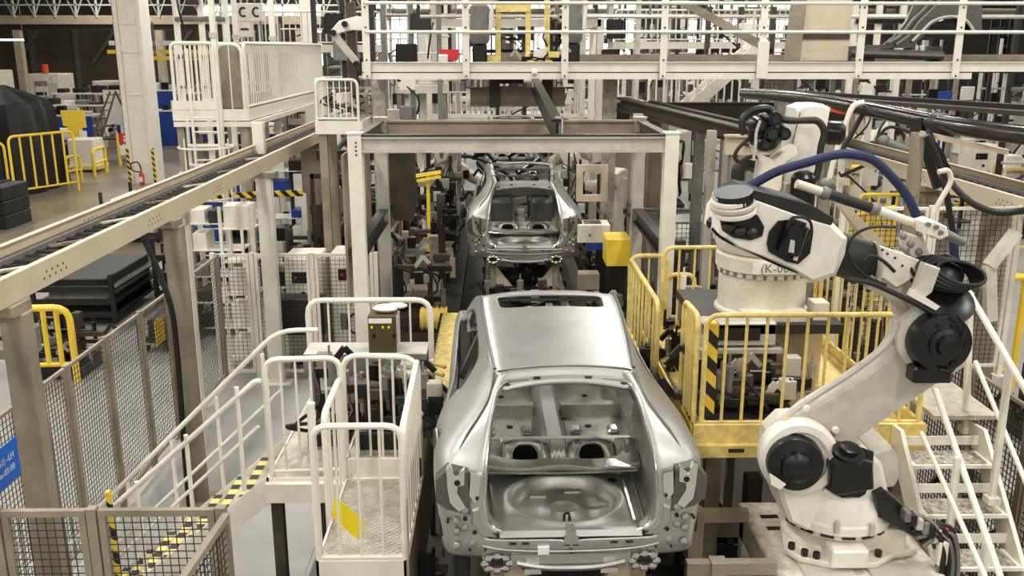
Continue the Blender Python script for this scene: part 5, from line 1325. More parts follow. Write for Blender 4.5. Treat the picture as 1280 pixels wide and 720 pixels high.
# yellow collar drum, yellow box, white boxed unit beside the second car
t = thing('cable_drum', 'yellow ribbed drum on the floor deck left of the second car', 'drum', (-.95, 13.2, LZ))
part('drum_body', MB().cyl((-1.15, 13.1, 1.62), (-.75, 13.1, 1.62), .16, n=18), YELW, t)
for k in range(6): part('rib', MB().cyl((-1.13 + .07 * k, 13.1, 1.62), (-1.10 + .07 * k, 13.1, 1.62), .18, n=18), YEL, t)
part('drum_stand', MB().box(-1.2, -.7, 13.0, 13.2, LZ, 1.5), DGREY, t)
deck('dark side deck right of the second car under the yellow box', 2.08, 2.9, 13.2, 15.6, 2.0, DGREY, BROWN) if False else None
t = thing('yellow_box', 'ochre yellow machine cover box right of the second car', 'box', (1.88, 14.2, LZ))
part('box_body', MB().cbox(1.70, 2.08, 14.0, 14.6, 2.2, 2.63, .015), YEL, t)
part('box_stand', MB().box(1.74, 2.04, 14.1, 14.5, LZ, 2.2), DGREY, t)
t = thing('white_unit', 'white boxed unit with a dark square opening right of the second car tail', 'machine', (1.55, 14.8, LZ))
part('unit_body', MB().cbox(1.30, 1.84, 14.75, 15.2, 2.42, 2.72, .015), WHITE, t)
part('unit_hatch', MB().box(1.42, 1.70, 14.8, 15.1, 2.715, 2.73), BLACK, t)
part('unit_knob', MB().cyl((1.5, 14.74, 2.55), (1.5, 14.72, 2.55), .025, n=8), GREY, t)
part('unit_stand', MB().box(1.66, 1.80, 14.8, 15.1, LZ, 2.42), DGREY, t)
part('blue_valve', MB().box(1.45, 1.75, 14.72, 14.78, 2.30, 2.41), BLUE, t)
t = thing('terminal_box', 'grey terminal box on a stalk at the right rear corner of the second car', 'box', (1.45, 13.6, LZ))
part('box_body', MB().cbox(1.22, 1.54, 13.5, 13.75, 1.95, 2.2, .015), TAUPE, t)
part('stalk', MB().box(1.36, 1.42, 13.6, 13.7, 1.25, 1.95), DGREY, t)
t = thing('square_frame', 'beige square window frame jig right of the second car roof', 'frame', (1.72, 17.0, LZ))
for a, b_ in (((1.52, 17, 2.86), (1.52, 17, 3.3)), ((1.98, 17, 2.86), (1.98, 17, 3.3)), ((1.46, 17, 2.8), (2.04, 17, 2.8)), ((1.46, 17, 3.36), (2.04, 17, 3.36))):
    part('frame_bar', MB().bar(a, b_, .12, .12, (0, 1, 0)), BEIGE, t)
part('frame_leg', MB().box(1.70, 1.80, 16.95, 17.1, LZ, 2.75), TAUPE, t)
SR = [(-1.3, 21.4, 1.45, -.9, 2, 'white', .95, 'white robot reaching in from the left beyond the portal frame'),
      (-2.2, 23.4, 0, .1, 1, 'white', 1.5, 'white robot left of the farthest car tail'),
      (2.5, 19.6, .9, pi + .9, 0, 'white', 1.05, 'white robot reaching in from the right beyond the portal frame'),
      (2.6, 22.6, .9, pi + .4, 2, 'white', 1.2, 'white robot right of the farthest car'),
      (-4.2, 24.6, 0, 1.2, 3, 'grey', 1.5, 'grey robot under the walkway, left side of the line'),
      (3.2, 25.5, 0, pi, 1, 'white', 1.6, 'white robot under the walkway, right side of the line'),
      (-2.3, 27.6, 0, 1.3, 1, 'white', 1.5, 'white robot seen between walkway and portal frame, left of centre'),
      (2.9, 27.6, 0, 1.8, 1, 'white', 1.5, 'white robot seen between walkway and portal frame, right of centre')]
for x, y, z, rz, p, c, s, lb in SR: robot(lb, x, y, z, rz, p, c, s)
solo('yellow_bracket', MB().bar((-1.55, 17.1, 3.2), (-1.05, 17.1, 3.28), .06, .06).bar((-1.55, 17.1, 3.2), (-1.6, 17.1, 2.95), .06, .06).bar((-1.5, 17.05, 3.12), (-1.05, 17.05, 3.2), .05, .05).box(-1.33, -1.27, 17.1, 17.2, 1.45, 3.2), YEL, 'yellow angled bracket on a stem over the left jigs', 'bracket')
# machine lumps filling the platform between the rails near the car
fixture('black welding gear with cables on the work platform behind the middle rail', -1.0, 8.0, DZ + .18, .58, .95, 71, 'dark', 1, dens=4.5, name='welding_gear')
fixture('oily jig gear with yellow levers at the far right corner of the work platform', -.9, 8.5, DZ + .18, .42, .62, 73, 'mixed', 1, dens=4.0, name='welding_gear')
fixture('black welding gun stand on the landing beside the stair rail', -1.62, 8.4, DZ, .42, .8, 72, 'dark', 1, dens=3, name='welding_gear')
fixture('greasy clamps and hoses between the side gate and the robot platform', 1.95, 9.7, 1.85, .45, .7, 74, 'mixed', -1, dens=2.6, name='welding_gear')
fixture('clamp gear under the rear edge of the yellow side gate', 2.3, 10.8, 1.85, .5, .85, 75, 'yellow', -1, dens=2.2, name='welding_gear')
fixture('dark pump gear on the gangway by the hazard striped beam', 2.0, 9.15, 1.85, .4, .55, 76, 'dark', -1, dens=2.0, name='welding_gear')
for i, (y, z) in enumerate(((8.6, 2.42), (8.2, 2.36), (7.9, 2.25), (8.9, 2.4))):
    solo('yellow_lever', MB().tube([(-.70, y, z), (-.56, y - .04, z - .03)], .018, 6).ball((-.55, y - .04, z - .03), .026, .026, .026, 8, 6).bar((-.72, y, z), (-.72, y, 1.98), .03, .03), YELW, f'yellow lever poking out of the platform toward the car, {ORD[i]} from the box', 'lever', 'yellow levers by the car')

# ================================================================== columns and hung decks around the station
for i, (u, v, Y, w, h, m, lb) in enumerate((
    (388, 190, 20.5, .42, 3.5, TAUPE, 'wide taupe column left of the portal frame beyond the conveyor'),
    (325, 195, 17.0, .2, 4.2, CREAM, 'slim cream post between the conveyor posts and the cage'),
    (795, 230, 16.2, .16, 4.4, PALE, 'pale post at the right rear of the portal frame'),
    (818, 240, 19.0, .34, 4.4, TAUPE, 'taupe column with a dark knob right of the portal frame'),
    (775, 230, 22.0, .42, 4.4, TAUPE, 'wide taupe column right of the farthest car'),
    (870, 250, 16.0, .16, 4.4, GREY, 'blue grey post between portal frame and rear robot'),
    (885, 260, 14.0, .12, 4.3, PALE, 'slim pale post behind the white robot base'),
    (915, 240, 18.0, .5, 3.9, PALE, 'broad pale panel post behind the white robot base'),
    (496, 230, 19.0, .26, 4.3, CREAM, 'cream post behind the beige side panel'))):
    x = {0: -4.13, 1: -4.35, 2: 2.45, 3: 3.27, 4: 2.94, 5: 3.49, 6: 3.24, 7: 4.63, 8: -2.12}[i]
    t = thing('steel_column', lb, 'column', (x, Y, 0))
    part('shaft', MB().box(x - w / 2, x + w / 2, Y - .08, Y + .08, 0, h), m, t)
    part('foot_plate', MB().box(x - w * .8, x + w * .8, Y - .16, Y + .16, 0, .02), m, t)
def beam_run(label, a, b, w, h, m, name='beam', sup=True):
    t = thing('steel_beam', label, 'beam', a)
    part('web_beam', MB().ibeam(a, b, w, h, .03), m, t)
    if sup:
        for f in (.12, .88):
            p = lerp(a, b, f); part('post', MB().box(p[0] - .06, p[0] + .06, p[1] - .06, p[1] + .06, 0, p[2] - h / 2), TAUPE, t)
    return t
beam_run('dark cross beam below it, left of the portal frame', (-3.6, 18.4, 3.45), (-1.9, 18.4, 3.45), .14, .2, BROWN)
beam_run('brown cross beam right of the portal frame at its top', (2.3, 18.6, 4.28), (7.0, 18.6, 4.28), .2, .36, BROWN)
beam_run('beige beam box behind the rear robot head', (3.3, 13.4, 4.15), (4.5, 13.4, 4.15), .2, .28, BEIGE)
beam_run('dark brown sloping conveyor rail from the portal frame to the right', (2.3, 17.4, 4.5), (3.7, 13.3, 4.25), .2, .24, BROWN)
beam_run('second dark sloping rail beside it', (2.9, 17.6, 4.45), (4.4, 13.3, 4.2), .14, .2, BROWN)
beam_run('thin dark tie right of the portal frame, at cabinet height', (2.35, 17.0, 2.55), (3.9, 17.0, 2.55), .08, .1, GREY)
mesh_fence('dark mesh gate behind the base of the rear robot', [(2.7, 15.6), (3.5, 15.6)], 0, 2.6, m=GREY, dx=.08, r=.004)
for i, (x, y, h, lb) in enumerate(((-3.2, 19.2, 2.2, 'black machine cabinet behind the mesh cage, next to the taupe column'), (-2.4, 17.3, 1.9, 'dark cabinet squeezed between the mesh fence and portal post'), (-4.0, 18.6, 2.4, 'dark machine rack left of the taupe column'))):
    fixture(lb, x, y, 0, .9, h, 90 + i, 'dark', 1, name='dark_machine', dens=1.5)
for i, (x, y, h, pal, lb) in enumerate(((3.3, 14.6, 2.6, 'dark', 'dark machine in the gap right of the portal frame'), (4.2, 16.2, 3.0, 'mixed', 'dark pipework rack behind the rear robot'), (5.0, 13.0, 3.2, 'mixed', 'tangled grey machine right of the rear robot arm'), (4.6, 11.8, 2.9, 'dark', 'black ribbed machine below the blue hose arch'), (5.4, 15.0, 3.2, 'beige', 'beige machine stack behind the blue hose arch'))):
    fixture(lb, x, y, 0, 1.2, h, 120 + i, pal, -1, name='dark_machine', dens=2.2)

fixture('dark jig machinery under the toolbox behind the front yellow rail', 2.25, 8.0, PZ, .8, .55, 330, 'dark', 1, name='dark_machine', dens=2.5)
fixture('oily hydraulic unit standing in the dark under the robot platform', 2.5, 8.6, 0, 1.5, 1.9, 331, 'dark', 1, name='dark_machine', dens=2)
fixture('grimy pump under the platform edge between the car and the steel bench', 1.75, 5.6, 0, .6, 1.2, 332, 'dark', 1, name='dark_machine', dens=2)
fixture('dark chain drive beside the near car under the work platform', -.45, 6.9, 0, .3, 1.5, 333, 'dark', 1, name='dark_machine', dens=2)
for i in range(3):
    fixture(f'dark drive unit under the second car, {ORD[i]} from its tail', .44, 12.6 + i * 1.5, 1.5, .8, .5, 340 + i, 'dark', 1, name='dark_machine', dens=1.5)

for i, (x, y, h, lb) in enumerate(((-3.5, 20.2, 2.9, 'dark lattice machine behind the mesh cage, beside the taupe column'), (-2.5, 20.9, 3.0, 'dark lattice machine behind the portal post on its left'), (-4.3, 21.8, 2.8, 'dark lattice machine under the inner edge of the balcony'), (-2.9, 23.4, 3.2, 'dark lattice machine farther back left of the line'))):
    t = fixture(lb, x, y, 0, 1.0, h * .8, 360 + i, 'dark', 1, name='dark_machine', dens=2.2)
    for dx in (-.48, .48): part('corner_post', MB().box(x + dx - .04, x + dx + .04, y - .5, y - .42, 0, h), BROWN, t)
    part('top_tie', MB().box(x - .5, x + .5, y - .5, y - .42, h - .1, h), BROWN, t)
    part('diagonal', MB().bar((x - .45, y - .46, h * .35), (x + .45, y - .46, h * .8), .06, .06), TAUPE, t)

# ================================================================== left side of the hall
t = thing('building_column', 'huge cream building column with striped corner guards and extinguisher at its foot', 'column', (-14.83, 39.2, 0))
part('shaft', MB().cbox(-15.22, -14.46, 38.7, 39.6, 0, 11.98, .04), CREAM, t)
for xa, xb in ((-15.38, -15.22), (-14.46, -14.30)): part('flange', MB().box(xa, xb, 38.62, 39.7, 0, 11.98), CREAM, t)
for x in (-15.40, -14.36): part('corner_guard', MB().box(x, x + .1, 38.56, 38.62, 0, 1.5), HAZ, t)
for z in (3.6, 5.3, 6.4): part('seam', MB().box(-15.22, -14.46, 38.69, 38.7, z, z + .03), PALE, t)
t = thing('fire_extinguisher', 'red fire extinguisher with a hose at the foot of the huge column', 'extinguisher', (-14.75, 38.3, 0))
part('cylinder', MB().lathe([(.09, 0), (.10, .02), (.10, .42), (.05, .52), (.03, .56)], (-14.75, 38.3, .02), n=12), RED, t)
part('hose', MB().tube(curve_pts([(-14.75, 38.2, .56), (-15.05, 38.2, .62), (-15.1, 38.2, .9), (-14.8, 38.2, .95), (-14.7, 38.2, .6)], 4), .03, 6), BLACK, t)
part('label', MB().box(-14.82, -14.68, 38.19, 38.2, .15, .35), WHITE, t)
t = thing('building_column', 'slimmer pale column just behind the huge cream column', 'column', (-18.3, 48, 0))
part('shaft', MB().cbox(-18.7, -17.9, 47.6, 48.3, 0, 11.98, .04), GWHITE, t)
part('pipe', MB().tube([(-18.95, 47.7, 0), (-18.95, 47.7, 11.98)], .08, 8), TAUPE, t)

# tarp covered machine
rows = []
for j, (z, g) in enumerate(((0.0, .25), (1.0, .2), (2.2, .12), (3.1, .05), (3.45, -.1), (3.9, -.9), (4.1, -1.3))):
    r = []
    for i in range(33):
        a = i / 32 * 2 * pi
        sx = 1.55 + g; sy = 1.5 + g
        c, s_ = cos(a), sin(a); k = 1 / max(abs(c), abs(s_))
        k = min(k, 1.36)
        fold = .13 * sin(i * 2.6) * (1 - j / 8)
        r.append((-19.75 + (sx + fold) * c * k, 37.4 + (sy + fold) * s_ * k, z + .08 * sin(i * 1.7 + j) * (j in (3, 4))))
    rows.append(r)
mbt = MB().grid(rows)
mbt.add([rows[-1][i] for i in range(32)], [tuple(range(32))])
solo('covered_machine', mbt, TARP, 'tall machine under a black tarpaulin behind the yellow rails', 'machine', angle=28)
# yellow guard rails along the aisle
hoop_rail('guard_rail', 'yellow aisle rail at the frame edge before the black tarpaulin', 'railing', (-20.6, 34.2), (-18.45, 34.9), 0, 2.1, YEL, 5, r=.05, low=.35, rb=.04, corner=.25)
hoop_rail('guard_rail', 'yellow aisle rail with upright bars right of the black tarpaulin edge', 'railing', (-18.0, 34.4), (-16.75, 36.9), 0, 2.35, YEL, 5, r=.05, low=.35, rb=.04, corner=.25)
hoop_rail('guard_rail', 'small yellow hoop rail next to the long aisle rail', 'railing', (-17.86, 38.45), (-17.6, 39.16), 0, 1.15, YEL, 0, r=.06, low=.55, corner=.2)
hoop_rail('guard_rail', 'small yellow hoop rail before the white trousered person', 'railing', (-17.69, 40.66), (-17.83, 42.27), 0, 1.2, YEL, 0, r=.08, low=.6, corner=.2)
nx, ny = (-18.18, 44.95)
t = thing('notice_stand', 'red notice with white mark above a white sheet on a yellow stand', 'sign', (nx, ny, 0))
for dx, h in ((-.1, 1.5), (.42, 1.1)): part('stand', MB().box(nx + dx - .06, nx + dx + .06, ny, ny + .1, 0, h), YEL, t)
part('red_notice', MB().box(nx - .02, nx + .5, ny - .04, ny - .01, 1.05, 1.55), RED, t)
part('white_mark', MB().box(nx + .2, nx + .28, ny - .06, ny - .04, 1.13, 1.3).box(nx + .21, nx + .27, ny - .06, ny - .04, 1.36, 1.44), WHITE, t)
part('sheet', MB().box(nx - .02, nx + .5, ny - .04, ny - .01, .5, .98), PAPER, t)
# dark crates strapped at the frame edge
t = thing('crate_stack', 'black wrapped crates strapped together at the aisle edge', 'crate', (-15.9, 28.6, 0))
for k in range(3):
    part('crate', MB().cbox(-17.2, -15.05, 28.0, 29.6, .12 + k * .44, .53 + k * .44, .03), BLACKM, t)
    part('crate_label', MB().box(-15.6 - .5 * (k % 2), -15.3 - .5 * (k % 2), 27.99, 28.0, .3 + k * .44, .4 + k * .44), PAPER, t)
for x in (-16.6, -15.6): part('strap', MB().box(x - .04, x + .04, 27.97, 29.6, .1, 1.46), DGREY, t)
part('pallet', MB().box(-17.2, -15.05, 28.0, 29.6, 0, .1), GREY, t)
# yellow shaped board, blue benches, ladder, trays
t = thing('yellow_board', 'tall yellow T shaped board standing behind the aisle rails', 'board', (-19.9, 44, 0))
part('board', MB().prism([(-20.42, 2.7), (-19.32, 2.7), (-19.30, 1.9), (-19.5, 1.9), (-19.52, .7), (-20.1, .75), (-20.18, 1.95), (-20.36, 1.98)], 44, 44.06), YEL, t)
part('board_stand', MB().box(-19.9, -19.7, 44.06, 44.2, 0, 1.2), DGREY, t)
part('white_sheet', MB().box(-19.62, -19.3, 43.97, 44, 1.1, 1.75), PAPER, t)
for i, (xa, xb, y, z0, z1, lb) in enumerate(((-26, -21.6, 50, .2, 2.0, 'long blue bench panel behind the yellow board'), (-21.2, -17.0, 52.2, .2, 2.1, 'blue bench panel behind the ladder'), (-16.0, -11.5, 50.5, .2, 2.05, 'blue bench panel right of the huge column'), (-22.5, -19.5, 57, 1.6, 3.0, 'short blue panel high behind the ladder'), (-17.5, -14.0, 58, 1.4, 2.8, 'blue panel peeping out behind the huge column'))):
    t = thing('blue_bench', lb, 'bench', ((xa + xb) / 2, y, 0))
    part('front_panel', MB().box(xa, xb, y, y + .06, z0, z1), BLUE, t)
    part('bench_top', MB().box(xa, xb, y, y + 1.2, z1, z1 + .08), WHITE, t)
    for x in (xa + .1, (xa + xb) / 2, xb - .1): part('leg', MB().box(x - .05, x + .05, y + .1, y + .2, 0, z1), GREY, t)
    r = random.Random(i + 60)
    for k in range(7):
        x = xa + (xb - xa) * (k + .5) / 7 + r.uniform(-.1, .1); w = r.uniform(.25, .5); hh = r.uniform(.12, .55)
        mi = r.randrange(5)
        solo('bench_item', MB().cbox(x - w / 2, x + w / 2, y + .1, y + .5, z1 + .08, z1 + .08 + hh, .03), (WHITE, BLACK, PALE, DGREY, GWHITE)[mi], f'{("white", "black", "pale grey", "dark grey", "off-white")[mi]} item on the {lb}, {ORD[k]} along', 'box', 'items on the blue benches')
t = thing('step_ladder', 'brown fibre step ladder standing open near the huge column', 'ladder', (-18.8, 46.5, 0))
for s, yy in ((-1, 46.3), (1, 47.2)):
    for w in (-.22, .22):
        part('stile', MB().bar((-18.9 + s * .95 + w, yy, 1.2), (-18.85 + s * .12 + w * .6, 46.7, 3.45), .09, .09), WOOD, t)
    for k in range(6):
        f = (k + .5) / 6
        x = -18.9 + s * .95 * (1 - f) + s * .12 * f; z = 1.2 + 2.25 * f
        part('rung', MB().box(x - .2, x + .2, yy - .04 + (46.7 - yy) * f, yy + .04 + (46.7 - yy) * f, z, z + .05), WOOD, t)
part('base_table', MB().box(-20.3, -17.6, 46.0, 47.4, 1.12, 1.2).box(-20.2, -20.1, 46.1, 46.2, 0, 1.12).box(-17.8, -17.7, 46.1, 46.2, 0, 1.12), BROWN, t)
solo('white_board', MB().box(-20.6, -19.0, 49.4, 49.46, 1.6, 3.4).box(-19.9, -19.8, 49.46, 49.6, 0, 1.6), PAPER, 'plain white board behind the brown step ladder', 'board')

# a person bending over by the ladder, grown from one skeleton
def person(label, o, joints, edges, cloth, trousers):
    me = bpy.data.meshes.new('body'); me.from_pydata([tuple(o[k] + p[k] for k in range(3)) for p, r in joints], edges, [])
    ob = link(bpy.data.objects.new('person', me)); tag(ob, label, 'person', None, 'thing')
    ob.modifiers.new('skin', 'SKIN'); sv = me.skin_vertices
    if not sv: me.attributes
    for i, (p, r) in enumerate(joints):
        me.skin_vertices[0].data[i].radius = (r, r)
    me.skin_vertices[0].data[0].use_root = True
    ob.modifiers.new('smooth', 'SUBSURF').render_levels = 1
    return ob
def bending_person(label, o):
    J = [((0, 0, .95), .15), ((.02, -.16, 1.22), .15), ((.05, -.34, 1.38), .16), ((.06, -.46, 1.42), .06), ((.07, -.58, 1.42), .10), ((.07, -.66, 1.38), .07),
         ((-.11, .0, .90), .10), ((-.14, -.10, .50), .075), ((-.13, .02, .10), .05), ((-.13, -.12, .04), .045),
         ((.11, .0, .90), .10), ((.16, .06, .50), .075), ((.17, .25, .10), .05), ((.17, .12, .04), .045),
         ((-.17, -.36, 1.34), .065), ((-.22, -.48, 1.08), .05), ((-.18, -.62, .90), .035), ((-.17, -.68, .84), .03),
         ((.26, -.36, 1.34), .065), ((.30, -.52, 1.10), .05), ((.26, -.68, .95), .035), ((.25, -.74, .90), .03)]
    E_ = [(0, 1), (1, 2), (2, 3), (3, 4), (4, 5), (0, 6), (6, 7), (7, 8), (8, 9), (0, 10), (10, 11), (11, 12), (12, 13), (2, 14), (14, 15), (15, 16), (16, 17), (2, 18), (18, 19), (19, 20), (20, 21)]
    me = bpy.data.meshes.new('person'); me.from_pydata([(p[0], p[1], p[2]) for p, r in J], E_, [])
    ob = link(bpy.data.objects.new('person', me)); ob.location = o
    tag(ob, label, 'person', None, 'thing'); OFF[ob] = o
    ob.modifiers.new('skin', 'SKIN')
    for i, (p, r) in enumerate(J): me.skin_vertices[0].data[i].radius = (r, r)
    me.skin_vertices[0].data[0].use_root = True
    md = ob.modifiers.new('smooth', 'SUBSURF'); md.levels = md.render_levels = 1
    me.materials.append(CLOTHW)
    part('hair', MB().ball((o[0] + .07, o[1] - .57, o[2] + 1.46), .115, .13, .10, 10, 7), BLACK, ob)
    part('dark_vest', MB().ball((o[0] + .035, o[1] - .27, o[2] + 1.32), .2, .26, .17, 12, 8), BLACKM, ob)
    part('face', MB().ball((o[0] + .07, o[1] - .66, o[2] + 1.40), .085, .05, .10, 10, 7), SKIN, ob)
    for s in (-1, 1): part('shoe', MB().ball((o[0] + s * .15, o[1] + (-.06 if s < 0 else .18), o[2] + .045), .06, .14, .045, 10, 6), BLACK, ob)
    return ob
p = bending_person('person in white trousers and dark vest bending beside the blue bench', (-20.3, 48.2, 0.02))
p.rotation_euler = (0, 0, 1.2); p.scale = (1.12, 1.12, 1.12)
for ch in p.children: pass

# white enclosures and racks far left
def white_booth(label, x, y, w, d, h, lampc=None):
    t = thing('machine_booth', label, 'machine', (x, y, 0))
    part('booth_body', MB().cbox(x - w / 2, x + w / 2, y, y + d, 0, h, .05), WHITEW, t)
    part('window', MB().box(x - w * .3, x + w * .05, y - .03, y, h * .45, h * .7), BLACK, t)
    part('door', MB().box(x + w * .12, x + w * .42, y - .03, y, .1, h * .85), GWHITE, t)
    part('panel', MB().box(x - w * .3, x + w * .1, y - .04, y, h * .8, h * .88), GREY, t)
    for k in range(3): part('rib', MB().box(x - w / 2 + w * (k + .6) / 3.4 - .03, x - w / 2 + w * (k + .6) / 3.4 + .03, y - .05, y, .1, h * .95), PALE, t)
    if lampc: part('beacon', MB().cyl((x + .1, y + .2, h), (x + .1, y + .2, h + .6), .2, n=10), lampc, t)
    return t
white_booth('white machine booth with an orange beacon beyond the blue bench', -29.6, 62, 2.0, 2.2, 3.9, ORANGE)
white_booth('white machine booth at the frame edge behind the tarpaulin', -32.0, 58, 2.6, 2.4, 4.2)
white_booth('second white booth tucked between the other booths', -27.0, 66, 2.4, 2.2, 3.3)
t = thing('white_tower', 'white lattice ladder tower at the frame edge', 'tower', (-31, 57, 0))
for x in (-32.2, -31.2, -30.4): part('post', MB().box(x - .07, x + .07, 56.5, 56.64, 0, 11), WHITE, t)
for k in range(14): part('rung', MB().box(-32.2, -30.4, 56.52, 56.62, 2.5 + k * .6, 2.6 + k * .6), WHITE, t)
def wire_trolley(label, x, y, w, d, h, m=ALU):
    t = thing('wire_trolley', label, 'trolley', (x, y, 0), 'wire trolleys in the left hall')
    for a in (-1, 1):
        for b_ in (-1, 1): part('post', MB().box(x + a * w / 2 - .04, x + a * w / 2 + .04, y + b_ * d / 2 - .04, y + b_ * d / 2 + .04, .12, h), m, t)
    for k in range(4): part('shelf', MB().box(x - w / 2, x + w / 2, y - d / 2, y + d / 2, .3 + k * (h - .4) / 3.2, .36 + k * (h - .4) / 3.2), m, t)
    b = MB()
    for k in range(7): b.bar((x - w / 2 + w * k / 6, y - d / 2, .3), (x - w / 2 + w * k / 6, y - d / 2, h), .04, .04)
    part('wire_side', b, m, t, kind='stuff')
    for a in (-1, 1): part('wheel', MB().cyl((x + a * w * .4 - .04, y - d * .4, .07), (x + a * w * .4 + .04, y - d * .4, .07), .07, n=10), BLACK, t)
    return t
for i in range(7):
    wire_trolley(f'silver wire trolley behind the blue benches, {ORD[i]} counting toward the huge column', -27.2 + i * 1.75, 64 - (i % 2) * 2.5, 1.5, 1.2, 2.9 + .3 * (i % 3))
for i in range(5):
    wire_trolley(f'silver wire trolley right of the huge column, {ORD[i]} counting away from it', -16.0 + i * 1.5, 60 + (i % 2) * 3, 1.3, 1.1, 2.8 + .4 * (i % 2))
# dark back wall with trusses, yellow hoists and light tubes far left
t = thing('dark_partition', 'dark brown cladding partition with columns at the far left of the hall', 'partition', (-28, 76, 0))
part('cladding', MB().box(-46, -15, 76, 76.2, 0, 7.3), WALLD, t)
for k in range(9): part('column', MB().box(-44 + k * 3.5, -43.6 + k * 3.5, 75.7, 76, 0, 7.3), PALE if k % 3 == 1 else GREY, t)
for k in range(4): part('brace', MB().bar((-38 + k * 6, 75.6, 4.4), (-35.8 + k * 6, 75.6, 7.2), .25, .25), GREY, t)
t = thing('rail_gantry', 'pale railed gantry with lattice above the dark partition', 'gantry', (-24, 68, 0))
part('gantry_beam', MB().box(-48, -10, 68, 68.3, 7.15, 7.75), BEIGE, t)
part('gantry_web', MB().box(-48, -10, 68.3, 68.4, 6.75, 7.15), BROWN, t)
for k in range(26):
    x = -47 + k * 1.45
    part('post', MB().box(x - .06, x + .06, 67.9, 68.02, 7.6, 9.4), WHITE, t)
    part('lattice_bar', MB().bar((x, 67.95, 7.7), (x + .7, 67.95, 9.3), .07, .07), WHITE, t)
    part('lattice_bar', MB().bar((x + .7, 67.95, 9.3), (x + 1.4, 67.95, 7.7), .07, .07), PALE, t)
for z in (8.4, 9.3): part('rail', MB().box(-48, -10, 67.9, 68, z, z + .1), WHITE, t)
for x in (-44, -34, -24, -14): part('leg', MB().box(x - .25, x + .25, 68.0, 68.5, 0, 6.75), BEIGE, t)
t = thing('yellow_hoist_rail', 'yellow hoist rail with pale lamps under the gantry', 'hoist', (-24, 65, 5.2))
part('rail', MB().box(-26.5, -19.5, 65, 65.25, 5.15, 5.4), YEL, t)
part('rail', MB().box(-24, -17.5, 63, 63.25, 4.75, 5.0), YEL, t)
part('lamp_strip', MB().box(-26.3, -19.5, 64.9, 65.1, 5.7, 6.0), WHITE, t)
part('post', MB().box(-25.9, -25.4, 65, 65.4, 0, 5.2), BEIGE, t)
part('hanger', MB().box(-23, -22.9, 64.0, 64.1, 5.0, 7.2).box(-19.8, -19.7, 64.0, 64.1, 5.0, 7.2), GREY, t)
def tube_lamp(label, a, b):
    t = thing('tube_lamp', label, 'lamp', a, 'tube lamps over the far bays')
    part('tube', MB().bar(a, b, .14, .1), LAMPG, t)
    part('hanger', MB().bar(a, (a[0], a[1], 12), .03, .03).bar(b, (b[0], b[1], 12), .03, .03), GREY, t)
tube_lamp('glowing tube lamp before the dark partition', (-30.5, 58, 6.0), (-28.6, 58, 6.0))

# upper balcony with dense balusters, its ladder and frame poles
t = deck('cream balcony deck on posts above the aisle conveyor', -6.55, -5.05, 19.0, 27.5, 4.3, DGREY, CREAM, 'balcony')
part('lower_edge', MB().box(-6.55, -5.0, 18.96, 19.0, 3.96, 4.06), CREAM, t)
part('lower_edge', MB().box(-5.03, -4.97, 19.0, 27.5, 3.96, 4.06), CREAM, t)
part('kick_plate', MB().box(-6.55, -5.55, 18.97, 18.99, 4.3, 4.48), CREAM, t)
hoop_rail('balcony_rail', 'cream barred rail on the near end of the balcony', 'railing', (-6.5, 19.02), (-5.62, 19.02), 4.3, 1.3, CREAM, 8, r=.035, low=.06, rb=.018)
hoop_rail('balcony_rail', 'long cream barred rail along the inner side of the balcony', 'railing', (-5.08, 19.1), (-5.08, 27.4), 4.3, 1.3, CREAM, 44, r=.035, low=.06, rb=.02)
hoop_rail('balcony_rail', 'cream barred rail along the outer side of the balcony', 'railing', (-6.5, 19.3), (-6.5, 27.4), 4.3, 1.3, CREAM, 26, r=.035, low=.06, rb=.02)
hoop_rail('balcony_rail', 'narrow cream hoop at the ladder opening of the balcony', 'railing', (-5.6, 19.0), (-5.1, 19.0), 4.3, 1.28, CREAM, 1, r=.035, low=None, corner=.2)
solo('balcony_cabinet', MB().cbox(-5.75, -5.35, 19.6, 20.0, 4.3, 5.6, .02), TAUPE, 'narrow taupe cabinet standing on the balcony', 'cabinet')
t = thing('caged_ladder', 'white caged ladder below the balcony end', 'ladder', (-5.8, 18.6, 0))
for x in (-6.05, -5.55): part('stile', MB().tube([(x, 18.6, 0), (x, 18.6, 5.5)], .03, 8), WHITE, t)
for k in range(15): part('rung', MB().tube([(-6.05, 18.6, .25 + k * .28), (-5.55, 18.6, .25 + k * .28)], .016, 6), WHITE, t)
for z in (2.6, 3.1, 3.6): part('hoop', MB().tube([(-5.8 + .55 * cos(a), 18.6 - .6 * abs(sin(a)) , z) for a in [pi + pi * k / 10 for k in range(11)]], .02, 6), WHITE, t)
for x in (-6.1, -5.25): part('cage_bar', MB().tube([(x, 18.15, 2.5), (x, 18.15, 3.8)], .016, 6), WHITE, t)
for i, (u, Y, w, h, lb) in enumerate(((268, 18.7, .1, 8.5, 'tall cream pole rising through the balcony front'), (296, 21.5, .1, 9.5, 'second tall cream pole rising behind the balcony front'), (342, 24.0, .13, 10, 'tall cream pole behind the inner balcony rail'))):
    x = (-5.53, -5.86, -5.62)[i]
    t = thing('tall_pole', lb, 'pole', (x, Y, 0))
    part('pole', MB().box(x - w / 2, x + w / 2, Y - w / 2, Y + w / 2, 0, h), CREAM, t)
    part('clip', MB().box(x - w * .7, x + w * .7, Y - w * .7, Y + w * .7, 5.7, 5.8), PALE, t)
t = thing('building_column', 'cream building column behind the end of the balcony', 'column', (-6.71, 34, 0))
part('shaft', MB().box(t.location.x - .22, t.location.x + .22, 33.8, 34.2, 0, 11.98), CREAM, t)
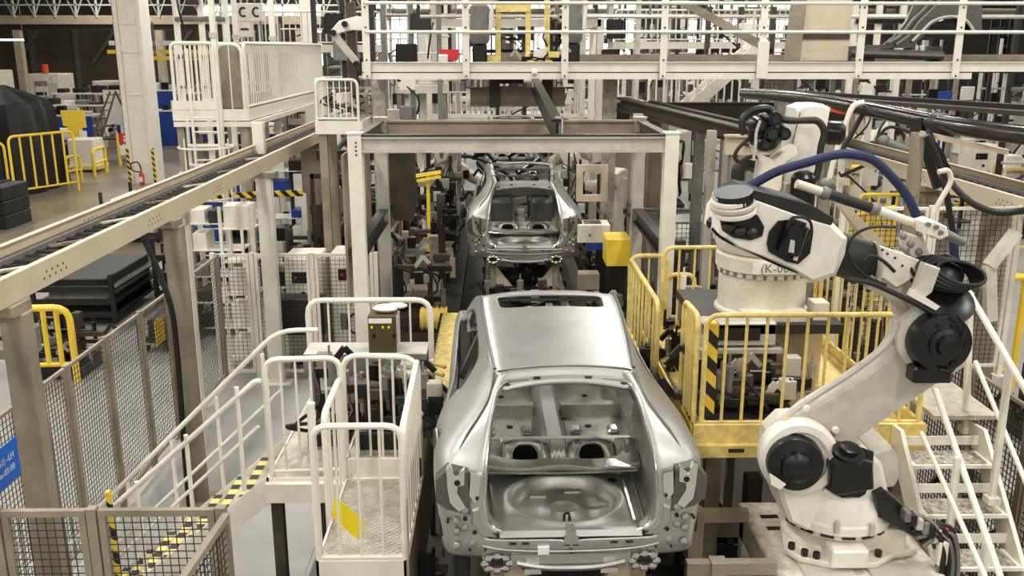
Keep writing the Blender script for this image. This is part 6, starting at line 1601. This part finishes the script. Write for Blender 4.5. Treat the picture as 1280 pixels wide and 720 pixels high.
# white cabinets high behind the balcony
for i, (u0, u1, v0, v1, lb) in enumerate(((296, 312, 4, 26, 'upper white box with a dark curl, behind the balcony'), (313, 328, 4, 26, 'second upper white box beside it, behind the balcony'), (298, 314, 27, 46, 'lower white box with a dark bar, behind the balcony'))):
    (xa, _, za), (xb, _, zb) = (((-8.11, 30.0, 6.33), (-7.68, 30.0, 6.86)), ((-7.69, 30.0, 6.33), (-7.28, 30.0, 6.86)), ((-8.1, 30.0, 5.85), (-7.67, 30.0, 6.31)))[i]
    t = thing('wall_box', lb, 'box', (xa, 30, za))
    part('box_body', MB().cbox(xa, xb, 30, 30.3, za, zb, .02), WHITE, t)
    xm = (xa + xb) / 2; zm = (za + zb) / 2
    if i < 2: part('dark_curl', MB().tube([(xm + .11 * cos(a), 29.98, zm + .13 * sin(a)) for a in [pi * .3 + pi * 1.4 * k / 10 for k in range(11)]], .03, 6), DGREY, t)
    else: part('dark_bar', MB().box(xm - .12, xm + .12, 29.97, 30, zm - .03, zm + .03), DGREY, t)
    part('mount_post', MB().box(xm - .04, xm + .04, 30.3, 30.38, 0, zb), GREY, t)
# carts and racks on the aisle floor under the conveyor
def floor_cart(label, x, y, w, d, h, m=BLACKM, m2=BEIGE, seed=0, lv=3):
    t = thing('floor_cart', label, 'cart', (x, y, 0))
    for a in (-1, 1):
        for b_ in (-1, 1): part('post', MB().box(x + a * w / 2 - .04, x + a * w / 2 + .04, y + b_ * d / 2 - .04, y + b_ * d / 2 + .04, .1, h), m, t)
    for k in range(lv):
        z = .2 + k * (h - .3) / lv
        part('tray', MB().box(x - w / 2, x + w / 2, y - d / 2, y + d / 2, z, z + .04).box(x - w / 2, x + w / 2, y - d / 2 - .02, y - d / 2 + .02, z, z + .12), m, t)
        part('load', MB().cbox(x - w * .4, x + w * .35, y - d * .4, y + d * .4, z + .04, z + .04 + (h / lv) * .45, .02), m2 if k % 2 == 0 else PALE, t)
    for a in (-1, 1):
        for b_ in (-1, 1): part('wheel', MB().cyl((x + a * w * .42 - .03, y + b_ * d * .42, .06), (x + a * w * .42 + .03, y + b_ * d * .42, .06), .06, n=10), BLACK, t)
    return t
floor_cart('long dark cart with dark trays on the aisle floor, nearest the mesh fence', -8.6, 19.6, 1.6, 3.0, 1.1, BLACKM, DGREY)
floor_cart('dark cart with grey loads parked behind the nearest dark cart', -6.9, 21.0, 1.3, 2.4, 1.5, BLACKM, GREY)
floor_cart('blue framed cart under the aisle conveyor beside the white strip post', -8.2, 25.5, 1.5, 1.8, 1.9, BLUE, DGREY)
floor_cart('dark cart at the aisle edge, seen under the conveyor before the column', -10.6, 27.5, 1.6, 2.2, 1.5, DGREY, WHITE)
floor_cart('black cart with white sheets under the balcony', -6.6, 23.2, 1.2, 2.0, 1.7, BLACKM, WHITE)
floor_cart('low dark cart behind the yellow hoop guard', -6.2, 17.2, .9, 1.6, .8, BLACKM, DGREY, lv=1)
hoop_rail('guard_rail', 'thick yellow hoop guard on the aisle floor behind the mesh fence', 'railing', (-8.05, 14.9), (-7.2, 14.95), 0, 1.3, YEL, 3, r=.06, low=.3, rb=.045, corner=.25)
fixture('black spiky machine part standing behind the thick yellow hoop guard', -7.75, 15.6, 0, 1.2, 1.3, 201, 'dark', 1, name='dark_machine', dens=2.0)
solo('blue_column', MB().box(-6.2, -6.0, 19.6, 19.8, 0, 3.2), BLUE, 'thin blue upright under the aisle conveyor', 'post')
box_rack('white wire rack of small parts under the balcony, by the conveyor', -4.95, 20.6, 1.4, .6, 3.2, 6, seed=11, bcol=(WHITE, BLACK, GREY, BLUE), m=WHITE)
box_rack('white rack of boxes left of the mesh cage beneath the conveyor', -5.4, 17.4, 1.0, .6, 2.6, 5, seed=12, bcol=(WHITE, GREY, BLACK, DGREY), m=WHITE)
t = thing('hazard_arm', 'yellow black striped barrier arm across the rack under the conveyor', 'barrier', (-4.9, 18.9, 2.5))
part('arm', MB().bar((-6.0, 18.9, 2.55), (-4.0, 18.9, 2.62), .1, .12), HAZ, t)
part('post', MB().box(-4.05, -3.95, 18.85, 18.95, 0, 2.6), CREAM, t)
# lifter arm and little railed deck at the left end of the upper walkway
t = thing('lifter_link', 'white lifter arm with dark pivots at the left end of the upper walkway', 'lifter', (-3.0, 17.3, 0))
part('boom', MB().prism([(-2.99, 5.81), (-2.83, 5.98), (-2.52, 6.06), (-2.35, 6.04), (-2.36, 5.81), (-2.62, 5.81), (-2.85, 5.76), (-2.95, 5.73)], 17.2, 17.4, inset=.02), WHITE, t)
part('strut', MB().bar((-2.94, 17.2, 5.76), (-2.54, 17.2, 5.25), .10, .12), PALE, t)
for u in ((-2.93, 17.15, 5.77), (-2.72, 17.15, 5.92), (-2.54, 17.15, 5.23)): part('pivot', MB().cyl((u[0], 17.1, u[2]), (u[0], 17.25, u[2]), .055, n=10), BLACK, t)
part('mast', MB().box(-2.72, -2.56, 17.3, 17.5, 0, 6.3), BROWN, t)
deck('small cream railed deck left of the upper walkway end', -3.2, -2.4, 16.5, 17.6, 4.25, DGREY, CREAM, 'balcony')
hoop_rail('balcony_rail', 'cream rail with crossed bars on the small deck', 'railing', (-3.18, 16.52), (-2.45, 16.52), 4.25, .72, CREAM, 6, r=.025, low=.05)
hoop_rail('balcony_rail', 'cream end rail of the small deck beside the conveyor', 'railing', (-3.18, 17.5), (-3.18, 16.54), 4.25, .72, CREAM, 6, r=.025, low=.05)
fixture('white valve unit on the small deck by the walkway column', -2.8, 17.0, 4.25, .5, .6, 210, 'white', 1, name='valve_unit', dens=1.6)

rt = random.Random(5)
for i, (x0, x1, y, z) in enumerate(((-27, -20.5, 54.5, 2.35), (-28, -19, 59.4, 2.8), (-18.5, -13, 55.5, 2.3), (-15.5, -10.5, 48.5, 1.3), (-27.5, -22, 47.2, 1.1))):
    t = thing('tray_table', f'white topped tray table of dark parts, {ORD[i]} by the blue benches', 'table', (x0, y, 0))
    part('table_top', MB().box(x0, x1, y, y + 1.3, z - .1, z), WHITE, t)
    for x in (x0 + .1, x1 - .1): part('leg', MB().box(x - .06, x + .06, y + .1, y + .22, 0, z - .1), GREY, t)
    part('lower_shelf', MB().box(x0, x1, y + .1, y + 1.2, z * .45, z * .45 + .06), PALE, t)
    for k in range(8):
        x = x0 + (x1 - x0) * (k + .5) / 8; w = rt.uniform(.2, .42); h = rt.uniform(.15, .6)
        part('load', MB().cbox(x - w, x + w, y + .1, y + .9, z, z + h, .05), rt.choice((BLACK, DGREY, WHITE, BLACKM, GREY)), t)
        if k % 2: part('lower_load', MB().cbox(x - w, x + w, y + .1, y + .9, z * .45 + .06, z * .45 + .06 + h * .6, .05), rt.choice((BLACK, DGREY, WHITE)), t)
t = thing('robot_cart', 'small pale cart on wheels before the yellow board', 'cart', (-19.2, 42.5, 0))
part('cart_body', MB().cbox(-19.6, -18.4, 42.5, 43.6, .3, 1.5, .05), CREAM, t)
part('cart_base', MB().box(-19.7, -18.3, 42.4, 43.7, .12, .3), YELW, t)
for x in (-19.5, -18.5): part('wheel', MB().cyl((x - .05, 42.5, .12), (x + .05, 42.5, .12), .12, n=10), BLACK, t)
part('seat', MB().cbox(-20.3, -19.65, 42.6, 43.4, .5, 1.3, .1), BLACK, t)
part('seat_post', MB().box(-20.05, -19.9, 42.9, 43.1, 0, .5), BLACK, t)

# ================================================================== right side, overhead duct and hoses
t = thing('wrapped_duct', 'long glossy black wrapped duct running over the robots toward the frame edge', 'duct', (3.5, 11, 4.9))
part('duct', MB().tube(curve_pts([(3.96, 15.0, 4.8), (4.05, 12.5, 4.86), (4.18, 10.6, 4.84), (4.33, 9.3, 4.79), (4.43, 8.4, 4.78), (4.62, 7.5, 4.78)], 6), [.085] * 31, 14), DUCT, t)
part('tray', MB().bar((4.63, 16.0, 4.76), (5.65, 9.5, 4.85), .5, .05), BROWN, t)
part('tray_cable', MB().bar((4.63, 16.0, 4.8), (5.64, 9.5, 4.9), .12, .06), BLACKM, t)
part('clamp', MB().bar((4.29, 9.4, 4.83), (4.31, 9.4, 4.62), .1, .28), BLACK, t)
part('hanger_post', MB().tube([(4.24, 9.3, 4.68), (4.25, 9.3, 4.04)], .07, 10), TAUPE, t)
part('hanger_leg', MB().box(*(4.2, 4.3, 9.25, 9.35, 0, 4.12)), TAUPE, t)
part('strut', MB().bar((4.28, 9.3, 4.63), (4.5, 9.3, 4.12), .07, .07).bar((4.34, 9.3, 4.64), (4.6, 9.3, 4.26), .07, .07), BLACK, t)
part('orange_label', MB().bar((4.05, 11.4, 4.8), (4.19, 11.0, 4.77), .04, .08), ORANGE, t)
part('cable_rail', MB().bar((4.17, 9.1, 4.69), (4.62, 8.3, 4.59), .03, .05), BEIGE, t)
part('wrap_band', MB().tube([(4.35, 9.2, 4.78), (4.41, 9.0, 4.76)], .118, 14), DGREY, t)
t = thing('balancer_pole', 'cream balancer pole with curled hose leaning behind the robot forearm', 'pole', (3.8, 10.5, 3.97))
part('pole', MB().tube(curve_pts([(4.13, 10.5, 4.91), (4.01, 10.5, 4.86), (3.94, 10.5, 4.63), (3.86, 10.5, 4.31), (3.8, 10.5, 3.97)], 6), .032, 10), CREAM, t)
part('collar', MB().ball((3.8, 10.5, 3.99), .09, .09, .07, 10, 7), GREY, t)
part('black_hose', MB().tube(curve_pts([(4.22, 10.6, 4.87), (4.14, 10.6, 4.71), (4.03, 10.6, 4.48), (3.87, 10.6, 4.21)], 6), .03, 8), BLACKM, t)
solo('hanging_cable', MB().tube(curve_pts([(3.81, 8.2, 4.75), (4.01, 8.2, 4.42), (4.16, 8.0, 4.2), (4.37, 7.9, 4.11), (4.62, 7.8, 4.15)], 6), .03, 8), BLACKM, 'black cable sagging in a wide loop before the right conveyor', 'cable')
t = thing('hanging_cable', 'black cable with a blue sleeve hanging past the black wrist coils', 'cable', (4.01, 8.6, 4.75))
part('cable', MB().tube(curve_pts([(4.2, 9.0, 4.73), (4.2, 8.6, 4.33), (4.3, 8.6, 4.01), (4.38, 8.6, 3.72), (4.44, 8.6, 3.36), (4.48, 8.6, 2.92)], 6), .03, 8), BLACKM, t)
part('blue_sleeve', MB().tube([(4.35, 8.6, 3.81), (4.39, 8.6, 3.64), (4.45, 8.6, 3.34)], .042, 8), BLUEH, t)
solo('white_hook', MB().tube(curve_pts([(3.86, 8.0, 4.45), (3.95, 8.0, 4.46), (3.98, 8.0, 4.36), (3.91, 8.0, 4.2), (3.86, 8.0, 4.08)], 6), .024, 8), WHITEW, 'white curved hook arm hanging below the black struts', 'hook')
# posts and frames under the right conveyor
for i, (u, Y, w, m, lb) in enumerate(((1152, 11.5, .3, TAUPE, 'taupe double post behind the valve block'), (1243, 12.0, .34, TAUPE, 'broad taupe post under the right conveyor'), (1222, 12.6, .14, CREAM, 'cream slim post beside the broad taupe post'))):
    x = (5.48, 6.66, 6.75)[i]
    t = thing('steel_column', lb, 'column', (x, Y, 0))
    part('shaft', MB().box(x - w / 2, x + w / 2, Y - .1, Y + .1, 0, 3.55), m, t)
    part('cap_plate', MB().box(x - w, x + w, Y - .16, Y + .16, 3.5, 3.55), m, t)
solo('white_brace', MB().bar((5.78, 10.0, 3.52), (5.53, 10.0, 3.13), .14, .1).bar((5.53, 10.0, 3.13), (5.63, 10.0, 2.49), .12, .1), WHITEW, 'white bent brace under the right conveyor', 'brace')
# yellow barred fences beyond the conveyor on the right
hoop_rail('guard_rail', 'yellow barred fence far behind the robot forearm', 'railing', (10.4, 26), (12.5, 26), 0, 1.45, YEL, 7, r=.05, low=.15, rb=.035)
hoop_rail('guard_rail', 'yellow barred fence nearer, half covered by the robot forearm', 'railing', (8.2, 21), (9.9, 22.5), 0, 1.7, YEL, 8, r=.05, low=.15, rb=.035)
hoop_rail('guard_rail', 'yellow post rail behind the mesh panel at the stair', 'railing', (7.2, 14.4), (8.6, 14.4), 0, 1.9, YEL, 3, r=.06, low=.3, rb=.04)
hoop_rail('guard_rail', 'yellow rail by the far grey floor under the right conveyor', 'railing', (8.9, 17.2), (9.9, 18.4), 0, 1.3, YEL, 2, r=.06, low=.3, rb=.04)
fixture('yellow topped machine between the stair fence and the conveyor posts', 7.0, 15.6, 0, 1.0, 1.7, 301, 'yellow', -1, name='dark_machine')
fixture('dark machine under the right conveyor, seen through the mesh panel', 8.2, 12.6, 0, 1.3, 1.3, 302, 'mixed', -1, name='dark_machine', dens=1.4)
fixture('white and dark machine low behind the steel stair', 5.6, 9.0, 0, .9, 1.6, 303, 'white', -1, name='dark_machine', dens=1.6)
solo('ribbed_panel', MB().box(5.3, 7.2, 7.2, 7.28, 0, 2.2), CREAMW, 'pale panel behind the dark fence at the stair', 'panel')
# workbenches and trolleys on the right floor
for i, (u, v, w, h, lb) in enumerate(((0, 0, 2.4, 1.1, 'dark workbench on the far right floor'), (0, 0, 1.8, 1.3, 'black trolley with yellow boxes on the far right floor'), (0, 0, 2.0, 1.0, 'grey workbench behind the cream tapered pole'))):
    x, y = ((13.5, 27.5), (17.5, 30.5), (16.0, 37.0))[i]
    t = thing('workbench', lb, 'bench', (x, y, 0))
    part('bench_top', MB().box(x - w / 2, x + w / 2, y, y + 1, h, h + .08), DGREY, t)
    for a in (-1, 1):
        for b_ in (.08, .92): part('leg', MB().box(x + a * w * .45 - .05, x + a * w * .45 + .05, y + b_ - .05, y + b_ + .05, 0, h), BLACK, t)
    part('load', MB().cbox(x - w * .3, x + w * .1, y + .1, y + .8, h + .08, h + .5, .03), (GREY, YEL, PALE)[i], t)
    part('lower_shelf', MB().box(x - w * .45, x + w * .45, y + .1, y + .9, .3, .35), DGREY, t)
# dark body side pressing and leaning panel on the walkway
t = thing('body_side_pressing', 'dark grey car body side with a round wheel arch on the upper walkway', 'body side', (7.7, 18.2, 5.33))
out = [(1060,76),(1060,60),(1140,56),(1158,44),(1172,30),(1190,24),(1205,28),(1218,44),(1226,40),(1226,-30),(1150,-30),(1060,-30),(1060,-20),(1130,-20),(1136,-6),(1128,14),(1112,38),(1096,50),(1070,54)]
part('outer_panel', MB().prism([(6.81, 5.27), (6.79, 5.48), (7.93, 5.51), (8.16, 5.71), (8.29, 5.92), (8.52, 6.05), (8.73, 6.08), (8.96, 6.03), (9.15, 5.8), (9.29, 5.8), (9.16, 6.83), (8.0, 6.82), (7.96, 6.39), (7.82, 6.01), (7.63, 5.74), (7.43, 5.57), (6.78, 5.54), (6.79, 5.48)], 18.15, 18.25), STEELD, t)
part('sill', MB().cyl((6.78, 18.15, 5.42), (8.58, 18.15, 5.36), .09, n=10), STEELD, t)
part('wheel_arch', MB().tube(curve_pts([(7.94, 18.1, 5.63), (8.1, 18.1, 5.8), (8.27, 18.1, 5.98), (8.5, 18.1, 6.07), (8.72, 18.1, 6.08), (8.94, 18.1, 6.01), (9.12, 18.1, 5.8)], 4), .03, 8), PALE, t)
part('arch_inner', MB().prism([(8.17, 5.72), (8.36, 5.95), (8.6, 6.04), (8.82, 6.06), (9.04, 5.98), (9.2, 5.75), (8.95, 5.69), (8.49, 5.66)], 18.26, 18.4), BLACK, t)
for o in (0, 9): part('pillar_rib', MB().tube(curve_pts([(8.44, 18.1, 6.56), (8.3, 18.1, 6.27), (8.05, 18.1, 6.01), (7.86, 18.1, 5.74), (7.64, 18.1, 5.57)] if o == 0 else [(8.31, 18.1, 6.56), (8.14, 18.1, 6.27), (7.9, 18.1, 6.01), (7.71, 18.1, 5.74), (7.48, 18.1, 5.6)], 4), .03, 8), GREY, t)
part('carrier_leg', MB().box(*(8.370000000000001, 8.57, 18.2, 18.4, 5.22, 5.54)).box(*(7.090000000000001, 7.29, 18.2, 18.4, 5.22, 5.42)), BROWN, t)
t = thing('leaning_duct', 'beige boxed duct leaning up from the upper walkway', 'duct', (6.09, 18.0, 5.28))
part('duct_face', MB().prism([(5.75, 5.27), (6.67, 5.27), (6.68, 6.81), (5.81, 6.81)], 17.95, 18.3), BEIGE, t)
part('duct_side', MB().prism([(5.55, 5.27), (5.75, 5.27), (5.81, 6.81), (5.63, 6.81)], 17.9, 18.3), TAUPE, t)
part('duct_seam', MB().bar((5.73, 17.94, 5.73), (6.67, 17.94, 5.73), .03, .12), BROWN, t)
# gear on and behind the walkway
t = thing('red_bin', 'red and white bin standing on the upper walkway', 'bin', (-0.93, 18.0, 5.33))
part('bin_body', MB().prism([(-1.07, 5.39), (-1.11, 5.48), (-0.73, 5.48), (-0.72, 5.39), (-0.77, 5.27), (-0.93, 5.27), (-0.99, 5.39)], 18, 18.3), RED, t)
part('white_box', MB().cbox(*(-1.11, -0.93, 17.9, 18.1, 5.22, 5.39), .02), PAPER, t)
t = thing('yellow_lift_frame', 'yellow square lift frame standing on the upper walkway', 'frame', (0.32, 18.4, 5.27))
for a, b_ in (((0.02, 18.4, 5.27), (0.03, 18.4, 6.36)), ((0.6, 18.4, 5.27), (0.6, 18.4, 6.37)), ((0.97, 18.4, 5.27), (0.96, 18.4, 6.54))): part('upright', MB().bar((a[0], a[1], 5.22), b_, .1, .1), YELW, t)
part('cross_bar', MB().bar((-0.02, 18.33, 6.24), (0.62, 18.33, 6.25), .035, .14), YELW, t)
part('foot', MB().box(*(-0.21, 0.07, 18.2, 18.6, 5.22, 5.36)), YELW, t)
part('foot', MB().box(*(0.48, 0.79, 18.2, 18.6, 5.22, 5.32)), YELW, t)
def covered_unit(label, x, y, z, h):
    t = thing('covered_unit', label, 'machine', (x, y, z))
    part('lower_unit', MB().cbox(x - .14, x + .14, y - .12, y + .12, z, z + h * .34, .04), BLACKM, t)
    part('cover', MB().lathe([(.15, 0), (.19, .06), (.2, h * .3), (.17, h * .5), (.19, h * .62), (.1, h * .68)], (x, y, z + h * .33), n=14), CLOTHG, t)
    part('side_tube', MB().tube([(x + .2, y - .1, z + h * .55), (x + .24, y - .1, z + h), ], .04, 8), WHITE, t)
covered_unit('grey covered robot unit on the walkway beside the yellow lift frame', -0.33, 18.2, 5.22, 1.1)
covered_unit('second grey covered unit on the walkway, right of the yellow frame', 1.44, 18.2, 5.22, 1.15)
fixture('dark dress pack stand next to the second covered unit on the walkway', 1.2, 18.7, 5.22, .5, 1.3, 310, 'dark', 1, name='dark_machine', dens=1.6)
fixture('small clamp gear on the walkway at the foot of the yellow frame', 0.8, 18.1, 5.22, .5, .35, 311, 'yellow', 1, name='welding_gear')

# ================================================================== bays behind the walkway: tall frames, robots, racks, cabinets
bay = random.Random(77)
def tall_rack(label, x, y, w, h, seed, z=0, m=GWHITE):
    """an upright service rack: posts, cross pipes, boxes and cable drops"""
    r = random.Random(seed)
    t = thing('service_rack', label, 'rack', (x, y, z))
    n = 3
    for k in range(n):
        px = x - w / 2 + w * k / (n - 1); part('post', MB().box(px - .07, px + .07, y - .07, y + .07, z, z + h), m, t)
    for k in range(int(h / .8)):
        zz = z + .5 + k * .8 + r.uniform(-.2, .2)
        q = r.random()
        if q < .55: part('cross_pipe', MB().tube([(x - w / 2, y - .12, zz), (x + w / 2, y - .12, zz)], r.uniform(.03, .08), 6), r.choice((WHITE, PALE, GREY, DGREY, BLACK)), t)
        else:
            bx = x + r.uniform(-.35, .2) * w; bw = r.uniform(.2, .4) * w
            part('service_box', MB().cbox(bx, bx + bw, y - .3, y - .08, zz - .3, zz + .25, .03), r.choice((WHITE, WHITE, BLACK, BLACK, DGREY, GREY)), t)
        if r.random() < .5: part('cable_drop', MB().tube(curve_pts([(x + r.uniform(-.5, .5) * w, y - .2, zz), (x + r.uniform(-.4, .4) * w, y - .35, zz - .5), (x + r.uniform(-.5, .5) * w, y - .2, zz - 1.0)], 4), .03, 5), BLACKM, t)
    return t
SIDE = lambda x: 'over the line axis' if abs(x - .4) < 3.2 else ('left of the line' if x < 0 else 'right of the line')
rowname = ['nearest', 'second', 'third', 'fourth', 'fifth', 'farthest']
cell = 0
for ri, y in enumerate((27.5, 33.5, 40, 47, 56, 67)):
    xs_all = [-8.6, -4.1 if ri == 0 else -5.2, -2.2, .6, 3.6, 7.0, 11, 15.5, 20, 25, 30.5, 36][: (8, 9, 10, 11, 12, 12)[ri]]
    for ci, x in enumerate(xs_all):
        place = f'{ORD[ci]} bay of the {rowname[ri]} row behind the walkway'
        x += bay.uniform(-.4, .4); yy = y + bay.uniform(-.8, .8)
        if not (abs(x - .6) < 1.2 and ri < 1):
            tall_rack(f'pale service rack with boxes in the {place}', x, yy, bay.uniform(1.2, 2.0), bay.uniform(4.5, 8.5) if ri < 3 else bay.uniform(5, 10), 400 + cell, m=(CREAM, DGREY, GREY, TAUPE, GWHITE, BROWN)[cell % 6])
        if ci % 2 == 0 and x > 2.4:
            robot(f'white robot in the {place}', x + 1.5, yy - 1.6, 0, bay.uniform(0, 6.28), cell % 4, 'white' if cell % 3 else 'grey', 1.35)
        elif x > 2.4:
            cabinet(f'white cabinet in the {place}', x + 1.5, yy - 1.4, 1.0, .8, bay.uniform(1.8, 2.6), WHITE if cell % 2 else PALE, extra=(ri < 2))
        if x > 6 and ci % 3 == 1:
            hoop_rail('guard_rail', f'yellow rail in the {place}', 'railing', (x - 1.4, yy - 2.2), (x + .8, yy - 2.2), 0, 1.2, YEL, 5, r=.05, low=.2, rb=.03)
        cell += 1
# portal frames over the line behind the walkway
for i, (y, m) in enumerate(((30.4, CREAM), (36.5, PALE), (43, CREAM), (51, PALE))):
    goal_frame(f'cream portal frame over the line, {ORD[i]} behind the upper walkway', -2.4, 3.3, y, y + 2.5, (6.4, 7.5, 8.0, 8.5)[i], m, .22, low=3.2)
# white balustrade walkways and white floor enclosures behind
for i, (x0, x1, y, z) in enumerate(((-1.9, 2.8, 33.2, 3.0), (-3.2, -1.6, 29.6, 4.35), (3.6, 5.9, 22.6, 3.8), (-9, -3.6, 30, 5.6), (3.8, 12, 31, 5.7))):
    deck(f'white railed gallery deck, {ORD[i]} among those behind the walkway', x0, x1, y, y + 1.2, z, PALE, CREAM, 'gallery', legs=True)
    hoop_rail('gallery_rail', f'white barred rail of the {ORD[i]} gallery behind the walkway', 'railing', (x0 + .05, y + .02), (x1 - .05, y + .02), z, 1.0, WHITE, int((x1 - x0) / .2), r=.03, low=.08, rb=.022)
# stair beside the right gallery
t = thing('gallery_stair', 'cream gallery stair with barred rail right of the walkway column', 'stair', (4.6, 21.4, 0))
for y in (21.0, 21.8): part('stringer', MB().bar((3.7, y, 3.6), (5.9, y, 5.6), .05, .26), CREAM, t)
for k in range(9): part('tread', MB().box(3.72 + k * .245, 3.96 + k * .245, 21.0, 21.8, 3.66 + k * .222, 3.70 + k * .222), PALE, t)
for k in range(10): part('baluster', MB().box(3.75 + k * .235, 3.79 + k * .235, 20.96, 21.0, 3.6 + k * .215, 4.7 + k * .2), CREAM, t)
part('stair_leg', MB().box(3.7, 3.85, 21.3, 21.45, 0, 3.6).box(5.8, 5.95, 21.3, 21.45, 0, 5.5), CREAM, t)
# pipes and cable trays crossing high up
for i, (x0, x1, y, z, r_) in enumerate(((-4, 20, 29, 7.2, .07), (-5, 26, 36, 8.1, .09), (-6, 30, 43, 8.8, .11), (-6, 34, 50, 7.4, .12), (-9, 40, 60, 9.0, .15), (-2, 18, 25, 6.3, .05), (-10, 40, 72, 8.2, .2), (-4, 22, 33, 6.6, .06))):
    t = thing('overhead_pipe', f'pale pipe crossing high over the bays, {ORD[i]} of the crossing pipes', 'pipe', (x0, y, z))
    part('pipe', MB().tube([(x0, y, z), (x1, y, z)], r_, 8), (WHITE, PALE, GREY, TAUPE)[i % 4], t)
    for k in range(5):
        x = x0 + (x1 - x0) * (k + .5) / 5; part('hanger', MB().box(x - .03, x + .03, y - .03, y + .03, z, 12), GREY, t)
k = 0
for y in (30, 39, 49, 61):
    for x in (-11, -4, 4, 11, 19, 28):
        tube_lamp(f'glowing tube lamp hung over the bays, {ORD[k % 6]} in the {ORD[k // 6]} hung row', (x - 1.2, y, 8.9), (x + 1.2, y, 8.9)); k += 1
# floor conveyor pallets with white parts on the right far floor
for i in range(9):
    x = 11 + (i % 5) * 3.0; y = 29 + (i // 5) * 9 + (i % 2) * 2
    box_rack(f'white parts rack on the far right floor, {ORD[i]} counting outward', x, y, 1.7, .8, 2.2, 4, seed=500 + i, bcol=(WHITE, WHITE, BLACK, GREY, BLUE if i == 3 else PALE), m=WHITE if i % 3 else YEL)
solo('blue_screen', MB().box(15.66, 16.12, 33, 33.1, 3.76, 4.03).box(15.86, 15.92, 33.1, 33.2, 0, 3.4), BLUE, 'dark blue screen on a stalk among the far yellow frames', 'screen')
